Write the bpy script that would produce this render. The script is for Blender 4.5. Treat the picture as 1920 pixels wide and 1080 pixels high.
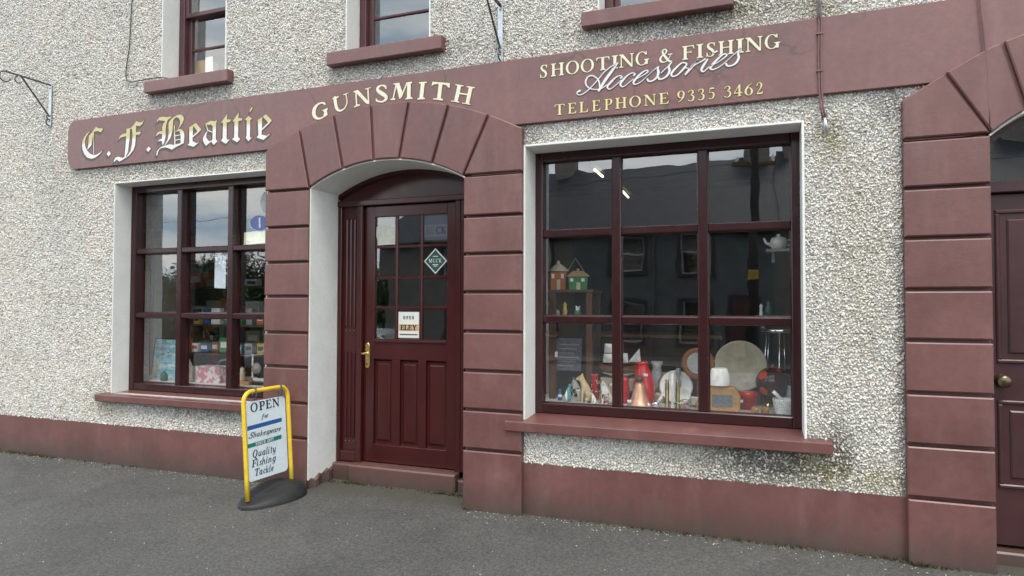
import bpy, math, random
import numpy as np
from mathutils import Vector, Matrix
random.seed(7); rng = np.random.default_rng(7)
scene = bpy.context.scene
for o in list(bpy.data.objects): bpy.data.objects.remove(o, do_unlink=True)
COL = scene.collection
R = math.radians

# ------------------------------------------------------------------ camera
FPX = 1230.0                       # focal length in photo pixels (1920 wide)
YAW, PIT, ROL = 0.3594896, 0.02597208, 0.00211629
CAM = Vector((0.0, -4.2, 1.40))
fwd = Vector((-math.sin(YAW)*math.cos(PIT), math.cos(YAW)*math.cos(PIT), math.sin(PIT)))
rgt0 = Vector((math.cos(YAW), math.sin(YAW), 0)); up0 = rgt0.cross(fwd)
rgt = rgt0*math.cos(ROL) + up0*math.sin(ROL); upv = -rgt0*math.sin(ROL) + up0*math.cos(ROL)
cd = bpy.data.cameras.new('camera'); cam = bpy.data.objects.new('camera', cd); COL.objects.link(cam)
m = Matrix((rgt, upv, -fwd)).transposed().to_4x4(); m.translation = CAM
cam.matrix_world = m
cd.sensor_width = 36; cd.lens = FPX/1920*36; cd.clip_start = 0.05; cd.clip_end = 2000
scene.camera = cam
scene.render.resolution_x, scene.render.resolution_y = 1024, 576

# ------------------------------------------------------------------ sky, sun, exposure
SUN_EL, SUN_AZ = R(64), R(156)      # azimuth clockwise from +Y : in front of the facade, to the right
w = bpy.data.worlds.new('World'); scene.world = w; w.use_nodes = True
nt = w.node_tree; nt.nodes.clear()
def wn(t, **k):
    n = nt.nodes.new(t)
    for a, b in k.items(): setattr(n, a, b)
    return n
sky = wn('ShaderNodeTexSky', sky_type='NISHITA', sun_disc=False, sun_elevation=SUN_EL, sun_rotation=SUN_AZ)
tc = wn('ShaderNodeTexCoord'); mp = wn('ShaderNodeMapping'); mp.inputs['Scale'].default_value = (1.6, 1.6, 13)
mp.inputs['Rotation'].default_value = (0.04, 0.05, 0)
nz = wn('ShaderNodeTexNoise'); nz.inputs['Scale'].default_value = 1.7; nz.inputs['Detail'].default_value = 5; nz.inputs['Roughness'].default_value = 0.5
cr = wn('ShaderNodeValToRGB'); cr.color_ramp.elements[0].position = 0.36; cr.color_ramp.elements[1].position = 0.66
cr.color_ramp.elements[0].color = (11.2, 13.8, 16.6, 1); cr.color_ramp.elements[1].color = (24.6, 24.0, 22.8, 1)
mx = wn('ShaderNodeMixRGB'); mx.inputs[0].default_value = 0.86
bg = wn('ShaderNodeBackground'); bg.inputs['Strength'].default_value = 0.085
wo = wn('ShaderNodeOutputWorld')
L = nt.links.new
L(tc.outputs['Generated'], mp.inputs['Vector']); L(mp.outputs[0], nz.inputs['Vector']); L(nz.outputs['Fac'], cr.inputs[0])
L(sky.outputs[0], mx.inputs[1]); L(cr.outputs[0], mx.inputs[2]); L(mx.outputs[0], bg.inputs[0]); L(bg.outputs[0], wo.inputs[0])
sd = bpy.data.lights.new('sun', 'SUN'); sd.energy = 1.5; sd.angle = R(18); sd.color = (1.0, 0.93, 0.82)
sun = bpy.data.objects.new('sun', sd); COL.objects.link(sun)
sdir = Vector((math.sin(SUN_AZ)*math.cos(SUN_EL), math.cos(SUN_AZ)*math.cos(SUN_EL), math.sin(SUN_EL)))
sun.rotation_euler = sdir.to_track_quat('Z', 'Y').to_euler(); sun.location = (4, -9, 14)
vs = scene.view_settings; vs.view_transform = 'Standard'; vs.look = 'None'; vs.gamma = 1; vs.use_curve_mapping = False
vs.exposure = 0.46
scene.render.engine = 'CYCLES'

# ------------------------------------------------------------------ pixel helpers (a pixel gives a direction; the surface gives the distance)
def ray(px, py): return fwd + rgt*((px-960)/FPX) - upv*((py-540)/FPX)
def at(px, py, Y=0.0):              # on the plane y = Y parallel to the facade
    d = ray(px, py); t = (Y-CAM.y)/d.y; return CAM + d*t
def wx(px, py, Y=0.0): p = at(px, py, Y); return (p.x, p.z)
SLOPE = 0.03                        # the pavement falls slightly away from the wall: z = SLOPE*y
def on_ground(px, py, lift=0.0):
    d = ray(px, py); t = (SLOPE*CAM.y + lift - CAM.z)/(d.z - SLOPE*d.y); return CAM + d*t
def on_z(px, py, z):
    d = ray(px, py); t = (z-CAM.z)/d.z; return CAM + d*t
def mirrored(px, py, P, Yg=0.21):   # the point P metres behind the glass plane's mirror image of the camera
    d = ray(px, py); t = P/d.y
    return Vector((CAM.x+d.x*t, (2*Yg-CAM.y)-P, CAM.z+d.z*t))

# ------------------------------------------------------------------ objects
def obj(name, me, mat=None, parent=None, loc=None):
    o = bpy.data.objects.new(name, me); COL.objects.link(o)
    if mat is not None and me is not None and not me.materials: me.materials.append(mat)
    if parent is not None: o.parent = parent
    if loc is not None: o.location = loc
    return o
def tag(o, label=None, cat=None, group=None, kind=None):
    if label: o['label'] = label
    if cat: o['category'] = cat
    if group: o['group'] = group
    if kind: o['kind'] = kind
    return o
def thing(name, label, cat, loc=(0, 0, 0), rz=0, group=None):
    o = bpy.data.objects.new(name, None); COL.objects.link(o); o.empty_display_size = 0.1
    o.location = loc; o.rotation_euler = (0, 0, rz)
    return tag(o, label, cat, group)
class MB:
    def __init__(s): s.v = []; s.f = []; s.m = []; s.mi = 0
    def add(s, vs_, fs, mi=None):
        b = len(s.v); s.v += [tuple(v) for v in vs_]; s.f += [tuple(b+i for i in f) for f in fs]
        s.m += [s.mi if mi is None else mi]*len(fs); return s
    def box(s, x0, x1, y0, y1, z0, z1):
        v = [(x, y, z) for z in (z0, z1) for y in (y0, y1) for x in (x0, x1)]
        return s.add(v, [(0, 2, 3, 1), (4, 5, 7, 6), (0, 1, 5, 4), (2, 6, 7, 3), (0, 4, 6, 2), (1, 3, 7, 5)])
    def hexa(s, v): # 8 points: bottom ring 0-3 (ccw from above), top ring 4-7
        return s.add(v, [(3, 2, 1, 0), (4, 5, 6, 7), (0, 1, 5, 4), (1, 2, 6, 5), (2, 3, 7, 6), (3, 0, 4, 7)])
    def quad(s, a, b, c, d): return s.add([a, b, c, d], [(0, 1, 2, 3)])
    def lathe(s, prof, n=20, c=(0, 0, 0), sx=1, sy=1, cap=True):
        v = []; f = []
        for r_, z in prof:
            for i in range(n):
                a = 2*math.pi*i/n; v.append((c[0]+r_*math.cos(a)*sx, c[1]+r_*math.sin(a)*sy, c[2]+z))
        for k in range(len(prof)-1):
            for i in range(n):
                j = (i+1) % n; f.append((k*n+i, k*n+j, (k+1)*n+j, (k+1)*n+i))
        if cap: f.append(tuple(range(n-1, -1, -1))); f.append(tuple((len(prof)-1)*n+i for i in range(n)))
        return s.add(v, f)
    def tube(s, pts, r, n=8, closed=False):
        pts = [Vector(p) for p in pts]; k = len(pts); v = []; f = []; ref = None
        rr = r if isinstance(r, (list, tuple)) else [r]*k
        for i, p in enumerate(pts):
            a = pts[(i-1) % k] if (closed or i > 0) else p; b = pts[(i+1) % k] if (closed or i < k-1) else p
            t = (b-a).normalized()
            if ref is None: ref = Vector((0, 0, 1)) if abs(t.z) < 0.9 else Vector((1, 0, 0))
            x = (ref - t*ref.dot(t)).normalized(); y = t.cross(x); ref = x
            for q in range(n):
                an = 2*math.pi*q/n; v.append(p + (x*math.cos(an)+y*math.sin(an))*rr[i])
        for i in range(k if closed else k-1):
            for q in range(n):
                i2 = (i+1) % k; q2 = (q+1) % n; f.append((i*n+q, i*n+q2, i2*n+q2, i2*n+q))
        if not closed: f.append(tuple(range(n-1, -1, -1))); f.append(tuple((k-1)*n+q for q in range(n)))
        return s.add(v, f)
    def sphere(s, c, r, n=14, k=9, sc=(1, 1, 1)):
        prof = [(max(1e-4, math.sin(math.pi*i/k)), -math.cos(math.pi*i/k)) for i in range(k+1)]
        v = []; f = []
        for a, z in prof:
            for i in range(n):
                t = 2*math.pi*i/n; v.append((c[0]+r*a*math.cos(t)*sc[0], c[1]+r*a*math.sin(t)*sc[1], c[2]+r*z*sc[2]))
        for q in range(k):
            for i in range(n):
                j = (i+1) % n; f.append((q*n+i, q*n+j, (q+1)*n+j, (q+1)*n+i))
        return s.add(v, f)
    def mesh(s, name, mats=None, smooth=False):
        me = bpy.data.meshes.new(name); me.from_pydata(s.v, [], s.f)
        for mt in (mats or []): me.materials.append(mt)
        if any(s.m): me.polygons.foreach_set('material_index', s.m)
        if smooth: me.polygons.foreach_set('use_smooth', [True]*len(s.f))
        me.update(); return me
    def build(s, name, mat=None, parent=None, smooth=False, bevel=0, seg=2, loc=None, mats=None):
        me = s.mesh(name, mats, smooth); o = obj(name, me, mat if not mats else None, parent, loc)
        if bevel:
            b = o.modifiers.new('bevel', 'BEVEL'); b.width = bevel; b.segments = seg; b.limit_method = 'ANGLE'; b.angle_limit = R(40)
        if smooth == 'auto':
            pass
        return o
def inset(poly, c):                 # shrink a ccw polygon by c (mitred)
    n = len(poly); out = []
    for i in range(n):
        p0, p1, p2 = Vector(poly[i-1]), Vector(poly[i]), Vector(poly[(i+1) % n])
        a = (p1-p0); b = (p2-p1)
        if a.length < 1e-6 or b.length < 1e-6: out.append(tuple(p1)); continue
        a.normalize(); b.normalize(); na = Vector((-a.y, a.x)); nb = Vector((-b.y, b.x))
        mdir = na+nb; l = max(0.3, mdir.dot(na)); out.append(tuple(p1 + mdir*(c/l)))
    return out
def slab(mb, poly, yf, yb, c=0.0):  # prism of an x-z polygon (ccw seen from the street), chamfered round its front face
    n = len(poly); fr = inset(poly, c) if c else poly
    v = [(x, yf, z) for x, z in fr]
    if c: v += [(x, yf+c*0.8, z) for x, z in poly]
    v += [(x, yb, z) for x, z in poly]
    f = [tuple(range(n))]; k = len(v)//n
    for r_ in range(k-1):
        for i in range(n): j = (i+1) % n; f.append((r_*n+i, (r_+1)*n+i, (r_+1)*n+j, r_*n+j))
    return mb.add(v, f)
def arc_pts(c, r, a0, a1, n): return [(c[0]+r*math.cos(a0+(a1-a0)*i/n), c[1]+r*math.sin(a0+(a1-a0)*i/n)) for i in range(n+1)]

# ------------------------------------------------------------------ materials
def newmat(name):
    mt = bpy.data.materials.new(name); mt.use_nodes = True; t = mt.node_tree; t.nodes.clear()
    o = t.nodes.new('ShaderNodeOutputMaterial'); p = t.nodes.new('ShaderNodeBsdfPrincipled'); t.links.new(p.outputs[0], o.inputs[0])
    return mt, t, p, o
def nd(t, typ, ins=None, **k):
    n = t.nodes.new(typ)
    for a, b in k.items(): setattr(n, a, b)
    for a, b in (ins or {}).items():
        if hasattr(b, 'is_output') or isinstance(b, bpy.types.NodeSocket): t.links.new(b, n.inputs[a])
        else: n.inputs[a].default_value = b
    return n
def c4(c): return (c[0], c[1], c[2], 1)
def ramp(t, fac, stops, interp='LINEAR'):
    n = t.nodes.new('ShaderNodeValToRGB'); e = n.color_ramp.elements; n.color_ramp.interpolation = interp
    while len(e) < len(stops): e.new(0.5)
    for q, (p, c) in zip(e, stops): q.position = p; q.color = c4(c) if len(c) == 3 else c
    t.links.new(fac, n.inputs[0]); return n.outputs[0]
def mixc(t, f, a, b, mode='MIX'):
    n = t.nodes.new('ShaderNodeMixRGB'); n.blend_type = mode
    for i, s in enumerate((f, a, b)):
        if isinstance(s, bpy.types.NodeSocket): t.links.new(s, n.inputs[i])
        elif i == 0: n.inputs[0].default_value = s
        else: n.inputs[i].default_value = c4(s)
    return n.outputs[0]
def math_(t, op, a, b=None, c=None, clamp=False):
    n = t.nodes.new('ShaderNodeMath'); n.operation = op; n.use_clamp = clamp
    for i, s in enumerate((a, b, c)):
        if s is None: continue
        if isinstance(s, bpy.types.NodeSocket): t.links.new(s, n.inputs[i])
        else: n.inputs[i].default_value = s
    return n.outputs[0]
def pos(t): return nd(t, 'ShaderNodeNewGeometry').outputs['Position']
def noise(t, vec, scale, detail=4, rough=0.55, dist=0.0):
    return nd(t, 'ShaderNodeTexNoise', {'Vector': vec, 'Scale': scale, 'Detail': detail, 'Roughness': rough, 'Distortion': dist}).outputs['Fac']
def bump(t, p, h, strength, dist):
    b = nd(t, 'ShaderNodeBump', {'Height': h, 'Strength': strength, 'Distance': dist}); t.links.new(b.outputs[0], p.inputs['Normal'])
def paint(name, col, rough=0.5, var=0.25, scale=6, bmp=0.0, bscale=60, metal=0.0, spec=0.5, obj_space=False, fine=0.0):
    mt, t, p, o = newmat(name)
    v = nd(t, 'ShaderNodeTexCoord').outputs['Object'] if obj_space else pos(t)
    n1 = noise(t, v, scale, 5, 0.6)
    lo = tuple(max(0, c*(1-var)) for c in col); hi = tuple(min(1, c*(1+var)) for c in col)
    c = ramp(t, n1, [(0.3, lo), (0.7, hi)])
    if fine:
        n2 = noise(t, v, scale*14, 3, 0.6); c = mixc(t, fine, c, ramp(t, n2, [(0.3, (0.5, 0.5, 0.5)), (0.7, (1.35, 1.35, 1.35))]), 'MULTIPLY')
    t.links.new(c, p.inputs['Base Color']); p.inputs['Metallic'].default_value = metal; p.inputs['Specular IOR Level'].default_value = spec
    r_ = ramp(t, noise(t, v, scale*2.3, 4), [(0.3, (rough*0.8,)*3), (0.7, (min(1, rough*1.2),)*3)]); t.links.new(r_, p.inputs['Roughness'])
    if bmp: bump(t, p, noise(t, v, bscale, 4), bmp, 0.004)
    return mt
M = {}
def flat(name, col, rough=0.5, **k):
    if name not in M: M[name] = paint(name, col, rough, **k)
    return M[name]
# ------------------------------------------------------------------ material library
STAINS = [ # x, z, rx, rz, strength, kind(0 black, 1 green-yellow)   dirt washed off the sills
 (0.02, 0.50, 0.34, 0.16, 0.95, 0), (0.42, 0.58, 0.11, 0.16, 0.75, 0), (0.33, 0.47, 0.17, 0.13, 0.9, 1), (0.62, 0.42, 0.22, 0.10, 0.6, 1),
 (0.74, 0.85, 0.035, 1.1, 0.45, 0), (-0.2, 0.42, 0.5, 0.1, 0.35, 1), (-2.55, 3.2, 0.55, 0.09, 0.55, 0), (-0.45, 3.2, 0.55, 0.10, 0.7, 0), (-0.1, 3.18, 0.3, 0.1, 0.5, 1),
 (-4.45, 3.15, 0.6, 0.09, 0.45, 0), (-5.4, 0.52, 0.2, 0.12, 0.5, 1), (-4.3, 0.50, 0.7, 0.06, 0.6, 0), (0.40, 2.35, 0.09, 0.16, 0.7, 1), (-6.1, 2.55, 0.25, 0.35, 0.15, 0),
 (0.72, 2.55, 0.10, 0.10, 0.5, 0), (-1.46, 2.55, 0.10, 0.1, 0.45, 0), (-4.9, 2.56, 1.2, 0.06, 0.35, 0), (0.55, 1.6, 0.16, 0.7, 0.30, 1), (0.34, 3.2, 0.14, 0.25, 0.5, 1)]
def stain_color(t, col, rnd=None):
    P = pos(t); s = nd(t, 'ShaderNodeSeparateXYZ', {0: P}); X, Z = s.outputs['X'], s.outputs['Z']
    nz_ = math_(t, 'MULTIPLY', noise(t, P, 6, 6, 0.7), 2.3)
    acc = {0: None, 1: None}
    for x, z, rx, rz, k, kind in STAINS:
        a = math_(t, 'MULTIPLY', math_(t, 'SUBTRACT', X, x), 1/rx); b = math_(t, 'MULTIPLY', math_(t, 'SUBTRACT', Z, z), 1/rz)
        d = math_(t, 'ADD', math_(t, 'MULTIPLY', a, a), math_(t, 'MULTIPLY', b, b))
        g = math_(t, 'MULTIPLY', math_(t, 'EXPONENT', math_(t, 'MULTIPLY', d, -1.0)), k)
        acc[kind] = g if acc[kind] is None else math_(t, 'MAXIMUM', acc[kind], g)
    if rnd is not None: nz_ = math_(t, 'MULTIPLY', nz_, math_(t, 'ADD', math_(t, 'MULTIPLY', nd(t, 'ShaderNodeTexWhiteNoise', {'W': rnd}, noise_dimensions='1D').outputs['Value'], 1.25), 0.05))
    f0 = math_(t, 'MULTIPLY', acc[0], nz_, clamp=True); f1 = math_(t, 'MULTIPLY', acc[1], nz_, clamp=True)
    c = mixc(t, f1, col, mixc(t, 0.75, col, (0.46, 0.40, 0.17), 'MULTIPLY'))
    c = mixc(t, f0, c, mixc(t, 0.9, c, (0.16, 0.16, 0.15), 'MULTIPLY'))
    return c
def pebble_mat():
    mt, t, p, o = newmat('roughcast_pebbles')
    rnd = nd(t, 'ShaderNodeObjectInfo').outputs['Random']
    c = ramp(t, rnd, [(0.0, (0.26, 0.245, 0.22)), (0.06, (0.61, 0.595, 0.56)), (0.45, (0.73, 0.717, 0.68)), (0.72, (0.82, 0.81, 0.775)), (0.90, (0.73, 0.68, 0.59)), (1.0, (0.48, 0.40, 0.31))])
    P = pos(t)
    c = mixc(t, 1.0, c, ramp(t, noise(t, P, 1.3, 6, 0.6), [(0.3, (0.94, 0.945, 0.95)), (0.7, (1.05, 1.035, 1.01))]), 'MULTIPLY')
    c = stain_color(t, c, rnd); t.links.new(c, p.inputs['Base Color']); p.inputs['Roughness'].default_value = 0.75
    return mt
def mortar_mat():
    mt, t, p, o = newmat('roughcast_mortar'); P = pos(t)
    c = ramp(t, noise(t, P, 45, 4, 0.6), [(0.3, (0.37, 0.36, 0.335)), (0.7, (0.59, 0.575, 0.54))])
    c = stain_color(t, c); t.links.new(c, p.inputs['Base Color']); p.inputs['Roughness'].default_value = 0.9
    bump(t, p, noise(t, P, 70, 3), 0.8, 0.01); return mt
def masonry_mat(name, col, cracks=False, rough=0.43):
    mt, t, p, o = newmat(name); P = pos(t); s = nd(t, 'ShaderNodeSeparateXYZ', {0: P}); Z = s.outputs['Z']
    n1 = noise(t, P, 2.2, 6, 0.62); n2 = noise(t, P, 26, 4, 0.6)
    c = ramp(t, n1, [(0.28, tuple(v*0.80 for v in col)), (0.72, tuple(v*1.18 for v in col))])
    c = mixc(t, 0.35, c, ramp(t, n2, [(0.3, (0.72, 0.72, 0.74)), (0.7, (1.2, 1.17, 1.15))]), 'MULTIPLY')
    # chalky bloom in runs
    mpn = nd(t, 'ShaderNodeMapping', {'Vector': P, 'Scale': (7, 7, 1.5)})
    st = ramp(t, noise(t, mpn.outputs[0], 1.0, 5, 0.6), [(0.52, (0, 0, 0)), (0.75, (1, 1, 1))])
    c = mixc(t, math_(t, 'MULTIPLY', st, 0.12), c, (0.38, 0.29, 0.27))
    mpd = nd(t, 'ShaderNodeMapping', {'Vector': P, 'Scale': (9, 9, 1.6), 'Location': (3, 1, 7)})
    run = ramp(t, noise(t, mpd.outputs[0], 1.0, 6, 0.65), [(0.54, (1, 1, 1)), (0.72, (0.74, 0.73, 0.72))]); c = mixc(t, 0.4, c, run, 'MULTIPLY')
    blot = ramp(t, noise(t, P, 4.5, 6, 0.7), [(0.58, (0, 0, 0)), (0.75, (1, 1, 1))]); c = mixc(t, math_(t, 'MULTIPLY', blot, 0.20), c, (0.30, 0.19, 0.16))
    # splashed dirt and algae close to the pavement
    zz = math_(t, 'ADD', Z, math_(t, 'MULTIPLY', noise(t, P, 9, 5, 0.65), -0.22))
    low = nd(t, 'ShaderNodeMapRange', {'Value': zz, 'From Min': 0.10, 'From Max': -0.12, 'To Min': 0.0, 'To Max': 0.85}).outputs[0]
    c = mixc(t, low, c, (0.062, 0.052, 0.043))
    # small flecks where paint has chipped
    vo = nd(t, 'ShaderNodeTexVoronoi', {'Vector': P, 'Scale': 11.0, 'Randomness': 1.0})
    fl = ramp(t, vo.outputs['Distance'], [(0.035, (1, 1, 1)), (0.05, (0, 0, 0))]); gate = ramp(t, nd(t, 'ShaderNodeSeparateColor', {0: vo.outputs['Color']}).outputs[0], [(0.80, (0, 0, 0)), (0.82, (1, 1, 1))])
    c = mixc(t, math_(t, 'MULTIPLY', math_(t, 'MULTIPLY', fl, gate), 0.5), c, (0.05, 0.04, 0.04))
    h = math_(t, 'ADD', math_(t, 'MULTIPLY', noise(t, P, 90, 3), 0.35), math_(t, 'MULTIPLY', noise(t, P, 12, 3), 1.0))
    if cracks:
        wv = nd(t, 'ShaderNodeTexNoise', {'Vector': P, 'Scale': 5.0, 'Detail': 4.0}).outputs['Color']
        Pw = nd(t, 'ShaderNodeVectorMath', {0: P, 1: nd(t, 'ShaderNodeVectorMath', {0: wv, 1: (0.22, 0.22, 0.22)}, operation='MULTIPLY').outputs[0]}, operation='ADD').outputs[0]
        ve = nd(t, 'ShaderNodeTexVoronoi', {'Vector': Pw, 'Scale': 1.25}, feature='DISTANCE_TO_EDGE')
        ck = ramp(t, ve.outputs['Distance'], [(0.0040, (1, 1, 1)), (0.0095, (0, 0, 0))]); gt = ramp(t, noise(t, P, 1.6, 2), [(0.44, (0, 0, 0)), (0.54, (1, 1, 1))])
        ck = math_(t, 'MULTIPLY', ck, gt)
        c = mixc(t, math_(t, 'MULTIPLY', ck, 0.6), c, (0.07, 0.045, 0.045))
    t.links.new(c, p.inputs['Base Color'])
    t.links.new(ramp(t, n1, [(0.3, (rough*0.85,)*3), (0.7, (rough*1.25,)*3)]), p.inputs['Roughness'])
    p.inputs['Specular IOR Level'].default_value = 0.75
    bump(t, p, h, 0.22, 0.006); return mt
def cream_mat():
    mt, t, p, o = newmat('cream_reveal_paint'); P = pos(t); s = nd(t, 'ShaderNodeSeparateXYZ', {0: P})
    c = ramp(t, noise(t, P, 5, 5, 0.6), [(0.3, (0.76, 0.77, 0.73)), (0.7, (0.86, 0.865, 0.83))])
    c = mixc(t, 0.25, c, ramp(t, noise(t, P, 55, 3), [(0.3, (0.8, 0.8, 0.78)), (0.7, (1.1, 1.1, 1.1))]), 'MULTIPLY')
    t.links.new(c, p.inputs['Base Color']); p.inputs['Roughness'].default_value = 0.6; bump(t, p, noise(t, P, 60, 4), 0.25, 0.004); return mt
def asphalt_mat():
    mt, t, p, o = newmat('asphalt'); P = pos(t)
    big = noise(t, P, 0.7, 6, 0.6); fine = noise(t, P, 170, 3, 0.7)
    c = ramp(t, big, [(0.3, (0.063, 0.062, 0.0595)), (0.72, (0.098, 0.096, 0.0925))])
    c = mixc(t, 0.9, c, ramp(t, noise(t, P, 48, 4, 0.75), [(0.32, (0.55, 0.55, 0.55)), (0.68, (1.45, 1.45, 1.43))]), 'MULTIPLY')
    c = mixc(t, 0.9, c, ramp(t, fine, [(0.3, (0.55, 0.55, 0.55)), (0.7, (1.45, 1.45, 1.42))]), 'MULTIPLY')
    st2 = ramp(t, noise(t, P, 1.9, 6, 0.7, 0.8), [(0.50, (1, 1, 1)), (0.66, (0.82, 0.82, 0.82))]); c = mixc(t, 1.0, c, st2, 'MULTIPLY')
    v = nd(t, 'ShaderNodeTexVoronoi', {'Vector': P, 'Scale': 95.0, 'Randomness': 1.0})
    pick = nd(t, 'ShaderNodeSeparateColor', {0: v.outputs['Color']}).outputs[0]
    chip = math_(t, 'MULTIPLY', ramp(t, v.outputs['Distance'], [(0.26, (1, 1, 1)), (0.36, (0, 0, 0))]), ramp(t, pick, [(0.72, (0, 0, 0)), (0.78, (1, 1, 1))]))
    dens = ramp(t, noise(t, P, 2.2, 4), [(0.35, (0.15, 0.15, 0.15)), (0.65, (1, 1, 1))])
    c = mixc(t, math_(t, 'MULTIPLY', math_(t, 'MULTIPLY', chip, dens), 0.42), c, (0.26, 0.255, 0.24))
    # damp green strip against the building
    s = nd(t, 'ShaderNodeSeparateXYZ', {0: P}); yy = math_(t, 'ADD', s.outputs['Y'], math_(t, 'MULTIPLY', noise(t, P, 6, 5, 0.6), 0.28))
    mo = nd(t, 'ShaderNodeMapRange', {'Value': yy, 'From Min': 0.0, 'From Max': 0.13, 'To Min': 0.0, 'To Max': 0.6}).outputs[0]
    c = mixc(t, mo, c, mixc(t, noise(t, P, 30, 3), (0.040, 0.036, 0.029), (0.075, 0.070, 0.045)))
    t.links.new(c, p.inputs['Base Color']); p.inputs['Roughness'].default_value = 0.82
    hh = math_(t, 'ADD', math_(t, 'MULTIPLY', fine, 0.8), math_(t, 'MULTIPLY', noise(t, P, 60, 3), 0.6))
    bump(t, p, hh, 0.7, 0.006); return mt
def glass_mat(name, refl=0.18, tint=(0.98, 0.985, 0.98)):
    mt, t, p, o = newmat(name); t.nodes.remove(p); P = pos(t)
    lw_ = nd(t, 'ShaderNodeLayerWeight', {'Blend': 0.25}).outputs['Fresnel']
    fac = math_(t, 'ADD', math_(t, 'MULTIPLY', lw_, 0.9), refl, clamp=True)
    grime = ramp(t, noise(t, P, 3.0, 5, 0.65), [(0.35, (0.94, 0.95, 0.945)), (0.7, tint)])
    tr = nd(t, 'ShaderNodeBsdfTransparent', {'Color': grime}); gl = nd(t, 'ShaderNodeBsdfGlossy', {'Color': mixc(t, fac, (0, 0, 0), (0.95, 0.985, 1.0)), 'Roughness': 0.004})
    b = nd(t, 'ShaderNodeBump', {'Height': noise(t, P, 2.2, 2), 'Strength': 0.06, 'Distance': 0.02}); t.links.new(b.outputs[0], gl.inputs['Normal'])
    ad = nd(t, 'ShaderNodeAddShader'); t.links.new(tr.outputs[0], ad.inputs[0]); t.links.new(gl.outputs[0], ad.inputs[1]); t.links.new(ad.outputs[0], o.inputs[0])
    return mt
def emis(name, col, s):
    mt, t, p, o = newmat(name); p.inputs['Base Color'].default_value = c4(col); p.inputs['Emission Color'].default_value = c4(col); p.inputs['Emission Strength'].default_value = s; return mt

MAROON = (0.158, 0.064, 0.057)
M['pebble'] = pebble_mat(); M['mortar'] = mortar_mat()
M['maroon'] = masonry_mat('maroon_masonry_paint', MAROON); M['fascia'] = masonry_mat('maroon_fascia_sky_lit', (0.190, 0.086, 0.080), cracks=True)  # fascia maroon made paler, putting the sky's sheen into its colour
M['sill'] = masonry_mat('maroon_sill_paint', (0.158, 0.063, 0.056), rough=0.36)
M['cream'] = cream_mat(); M['asphalt'] = asphalt_mat()
M['joinery'] = paint('dark_maroon_gloss', (0.036, 0.0095, 0.0105), 0.23, 0.10, 5, bmp=0.03, bscale=30)
M['door'] = paint('door_maroon_gloss', (0.054, 0.0088, 0.0088), 0.20, 0.12, 4, bmp=0.03, bscale=24)
M['door2'] = paint('brown_door_paint', (0.060, 0.022, 0.024), 0.35, 0.2, 4, bmp=0.15, bscale=30)
M['sash'] = paint('sash_paint', (0.085, 0.035, 0.040), 0.34, 0.2, 5, bmp=0.1)
M['glass'] = glass_mat('window_glass'); M['glass_dim'] = glass_mat('street_glass', 0.08)
M['brass'] = paint('brass', (0.72, 0.52, 0.20), 0.22, 0.1, 20, metal=1.0)
M['oldbrass'] = paint('tarnished_brass', (0.28, 0.22, 0.11), 0.35, 0.25, 20, metal=1.0)
M['galv'] = paint('galvanised_steel', (0.50, 0.53, 0.55), 0.42, 0.2, 30, metal=0.85)
M['iron'] = paint('dark_iron', (0.10, 0.105, 0.11), 0.5, 0.25, 20, metal=0.6)
M['yellow'] = paint('yellow_powder_coat', (0.80, 0.55, 0.035), 0.40, 0.12, 14, fine=0.15)
M['rubber'] = paint('black_rubber', (0.017, 0.018, 0.019), 0.6, 0.25, 9, bmp=0.25, bscale=120)
M['panel'] = paint('sign_panel_white', (0.70, 0.80, 0.84), 0.30, 0.05, 6)
M['ink'] = paint('sign_ink', (0.022, 0.024, 0.03), 0.5, 0.1, 8)
M['blue'] = paint('sign_blue', (0.025, 0.11, 0.34), 0.4, 0.08, 8); M['green'] = paint('sign_green', (0.02, 0.20, 0.15), 0.4, 0.08, 8)
M['cable'] = paint('black_cable', (0.055, 0.055, 0.06), 0.5, 0.2, 9)
M['white'] = paint('white_paint', (0.78, 0.78, 0.75), 0.4, 0.06, 8)
M['wood'] = paint('pine_wood', (0.42, 0.24, 0.09), 0.5, 0.3, 12); M['darkwood'] = paint('dark_wood', (0.10, 0.045, 0.02), 0.45, 0.3, 10)
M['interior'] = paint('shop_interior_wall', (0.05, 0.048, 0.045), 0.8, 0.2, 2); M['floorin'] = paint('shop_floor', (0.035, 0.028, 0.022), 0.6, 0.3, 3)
M['slate'] = None

# ------------------------------------------------------------------ the setting: pavement, kerb, road
def ground_pt(x, y): return (x, y, SLOPE*y)
KERB_Y = -4.75
mb = MB(); xs = [-60, -14, -9, -6, -3, 0, 2, 4, 8, 30]; ys = [KERB_Y, -3.5, -2.5, -1.6, -0.8, -0.3, 0.6]
for i in range(len(xs)-1):
    for j in range(len(ys)-1):
        a, b, c, d = xs[i], xs[i+1], ys[j], ys[j+1]
        mb.quad(ground_pt(a, c), ground_pt(b, c), ground_pt(b, d), ground_pt(a, d))
tag(mb.build('pavement', M['asphalt']), kind='structure')
M['kerb'] = paint('granite_kerb', (0.27, 0.265, 0.255), 0.8, 0.25, 20, bmp=0.4)
kz = SLOPE*KERB_Y
for i in range(26):
    x = -30+i*1.8
    k = MB().box(x, x+1.79, KERB_Y-0.15, KERB_Y-0.003, kz-0.25, kz+0.003).build('kerb', M['kerb'], bevel=0.012); tag(k, kind='structure')
M['road'] = paint('road_asphalt', (0.050, 0.050, 0.052), 0.85, 0.25, 3, bmp=0.5, bscale=120, fine=0.5)
rz0 = kz-0.13
mb = MB(); mb.quad((-90, -16.5, -0.62), (60, -16.5, -0.62), (60, KERB_Y-0.15, rz0), (-90, KERB_Y-0.15, rz0)); tag(mb.build('road', M['road']), kind='structure')
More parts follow.
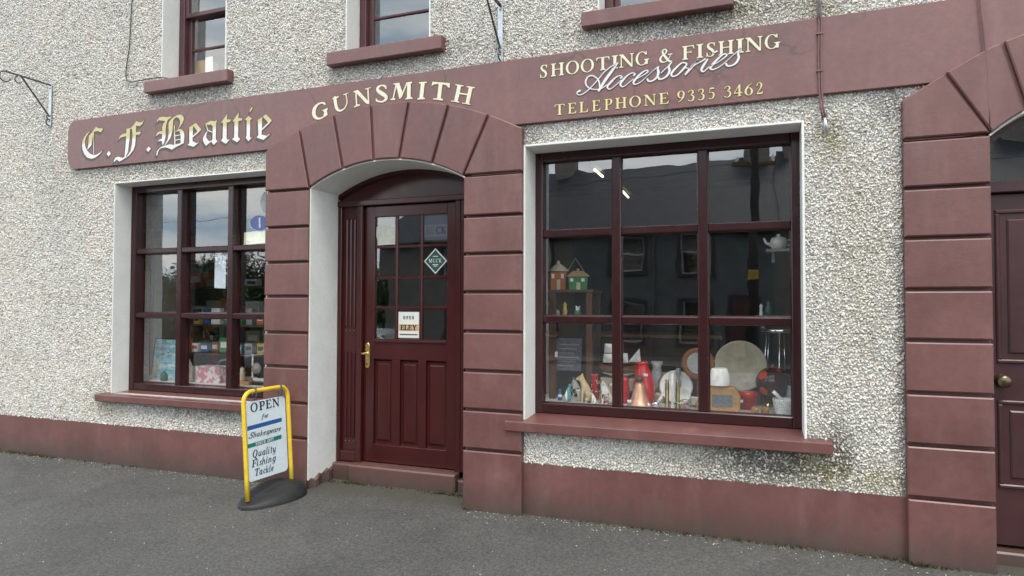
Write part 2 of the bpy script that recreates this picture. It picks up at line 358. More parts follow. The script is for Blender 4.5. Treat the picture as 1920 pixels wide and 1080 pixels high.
mb = MB(); mb.box(-90, 60, -20.34, -16.5, -0.9, -0.50); tag(mb.build('far_pavement', M['asphalt']), kind='structure')
M['land'] = paint('rough_grass_ground', (0.05, 0.065, 0.028), 0.95, 0.3, 0.6)
mb = MB(); mb.quad((-600, -600, -0.95), (600, -600, -0.95), (600, 600, -0.95), (-600, 600, -0.95)); tag(mb.build('ground', M['land']), kind='structure')

# ------------------------------------------------------------------ the shop building
shop = thing('shop_building', 'two-storey roughcast gunsmith shop with maroon arches, plinth and window frames', 'building', (0, 0, 0))
XL, XR, ZT = -9.6, 3.4, 5.9
YD = 0.30                                     # recess of the shop door frame
FZ0, FZ1 = 2.626, 3.074                       # painted fascia band
BW = (-1.487, 0.257, 0.628, 2.486)            # big display window opening x0,x1,z0,z1
LW = (-5.335, -3.640, 0.618, 2.475)
DR = (-3.221, -1.913, -0.05, 2.297)
RD = (1.158, 2.46, -0.05, 2.315)
UZ0, UZ1 = 3.318, 4.75
UP = [(-4.800, -4.090), (-2.927, -2.205), (-0.974, -0.225)]
ARC_D = 2.470; ARC_R = 2.56                   # crown heights of the two arches (inner edge)
holes = [BW, LW, (DR[0], DR[1], -1, ARC_D+0.0), (RD[0], RD[1], -1, ARC_R)] + [(a, b, UZ0, UZ1) for a, b in UP]
xsb = sorted({XL, XR} | {h[0] for h in holes} | {h[1] for h in holes}); zsb = sorted({-0.3, ZT} | {h[2] for h in holes if h[2] > -0.3} | {h[3] for h in holes})
mb = MB()
for i in range(len(xsb)-1):
    for j in range(len(zsb)-1):
        cx, cz = (xsb[i]+xsb[i+1])/2, (zsb[j]+zsb[j+1])/2
        if any(h[0] < cx < h[1] and h[2] < cz < h[3] for h in holes): continue
        mb.box(xsb[i], xsb[i+1], -0.012, 0.36, zsb[j], zsb[j+1])
mb.build('roughcast_wall', M['mortar'], shop)
# arch geometry
def circ3(half, rise): return (half*half+rise*rise)/(2*rise)
dcx = (DR[0]+DR[1])/2; dh = (DR[1]-DR[0])/2; drise = ARC_D-DR[3]; dRi = circ3(dh, drise); dci = (dcx, ARC_D-dRi)
ex0, ex1, ezc = -3.602+0.0, -1.549, 2.877     # outer curve of the door arch: springing on the fascia's lower edge
exc = (ex0+ex1)/2; eh = (ex1-ex0)/2; dRo = circ3(eh, ezc-FZ0); dco = (exc, ezc-dRo)
def on_circle(c, r, x): return c[1]+math.sqrt(max(0, r*r-(x-c[0])**2))
rcx = (RD[0]+RD[1])/2; rh = (RD[1]-RD[0])/2; rRi = circ3(rh, ARC_R-RD[3]); rci = (rcx, ARC_R-rRi)
# wall infill above the arch curves, cream soffit liners
def arch_infill(c, r, x0, x1, ztop, zs):
    n = 14; mb = MB()
    for i in range(n):
        a = x0+(x1-x0)*i/n; b = x0+(x1-x0)*(i+1)/n; za, zb = on_circle(c, r, a)+0.012, on_circle(c, r, b)+0.012
        slab(mb, [(a, min(za, ztop)), (b, min(zb, ztop)), (b, ztop+0.02), (a, ztop+0.02)], -0.011, 0.355)
    return mb
arch_infill(dci, dRi, DR[0], DR[1], ARC_D, DR[3]).build('arch_infill', M['mortar'], shop)
arch_infill(rci, rRi, RD[0], RD[1], ARC_R, RD[3]).build('arch_infill', M['mortar'], shop)
def liner(c, r, x0, x1, zs, zb, y0, y1, th=0.010, yl=-0.046):
    mb = MB(); mb.box(x0, x0+th, yl, y1, zb, zs+0.002); mb.box(x1-th, x1, 0.022, y1, zb, zs+0.002); n = 20
    a0 = math.atan2(zs-c[1], x0-c[0]); a1 = math.atan2(zs-c[1], x1-c[0])
    o_ = arc_pts(c, r+0.0, a0, a1, n); i_ = arc_pts(c, r-th, a0, a1, n)
    for k in range(n):
        mb.hexa([(i_[k+1][0], y0, i_[k+1][1]), (i_[k][0], y0, i_[k][1]), (i_[k][0], y1, i_[k][1]), (i_[k+1][0], y1, i_[k+1][1]),
                 (o_[k+1][0], y0, o_[k+1][1]), (o_[k][0], y0, o_[k][1]), (o_[k][0], y1, o_[k][1]), (o_[k+1][0], y1, o_[k+1][1])])
    return mb
liner(dci, dRi, DR[0], DR[1], DR[3], 0.065, -0.046, YD, 0.010).build('door_reveal', M['cream'], shop)
liner(rci, rRi, RD[0], RD[1], RD[3], -0.05, -0.046, 0.14, 0.010, 0.022).build('door_reveal', M['cream'], shop)
def window_reveal(x0, x1, z0, z1, y1, th=0.010, y0=-0.026):
    mb = MB(); mb.box(x0, x0+th, y0, y1, z0, z1); mb.box(x1-th, x1, y0, y1, z0, z1); mb.box(x0+th, x1-th, y0, y1, z1-th, z1)
    return mb.build('window_reveal', M['cream'], shop, bevel=0.004)
YBW, YLW, YUP = 0.19, 0.145, 0.15
window_reveal(*BW, YBW, 0.014, -0.030); window_reveal(*LW, YLW)
for a, b in UP: window_reveal(a, b, UZ0-0.04, UZ1, YUP)
# plinth
PZ = 0.343
for i, (a, b) in enumerate([(XL, -3.641), (-1.486, 0.757)]):
    MB().box(a, b, -0.017, 0.05, -0.3, PZ).build('plinth', M['maroon'], shop)
# quoined pilasters: every block its own piece over a recessed joint bed
FRONT, BED, BACK = -0.066, -0.024, -0.0125
def quoins(x0, x1, zs, bot):
    mb = MB(); mb.box(x0+0.0005, x1-0.0005, BED, BACK, bot, zs[0]); mb.build('joint_bed', M['maroon'], shop)
    g = 0.0105
    for k in range(len(zs)):
        zt = zs[k]-g; zb = (zs[k+1]+g) if k+1 < len(zs) else bot
        mbq = MB(); slab(mbq, [(x0, zb), (x1, zb), (x1, zt), (x0, zt)], FRONT+random.uniform(-0.001, 0.001), BACK, 0.007)
        mbq.build('quoin_block', M['maroon'], shop)
K = 0.913
zr = lambda L_: [1.4+K*v for v in L_]
PLX = (-3.632, DR[0]); PRX = (DR[1], -1.487); PQX = (0.757, RD[0])
zl = zr([.970, .657, .358, .068, -.238, -.525, -.825, -1.115]); zrr = zr([.983, .671, .385, .096, -.200, -.495, -.787, -1.083]); zq = zr([1.002, .708, .406, .097, -.207, -.520, -.829, -1.143])
quoins(*PLX, zl, -0.2); quoins(*PRX, zrr, -0.2); quoins(*PQX, zq, -0.2)
# voussoirs
def voussoirs(joints, left_poly, right_poly, ci, ri, co, ro):
    g = 0.0105
    def jp(j, s):                      # joint line shifted sideways by s
        (xt, zt), (xb, zb) = j; d = Vector((xb-xt, zb-zt)).normalized(); n = Vector((-d.y, d.x))*s
        return (xt+n.x, zt+n.y), (xb+n.x, zb+n.y)
    polys = []
    t0, b0 = jp(joints[0], -g); polys.append(left_poly(t0, b0))
    for k in range(len(joints)-1):
        t0, b0 = jp(joints[k], g); t1, b1 = jp(joints[k+1], -g)
        n = 6
        outer = [(t1[0]+(t0[0]-t1[0])*i/n,) for i in range(n+1)]; outer = [(x[0], on_circle(co, ro, x[0])) for x in outer]
        inner = [(b0[0]+(b1[0]-b0[0])*i/n,) for i in range(n+1)]; inner = [(x[0], on_circle(ci, ri, x[0])) for x in inner]
        polys.append(inner+outer)
    t0, b0 = jp(joints[-1], g); polys.append(right_poly(t0, b0))
    for p in polys:
        if p is None: continue
        mbv = MB(); slab(mbv, p, FRONT-0.002, BACK, 0.007); mbv.build('voussoir', M['maroon'], shop)
jpx = [((561, 254), (587, 353)), ((625, 219), (642, 323)), ((695, 200), (700, 303)), ((766, 194), (748, 297)), ((841, 198), (810, 305)), ((916, 217), (877, 331))]
J = []
for (a, b) in jpx:
    xt, xb = wx(*a, FRONT)[0], wx(*b, FRONT)[0]
    J.append(((xt, on_circle(dco, dRo, xt)), (xb, on_circle(dci, dRi, min(max(xb, DR[0]), DR[1])))))
g = 0.0105
def lp(t0, b0):
    xs_ = [t0[0]+(ex0-t0[0])*i/5 for i in range(6)]
    return [(PLX[0], zl[0]+g), (DR[0]-0.004, zl[0]+g), t0] + [(x, on_circle(dco, dRo, x)) for x in xs_[1:]] + [(PLX[0], FZ0-0.018)]
def rp_(t0, b0):
    xs_ = [ex1+(t0[0]-ex1)*i/5 for i in range(6)]
    return [(DR[1]+0.004, zrr[0]+g), (PRX[1], zrr[0]+g), (PRX[1], FZ0-0.030)] + [(x, on_circle(dco, dRo, x)) for x in xs_[:-1]] + [t0]
J[0] = (J[0][0], (DR[0]+0.004, DR[3]+0.006)); J[-1] = (J[-1][0], (DR[1]-0.004, DR[3]+0.006))
voussoirs(J, lp, rp_, dci, dRi, dco, dRo)
bedp = [(x, on_circle(dci, dRi, x)+0.004) for x in np.linspace(DR[0]+0.01, DR[1]-0.01, 13)] + [(x, on_circle(dco, dRo, x)-0.006) for x in np.linspace(ex1-0.03, ex0+0.03, 15)]
mb = MB(); n = 12
for i in range(n):
    a = PLX[0]+0.01+(PRX[1]-PLX[0]-0.02)*i/n; b = PLX[0]+0.01+(PRX[1]-PLX[0]-0.02)*(i+1)/n
    lo = lambda x: on_circle(dci, dRi, x)+0.004 if DR[0] < x < DR[1] else DR[3]+0.0
    hi = lambda x: on_circle(dco, dRo, x)-0.006 if ex0 < x < ex1 else FZ0-0.06
    slab(mb, [(a, lo(a)), (b, lo(b)), (b, max(hi(b), lo(b)+.02)), (a, max(hi(a), lo(a)+.02))], -0.0455, -0.0152)
mb.build('joint_bed', M['maroon'], shop)
# right-hand arch
rext = [(0.757, 2.540), (0.956, 2.664), (1.177, 2.784), (1.319, 2.833), (1.55, 2.885), (1.82, 2.900), (2.10, 2.885), (2.45, 2.80), (2.70, 2.68), (2.90, 2.545)]
def rtop(x):
    for (a, za), (b, zb) in zip(rext, rext[1:]):
        if a <= x <= b: return za+(zb-za)*(x-a)/(b-a)
    return rext[0][1] if x < rext[0][0] else rext[-1][1]
rj = [((0.957, 0), (1.158, 0)), ((1.222, 0), (1.318, 0)), ((1.60, 0), (1.60, 0)), ((2.02, 0), (2.02, 0)), ((2.396, 0), (2.30, 0)), ((2.66, 0), (2.46, 0))]
rjj = [((a[0], rtop(a[0])), (b[0], on_circle(rci, rRi, min(max(b[0], RD[0]), RD[1])))) for a, b in rj]
polys = [[(PQX[0], zq[0]+g), (RD[0]-0.004, zq[0]+g), (0.957-0.005, rtop(0.957)-0.006), (PQX[0], rext[0][1])]]
for k in range(len(rjj)-1):
    (t0, b0), (t1, b1) = rjj[k], rjj[k+1]; n = 6
    inner = [(b0[0]+g+(b1[0]-b0[0]-2*g)*i/n) for i in range(n+1)]; outer = [(t1[0]-g+(t0[0]-t1[0]+2*g)*i/n) for i in range(n+1)]
    polys.append([(x, on_circle(rci, rRi, x)) for x in inner] + [(x, rtop(x)) for x in outer])
polys.append([(RD[1]+0.004, zq[0]+g), (2.9, zq[0]+g), (2.9, rext[-1][1]), (2.665, rtop(2.665)-0.006)])
for p in polys: mbv = MB(); slab(mbv, p, FRONT-0.002, BACK, 0.007); mbv.build('voussoir', M['maroon'], shop)
mb = MB()
for i in range(16):
    a = PQX[0]+0.01+(2.89-PQX[0])*i/16; b = PQX[0]+0.01+(2.89-PQX[0])*(i+1)/16
    lo = lambda x: on_circle(rci, rRi, x)+0.004 if RD[0] < x < RD[1] else RD[3]
    slab(mb, [(a, lo(a)), (b, lo(b)), (b, rtop(b)-0.008), (a, rtop(a)-0.008)], -0.0455, -0.0152)
mb.build('joint_bed', M['maroon'], shop)
zq2 = zq
quoins(RD[1], 2.9, zq2, -0.2)
# fascia band with its rounded left end
fx0 = wx(127, 270, -0.045)[0]
fpoly = [(fx0+0.075, FZ0), (XR, FZ0), (XR, FZ1), (fx0+0.10, FZ1)] + [(fx0+0.10-0.10*math.sin(a), FZ1-0.10+0.10*math.cos(a)) for a in np.linspace(0.2, 1.57, 6)] + [(fx0, FZ0+0.10), (fx0+0.02, FZ0+0.05)]
# the sign carries its own lettering (below); sills
def sill(name, x0, x1, y0, yb, zt, th, lab=None):
    mb = MB(); fall = 0.02
    mb.hexa([(x0, y0, zt-th), (x1, y0, zt-th), (x1, yb, zt-th), (x0, yb, zt-th), (x0, y0, zt), (x1, y0, zt), (x1, yb, zt+fall), (x0, yb, zt+fall)])
    return mb.build('window_sill', M['sill'], shop, bevel=0.006)
sill('s', -1.600, 0.389, -0.085, 0.20, 0.624, 0.066); sill('s', -5.47, -3.634, -0.075, 0.155, 0.608, 0.058)
for (a, b), (s0, s1) in zip(UP, [(-4.93, -4.015), (-3.055, -2.085), (-1.07, -0.128)]): sill('s', s0, s1, -0.085, 0.16, UZ0-0.008, 0.098)
# eaves and roof, above the picture
M['slate_own'] = paint('roof_slate_plain', (0.06, 0.065, 0.075), 0.6, 0.3, 6, bmp=0.4, bscale=8)
mb = MB(); mb.hexa([(XL, -0.35, ZT), (XR, -0.35, ZT), (XR, 7.5, ZT), (XL, 7.5, ZT), (XL, 3.4, ZT+2.4), (XR, 3.4, ZT+2.4), (XR, 3.8, ZT+2.4), (XL, 3.8, ZT+2.4)]); mb.build('roof', M['slate_own'], shop)
MB().box(XL, XL+0.3, 0.361, 7.2, -0.3, ZT).box(XR-0.3, XR, 0.361, 7.2, -0.3, ZT).box(XL+0.3, XR-0.3, 6.9, 7.2, -0.3, ZT).build('outer_wall', M['mortar'], shop)
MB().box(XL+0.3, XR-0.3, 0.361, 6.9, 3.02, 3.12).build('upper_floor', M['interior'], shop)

# pebbles of the roughcast, set in the mortar (geometry nodes; nobody could count them)
ZONES = [BW, LW, (PLX[0]-0.004, PRX[1]+0.004, -1, FZ0+0.01), (fx0, 9, FZ0-0.004, FZ1+0.004), (PQX[0]-0.003, 9, -1, 2.545), (0.96, 9, -1, FZ1)] + [(a, b, UZ0-0.03, UZ1) for a, b in UP] \
      + [(-1.600, 0.389, 0.558, 0.634), (-5.47, -3.634, 0.55, 0.622)] + [(s0, s1, UZ0-0.106, UZ0-0.006) for s0, s1 in [(-4.93, -4.015), (-3.055, -2.085), (-1.07, -0.128)]]
sp = 0.0138; nx = int((1.9+8.9)/sp); nzp = int((4.75-PZ)/sp)
gx, gz = np.meshgrid(np.arange(nx)*sp-8.9, np.arange(nzp)*sp+PZ+0.006)
gx = gx+((np.arange(nzp) % 2)*sp*0.5)[:, None]
gx = (gx+rng.uniform(-.42, .42, gx.shape)*sp).ravel(); gz = (gz+rng.uniform(-.42, .42, gz.shape)*sp).ravel()
keep = np.ones(len(gx), bool)
for a, b, c, d in ZONES: keep &= ~((gx > a) & (gx < b) & (gz > c) & (gz < d))
gx, gz = gx[keep], gz[keep]
pm = bpy.data.meshes.new('pebble_dash'); pm.vertices.add(len(gx))
pm.vertices.foreach_set('co', np.stack([gx, rng.uniform(-0.0155, -0.009, len(gx)), gz], 1).ravel()); pm.update()
peb = obj('pebble_dash', pm, M['pebble'], shop); tag(peb, kind='stuff')
ng = bpy.data.node_groups.new('pebbles', 'GeometryNodeTree')
ng.interface.new_socket('Geometry', in_out='INPUT', socket_type='NodeSocketGeometry'); ng.interface.new_socket('Geometry', in_out='OUTPUT', socket_type='NodeSocketGeometry')
gi, go = ng.nodes.new('NodeGroupInput'), ng.nodes.new('NodeGroupOutput')
ico = ng.nodes.new('GeometryNodeMeshIcoSphere'); ico.inputs['Radius'].default_value = 1.0; ico.inputs['Subdivisions'].default_value = 2
sp_ = ng.nodes.new('GeometryNodeSetPosition'); nzn = ng.nodes.new('ShaderNodeTexNoise'); nzn.inputs['Scale'].default_value = 1.3
vm = ng.nodes.new('ShaderNodeVectorMath'); vm.operation = 'SUBTRACT'; vm.inputs[1].default_value = (0.5, 0.5, 0.5)
vm2 = ng.nodes.new('ShaderNodeVectorMath'); vm2.operation = 'SCALE'; vm2.inputs['Scale'].default_value = 1.5
ss = ng.nodes.new('GeometryNodeSetShadeSmooth'); sm = ng.nodes.new('GeometryNodeSetMaterial'); sm.inputs['Material'].default_value = M['pebble']
iop = ng.nodes.new('GeometryNodeInstanceOnPoints')
rv = ng.nodes.new('FunctionNodeRandomValue'); rv.data_type = 'FLOAT_VECTOR'; rv.inputs[0].default_value = (0, 0, 0); rv.inputs[1].default_value = (6.28, 6.28, 6.28)
rs = ng.nodes.new('FunctionNodeRandomValue'); rs.data_type = 'FLOAT_VECTOR'; rs.inputs[0].default_value = (0.0046, 0.0040, 0.0036); rs.inputs[1].default_value = (0.0132, 0.0094, 0.0072)
lk = ng.links.new
lk(ico.outputs[0], sp_.inputs['Geometry']); lk(nzn.outputs['Color'], vm.inputs[0]); lk(vm.outputs[0], vm2.inputs[0]); lk(vm2.outputs[0], sp_.inputs['Offset'])
lk(sp_.outputs[0], ss.inputs[0]); lk(ss.outputs[0], sm.inputs[0]); lk(gi.outputs[0], iop.inputs['Points']); lk(sm.outputs[0], iop.inputs['Instance'])
lk(rv.outputs[0], iop.inputs['Rotation']); lk(rs.outputs[0], iop.inputs['Scale']); lk(iop.outputs[0], go.inputs[0])
md = peb.modifiers.new('pebbles', 'NODES'); md.node_group = ng
# ------------------------------------------------------------------ lettering: strokes -> distance field -> clean outline meshes
class Plane:                        # a vertical plane: origin, horizontal unit direction u, normal n towards the street
    def __init__(s, p0, u, n, v=(0, 0, 1)): s.p0, s.u, s.n, s.v = Vector(p0), Vector(u).normalized(), Vector(n).normalized(), Vector(v).normalized()
    def uv(s, px, py):
        d = ray(px, py); t = (s.p0-CAM).dot(s.n)/d.dot(s.n); q = CAM+d*t-s.p0; return (q.dot(s.u), q.dot(s.v))
    def p3(s, u, v, off): return s.p0+s.u*u+s.v*v+s.n*off
WALLP = Plane((0, -0.045, 0), (1, 0, 0), (0, -1, 0))
def crm(pts, n=10):                 # Catmull-Rom through (x, y, w)
    P = np.array(pts, float); P = np.vstack([2*P[0]-P[1], P, 2*P[-1]-P[-2]]); P[0, 2] = P[1, 2]; P[-1, 2] = P[-2, 2]; out = []
    for i in range(1, len(P)-2):
        for t in np.linspace(0, 1, n, endpoint=False):
            a, b, c, d = P[i-1:i+3]; out.append(0.5*((2*b)+(-a+c)*t+(2*a-5*b+4*c-d)*t*t+(-a+3*b-3*c+d)*t**3))
    out.append(P[-2]); return np.array(out)
def sd_poly(X, Y, poly):
    d = np.full(X.shape, 1e9); ins = np.zeros(X.shape, bool); n = len(poly)
    for i in range(n):
        x1, y1 = poly[i]; x2, y2 = poly[(i+1) % n]; ex, ey = x2-x1, y2-y1; L2 = ex*ex+ey*ey
        if L2 < 1e-14: continue
        t = np.clip(((X-x1)*ex+(Y-y1)*ey)/L2, 0, 1); d = np.minimum(d, np.hypot(X-x1-t*ex, Y-y1-t*ey))
        c = ((y1 > Y) != (y2 > Y)); ins ^= c & (X < (x2-x1)*(Y-y1)/((y2-y1) if y2 != y1 else 1e-12)+x1)
    return np.where(ins, -d, d)
def sd_prims(X, Y, prims):
    D = np.full(X.shape, 1e9)
    for pr in prims:
        k = pr[0]
        if k == 'poly': D = np.minimum(D, sd_poly(X, Y, pr[1]))
        elif k == 'cut': D = np.maximum(D, -sd_poly(X, Y, pr[1]))
        elif k == 'path':
            for x, y, w_ in crm(pr[1], 9): D = np.minimum(D, np.hypot(X-x, Y-y)-max(w_, 1e-5)/2)
    return D
def bounds(prims):
    a = np.array([[p[0], p[1]] for pr in prims if pr[0] != 'cut' for p in pr[1]]); wmax = max([p[2] for pr in prims if pr[0] == 'path' for p in pr[1]]+[0])
    return a.min(0)-wmax/2, a.max(0)+wmax/2
def field_mesh(D, x0, y0, h, thr, plane, off, name, mat):
    D = D-thr; ny, nx = D.shape; ins = D < 0; v = []; f = []
    cnt = ins[:-1, :-1].astype(int)+ins[1:, :-1]+ins[:-1, 1:]+ins[1:, 1:]
    P = lambda i, j: (x0+i*h, y0+j*h)
    for j in range(ny-1):
        i = 0
        while i < nx-1:
            c = cnt[j, i]
            if c == 0: i += 1; continue
            if c == 4:
                k = i
                while k < nx-1 and cnt[j, k] == 4: k += 1
                b = len(v); v += [P(i, j), P(k, j), P(k, j+1), P(i, j+1)]; f.append((b, b+1, b+2, b+3)); i = k; continue
            cs = [(i, j), (i+1, j), (i+1, j+1), (i, j+1)]; pts = []
            for q in range(4):
                a, bb = cs[q], cs[(q+1) % 4]; da, db = D[a[1], a[0]], D[bb[1], bb[0]]
                if da < 0: pts.append(P(*a))
                if (da < 0) != (db < 0):
                    t = da/(da-db); pa, pb = P(*a), P(*bb); pts.append((pa[0]+(pb[0]-pa[0])*t, pa[1]+(pb[1]-pa[1])*t))
            if len(pts) > 2: b = len(v); v += pts; f.append(tuple(range(b, b+len(pts))))
            i += 1
    if not f: return None
    # faces wind towards the street: u to the right, v up, normal n
    flip = plane.u.cross(Vector((0, 0, 1))).dot(plane.n) < 0
    me = bpy.data.meshes.new(name); me.from_pydata([tuple(plane.p3(a, b, off)) for a, b in v], [], [tuple(reversed(q)) if flip else q for q in f]); me.update(); me.materials.append(mat); return me
def letter(prims, plane, parent, fill, h=0.0016, off=0.0008, edge=0.0, edge_mat=None, shade=None, shade_mat=None, inner=0.0, inner_mat=None, name='letter'):
    lo, hi = bounds(prims); pad = edge+0.004+(max(abs(shade[0]), abs(shade[1])) if shade else 0)
    lo = lo-pad; hi = hi+pad; X, Y = np.meshgrid(np.arange(lo[0], hi[0], h), np.arange(lo[1], hi[1], h)); D = sd_prims(X, Y, prims)
    me = field_mesh(D, lo[0], lo[1], h, 0.0, plane, off+0.0016, name, fill)
    if me is None: return None
    o = obj(name, me, fill, parent); o.matrix_parent_inverse = parent.matrix_world.inverted() if parent else Matrix()
    if inner:
        m2 = field_mesh(D, lo[0], lo[1], h, -inner, plane, off+0.0022, 'letter_highlight', inner_mat)
        if m2: obj('letter_highlight', m2, inner_mat, o)
    if edge:
        m2 = field_mesh(D, lo[0], lo[1], h, edge, plane, off+0.0009, 'letter_outline', edge_mat)
        if m2: obj('letter_outline', m2, edge_mat, o)
    if shade:
        S = D.copy()
        for k in range(1, 9):
            du, dv = shade[0]*k/8, shade[1]*k/8; S = np.minimum(S, sd_prims(X-du, Y-dv, prims))
        m2 = field_mesh(S, lo[0], lo[1], h, edge*0.8, plane, off+0.0003, 'letter_shade', shade_mat)
        if m2: obj('letter_shade', m2, shade_mat, o)
    return o
def traced(prims, ox, oy, sc, plane):   # strokes given in an enlarged crop of the picture -> metres on the plane
    out = []
    for pr in prims:
        if pr[0] == 'path':
            q = []
            for x, y, w_ in pr[1]:
                a = plane.uv(ox+x/sc, oy+y/sc); b = plane.uv(ox+(x+6)/sc, oy+(y-6)/sc); s = math.hypot(b[0]-a[0], b[1]-a[1])/math.hypot(6, 6); q.append((a[0], a[1], w_*s))
            out.append(('path', q))
        else: out.append((pr[0], [plane.uv(ox+x/sc, oy+y/sc) for x, y in pr[1]]))
    return out
def PL(*a): return ('poly', list(zip(a[0::2], a[1::2])))
def PA(*a): return ('path', list(zip(a[0::3], a[1::3], a[2::3])))
def BAR(x0, y0, x1, y1, w_):
    d = math.hypot(x1-x0, y1-y0); nx_, ny_ = -(y1-y0)/d*w_/2, (x1-x0)/d*w_/2
    return ('poly', [(x0+nx_, y0+ny_), (x1+nx_, y1+ny_), (x1-nx_, y1-ny_), (x0-nx_, y0-ny_)])

# ---- a roman alphabet drawn with thick and thin strokes, cap height 1
T_, t_, s_ = 0.185, 0.075, 0.055
def stem(x, y0=0, y1=1, w_=None, top=True, bot=True, sw=0.10):
    w_ = T_ if w_ is None else w_; a, b = x-w_/2, x+w_/2
    out = [('poly', [(a, y0), (b, y0), (b, y1), (a, y1)])]
    for on, y, sg in ((top, y1, -1), (bot, y0, 1)):
        if on: out.append(('poly', [(a-sw, y), (b+sw, y), (b+sw, y+sg*s_*0.8), (b+0.01, y+sg*s_*2.0), (a-0.01, y+sg*s_*2.0), (a-sw, y+sg*s_*0.8)]))
    return out
def hbar(x0, x1, y, w_=None): w_ = t_ if w_ is None else w_; return [('poly', [(x0, y-w_/2), (x1, y-w_/2), (x1, y+w_/2), (x0, y+w_/2)])]
def ell(cx, cy, rx, ry, a0=0, a1=360, T=None, t=None, n=24):
    T = T_ if T is None else T; t = t_*0.75 if t is None else t; pts = []
    for i in range(n+1):
        a = R(a0+(a1-a0)*i/n); w_ = t+(T-t)*abs(math.cos(a))**1.3; pts.append((cx+(rx-w_/2)*math.cos(a), cy+(ry-w_/2)*math.sin(a), w_))
    return [('path', pts)]
def beak(x, y, hgt, w_=0.09, d=-1): return [('poly', [(x-w_, y), (x, y), (x, y+d*hgt), (x-0.02, y+d*hgt), (x-w_, y+d*hgt*0.35)])]
G = {}
G['I'] = stem(0.2); G['H'] = stem(0.2)+stem(0.78)+hbar(0.2, 0.78, 0.52)
G['O'] = ell(0.46, 0.5, 0.46, 0.52); G['Q'] = G['O']+[PA(0.5, 0.08, 0.06, 0.62, -0.06, 0.13, 0.85, -0.2, 0.09, 1.0, -0.2, 0.04)]
G['C'] = ell(0.46, 0.5, 0.46, 0.52, 42, 318)+beak(0.84, 1.0, 0.3)
G['G'] = ell(0.46, 0.5, 0.46, 0.52, 45, 312)+beak(0.82, 1.0, 0.28)+stem(0.80, 0.04, 0.44, bot=False, sw=0.11)
G['T'] = stem(0.42, top=False)+hbar(0.0, 0.84, 0.962)+[PL(0, 1, 0.1, 0.94, 0.0, 0.72, -0.03, 0.72), PL(0.84, 1, 0.74, 0.94, 0.84, 0.72, 0.87, 0.72)]
G['N'] = stem(0.16, w_=t_, bot=True, top=False)+[PL(0.02, 1, 0.28, 1, 0.84, 0.12, 0.86, -0.03, 0.76, -0.03, 0.16, 0.84, 0.02, 0.95)]+stem(0.82, 0, 1, t_, True, False)
G['F'] = stem(0.2)+hbar(0.2, 0.72, 0.962)+hbar(0.2, 0.54, 0.52)+[PL(0.72, 1, 0.62, 0.95, 0.72, 0.72, 0.75, 0.72), PL(0.5, 0.52, 0.57, 0.66, 0.57, 0.38)]
G['E'] = G['F']+hbar(0.2, 0.74, 0.038)+[PL(0.74, 0, 0.6, 0.05, 0.76, 0.3, 0.79, 0.3)]
G['L'] = stem(0.2)+hbar(0.2, 0.72, 0.038)+[PL(0.72, 0, 0.56, 0.05, 0.74, 0.34, 0.77, 0.34)]
G['P'] = stem(0.2)+[PA(0.25, 0.965, 0.07, 0.45, 0.965, 0.07, 0.62, 0.87, 0.15, 0.645, 0.72, 0.19, 0.60, 0.56, 0.14, 0.45, 0.475, 0.07, 0.25, 0.475, 0.07)]
G['B'] = G['P']+[PA(0.25, 0.475, 0.07, 0.5, 0.475, 0.07, 0.68, 0.36, 0.17, 0.69, 0.22, 0.19, 0.6, 0.08, 0.12, 0.45, 0.035, 0.07, 0.25, 0.035, 0.07)]
G['K'] = stem(0.2)+[BAR(0.28, 0.42, 0.72, 0.98, 0.08), PL(0.36, 0.55, 0.5, 0.64, 0.92, 0.0, 0.68, 0.0)]+hbar(0.58, 0.9, 0.975, 0.05)+hbar(0.6, 0.98, 0.025, 0.05)
G['M'] = stem(0.12, w_=t_)+[PL(0.06, 1, 0.28, 1, 0.56, 0.3, 0.5, 0.0, 0.46, 0.0), BAR(0.5, 0.08, 0.84, 0.98, 0.07)]+stem(0.9)
G['U'] = [PA(0.2, 0.98, 0.18, 0.2, 0.6, 0.18, 0.22, 0.26, 0.18, 0.34, 0.08, 0.13, 0.5, 0.03, 0.08, 0.66, 0.08, 0.075, 0.77, 0.28, 0.07, 0.78, 0.98, 0.07)]+hbar(0.02, 0.38, 0.97, 0.06)+hbar(0.64, 0.92, 0.97, 0.06)
G['Y'] = stem(0.46, 0, 0.45, top=False)+[PL(0.06, 1, 0.3, 1, 0.55, 0.48, 0.5, 0.38, 0.38, 0.42), BAR(0.48, 0.42, 0.82, 0.98, 0.075)]+hbar(-0.02, 0.36, 0.972, 0.055)+hbar(0.66, 0.96, 0.972, 0.055)
G['S'] = [PA(0.60, 0.80, 0.05, 0.57, 0.90, 0.10, 0.42, 0.975, 0.065, 0.22, 0.93, 0.12, 0.13, 0.77, 0.18, 0.24, 0.60, 0.20, 0.44, 0.46, 0.21, 0.56, 0.28, 0.19, 0.50, 0.10, 0.14, 0.32, 0.02, 0.065, 0.12, 0.07, 0.08, 0.06, 0.20, 0.06)]+[PL(0.66, 1, 0.6, 1, 0.54, 0.9, 0.6, 0.7, 0.64, 0.7), PL(0.0, 0, 0.06, 0, 0.14, 0.1, 0.07, 0.32, 0.02, 0.32)]
G['&'] = [PA(0.98, 0.03, 0.08, 0.80, 0.04, 0.14, 0.55, 0.30, 0.19, 0.30, 0.66, 0.16, 0.26, 0.84, 0.12, 0.38, 0.96, 0.08, 0.52, 0.92, 0.11, 0.56, 0.78, 0.13, 0.44, 0.62, 0.09, 0.20, 0.48, 0.11, 0.08, 0.28, 0.17, 0.16, 0.09, 0.14, 0.36, 0.02, 0.08, 0.60, 0.10, 0.07, 0.80, 0.34, 0.06, 0.86, 0.52, 0.06)]+hbar(0.68, 1.02, 0.55, 0.075)
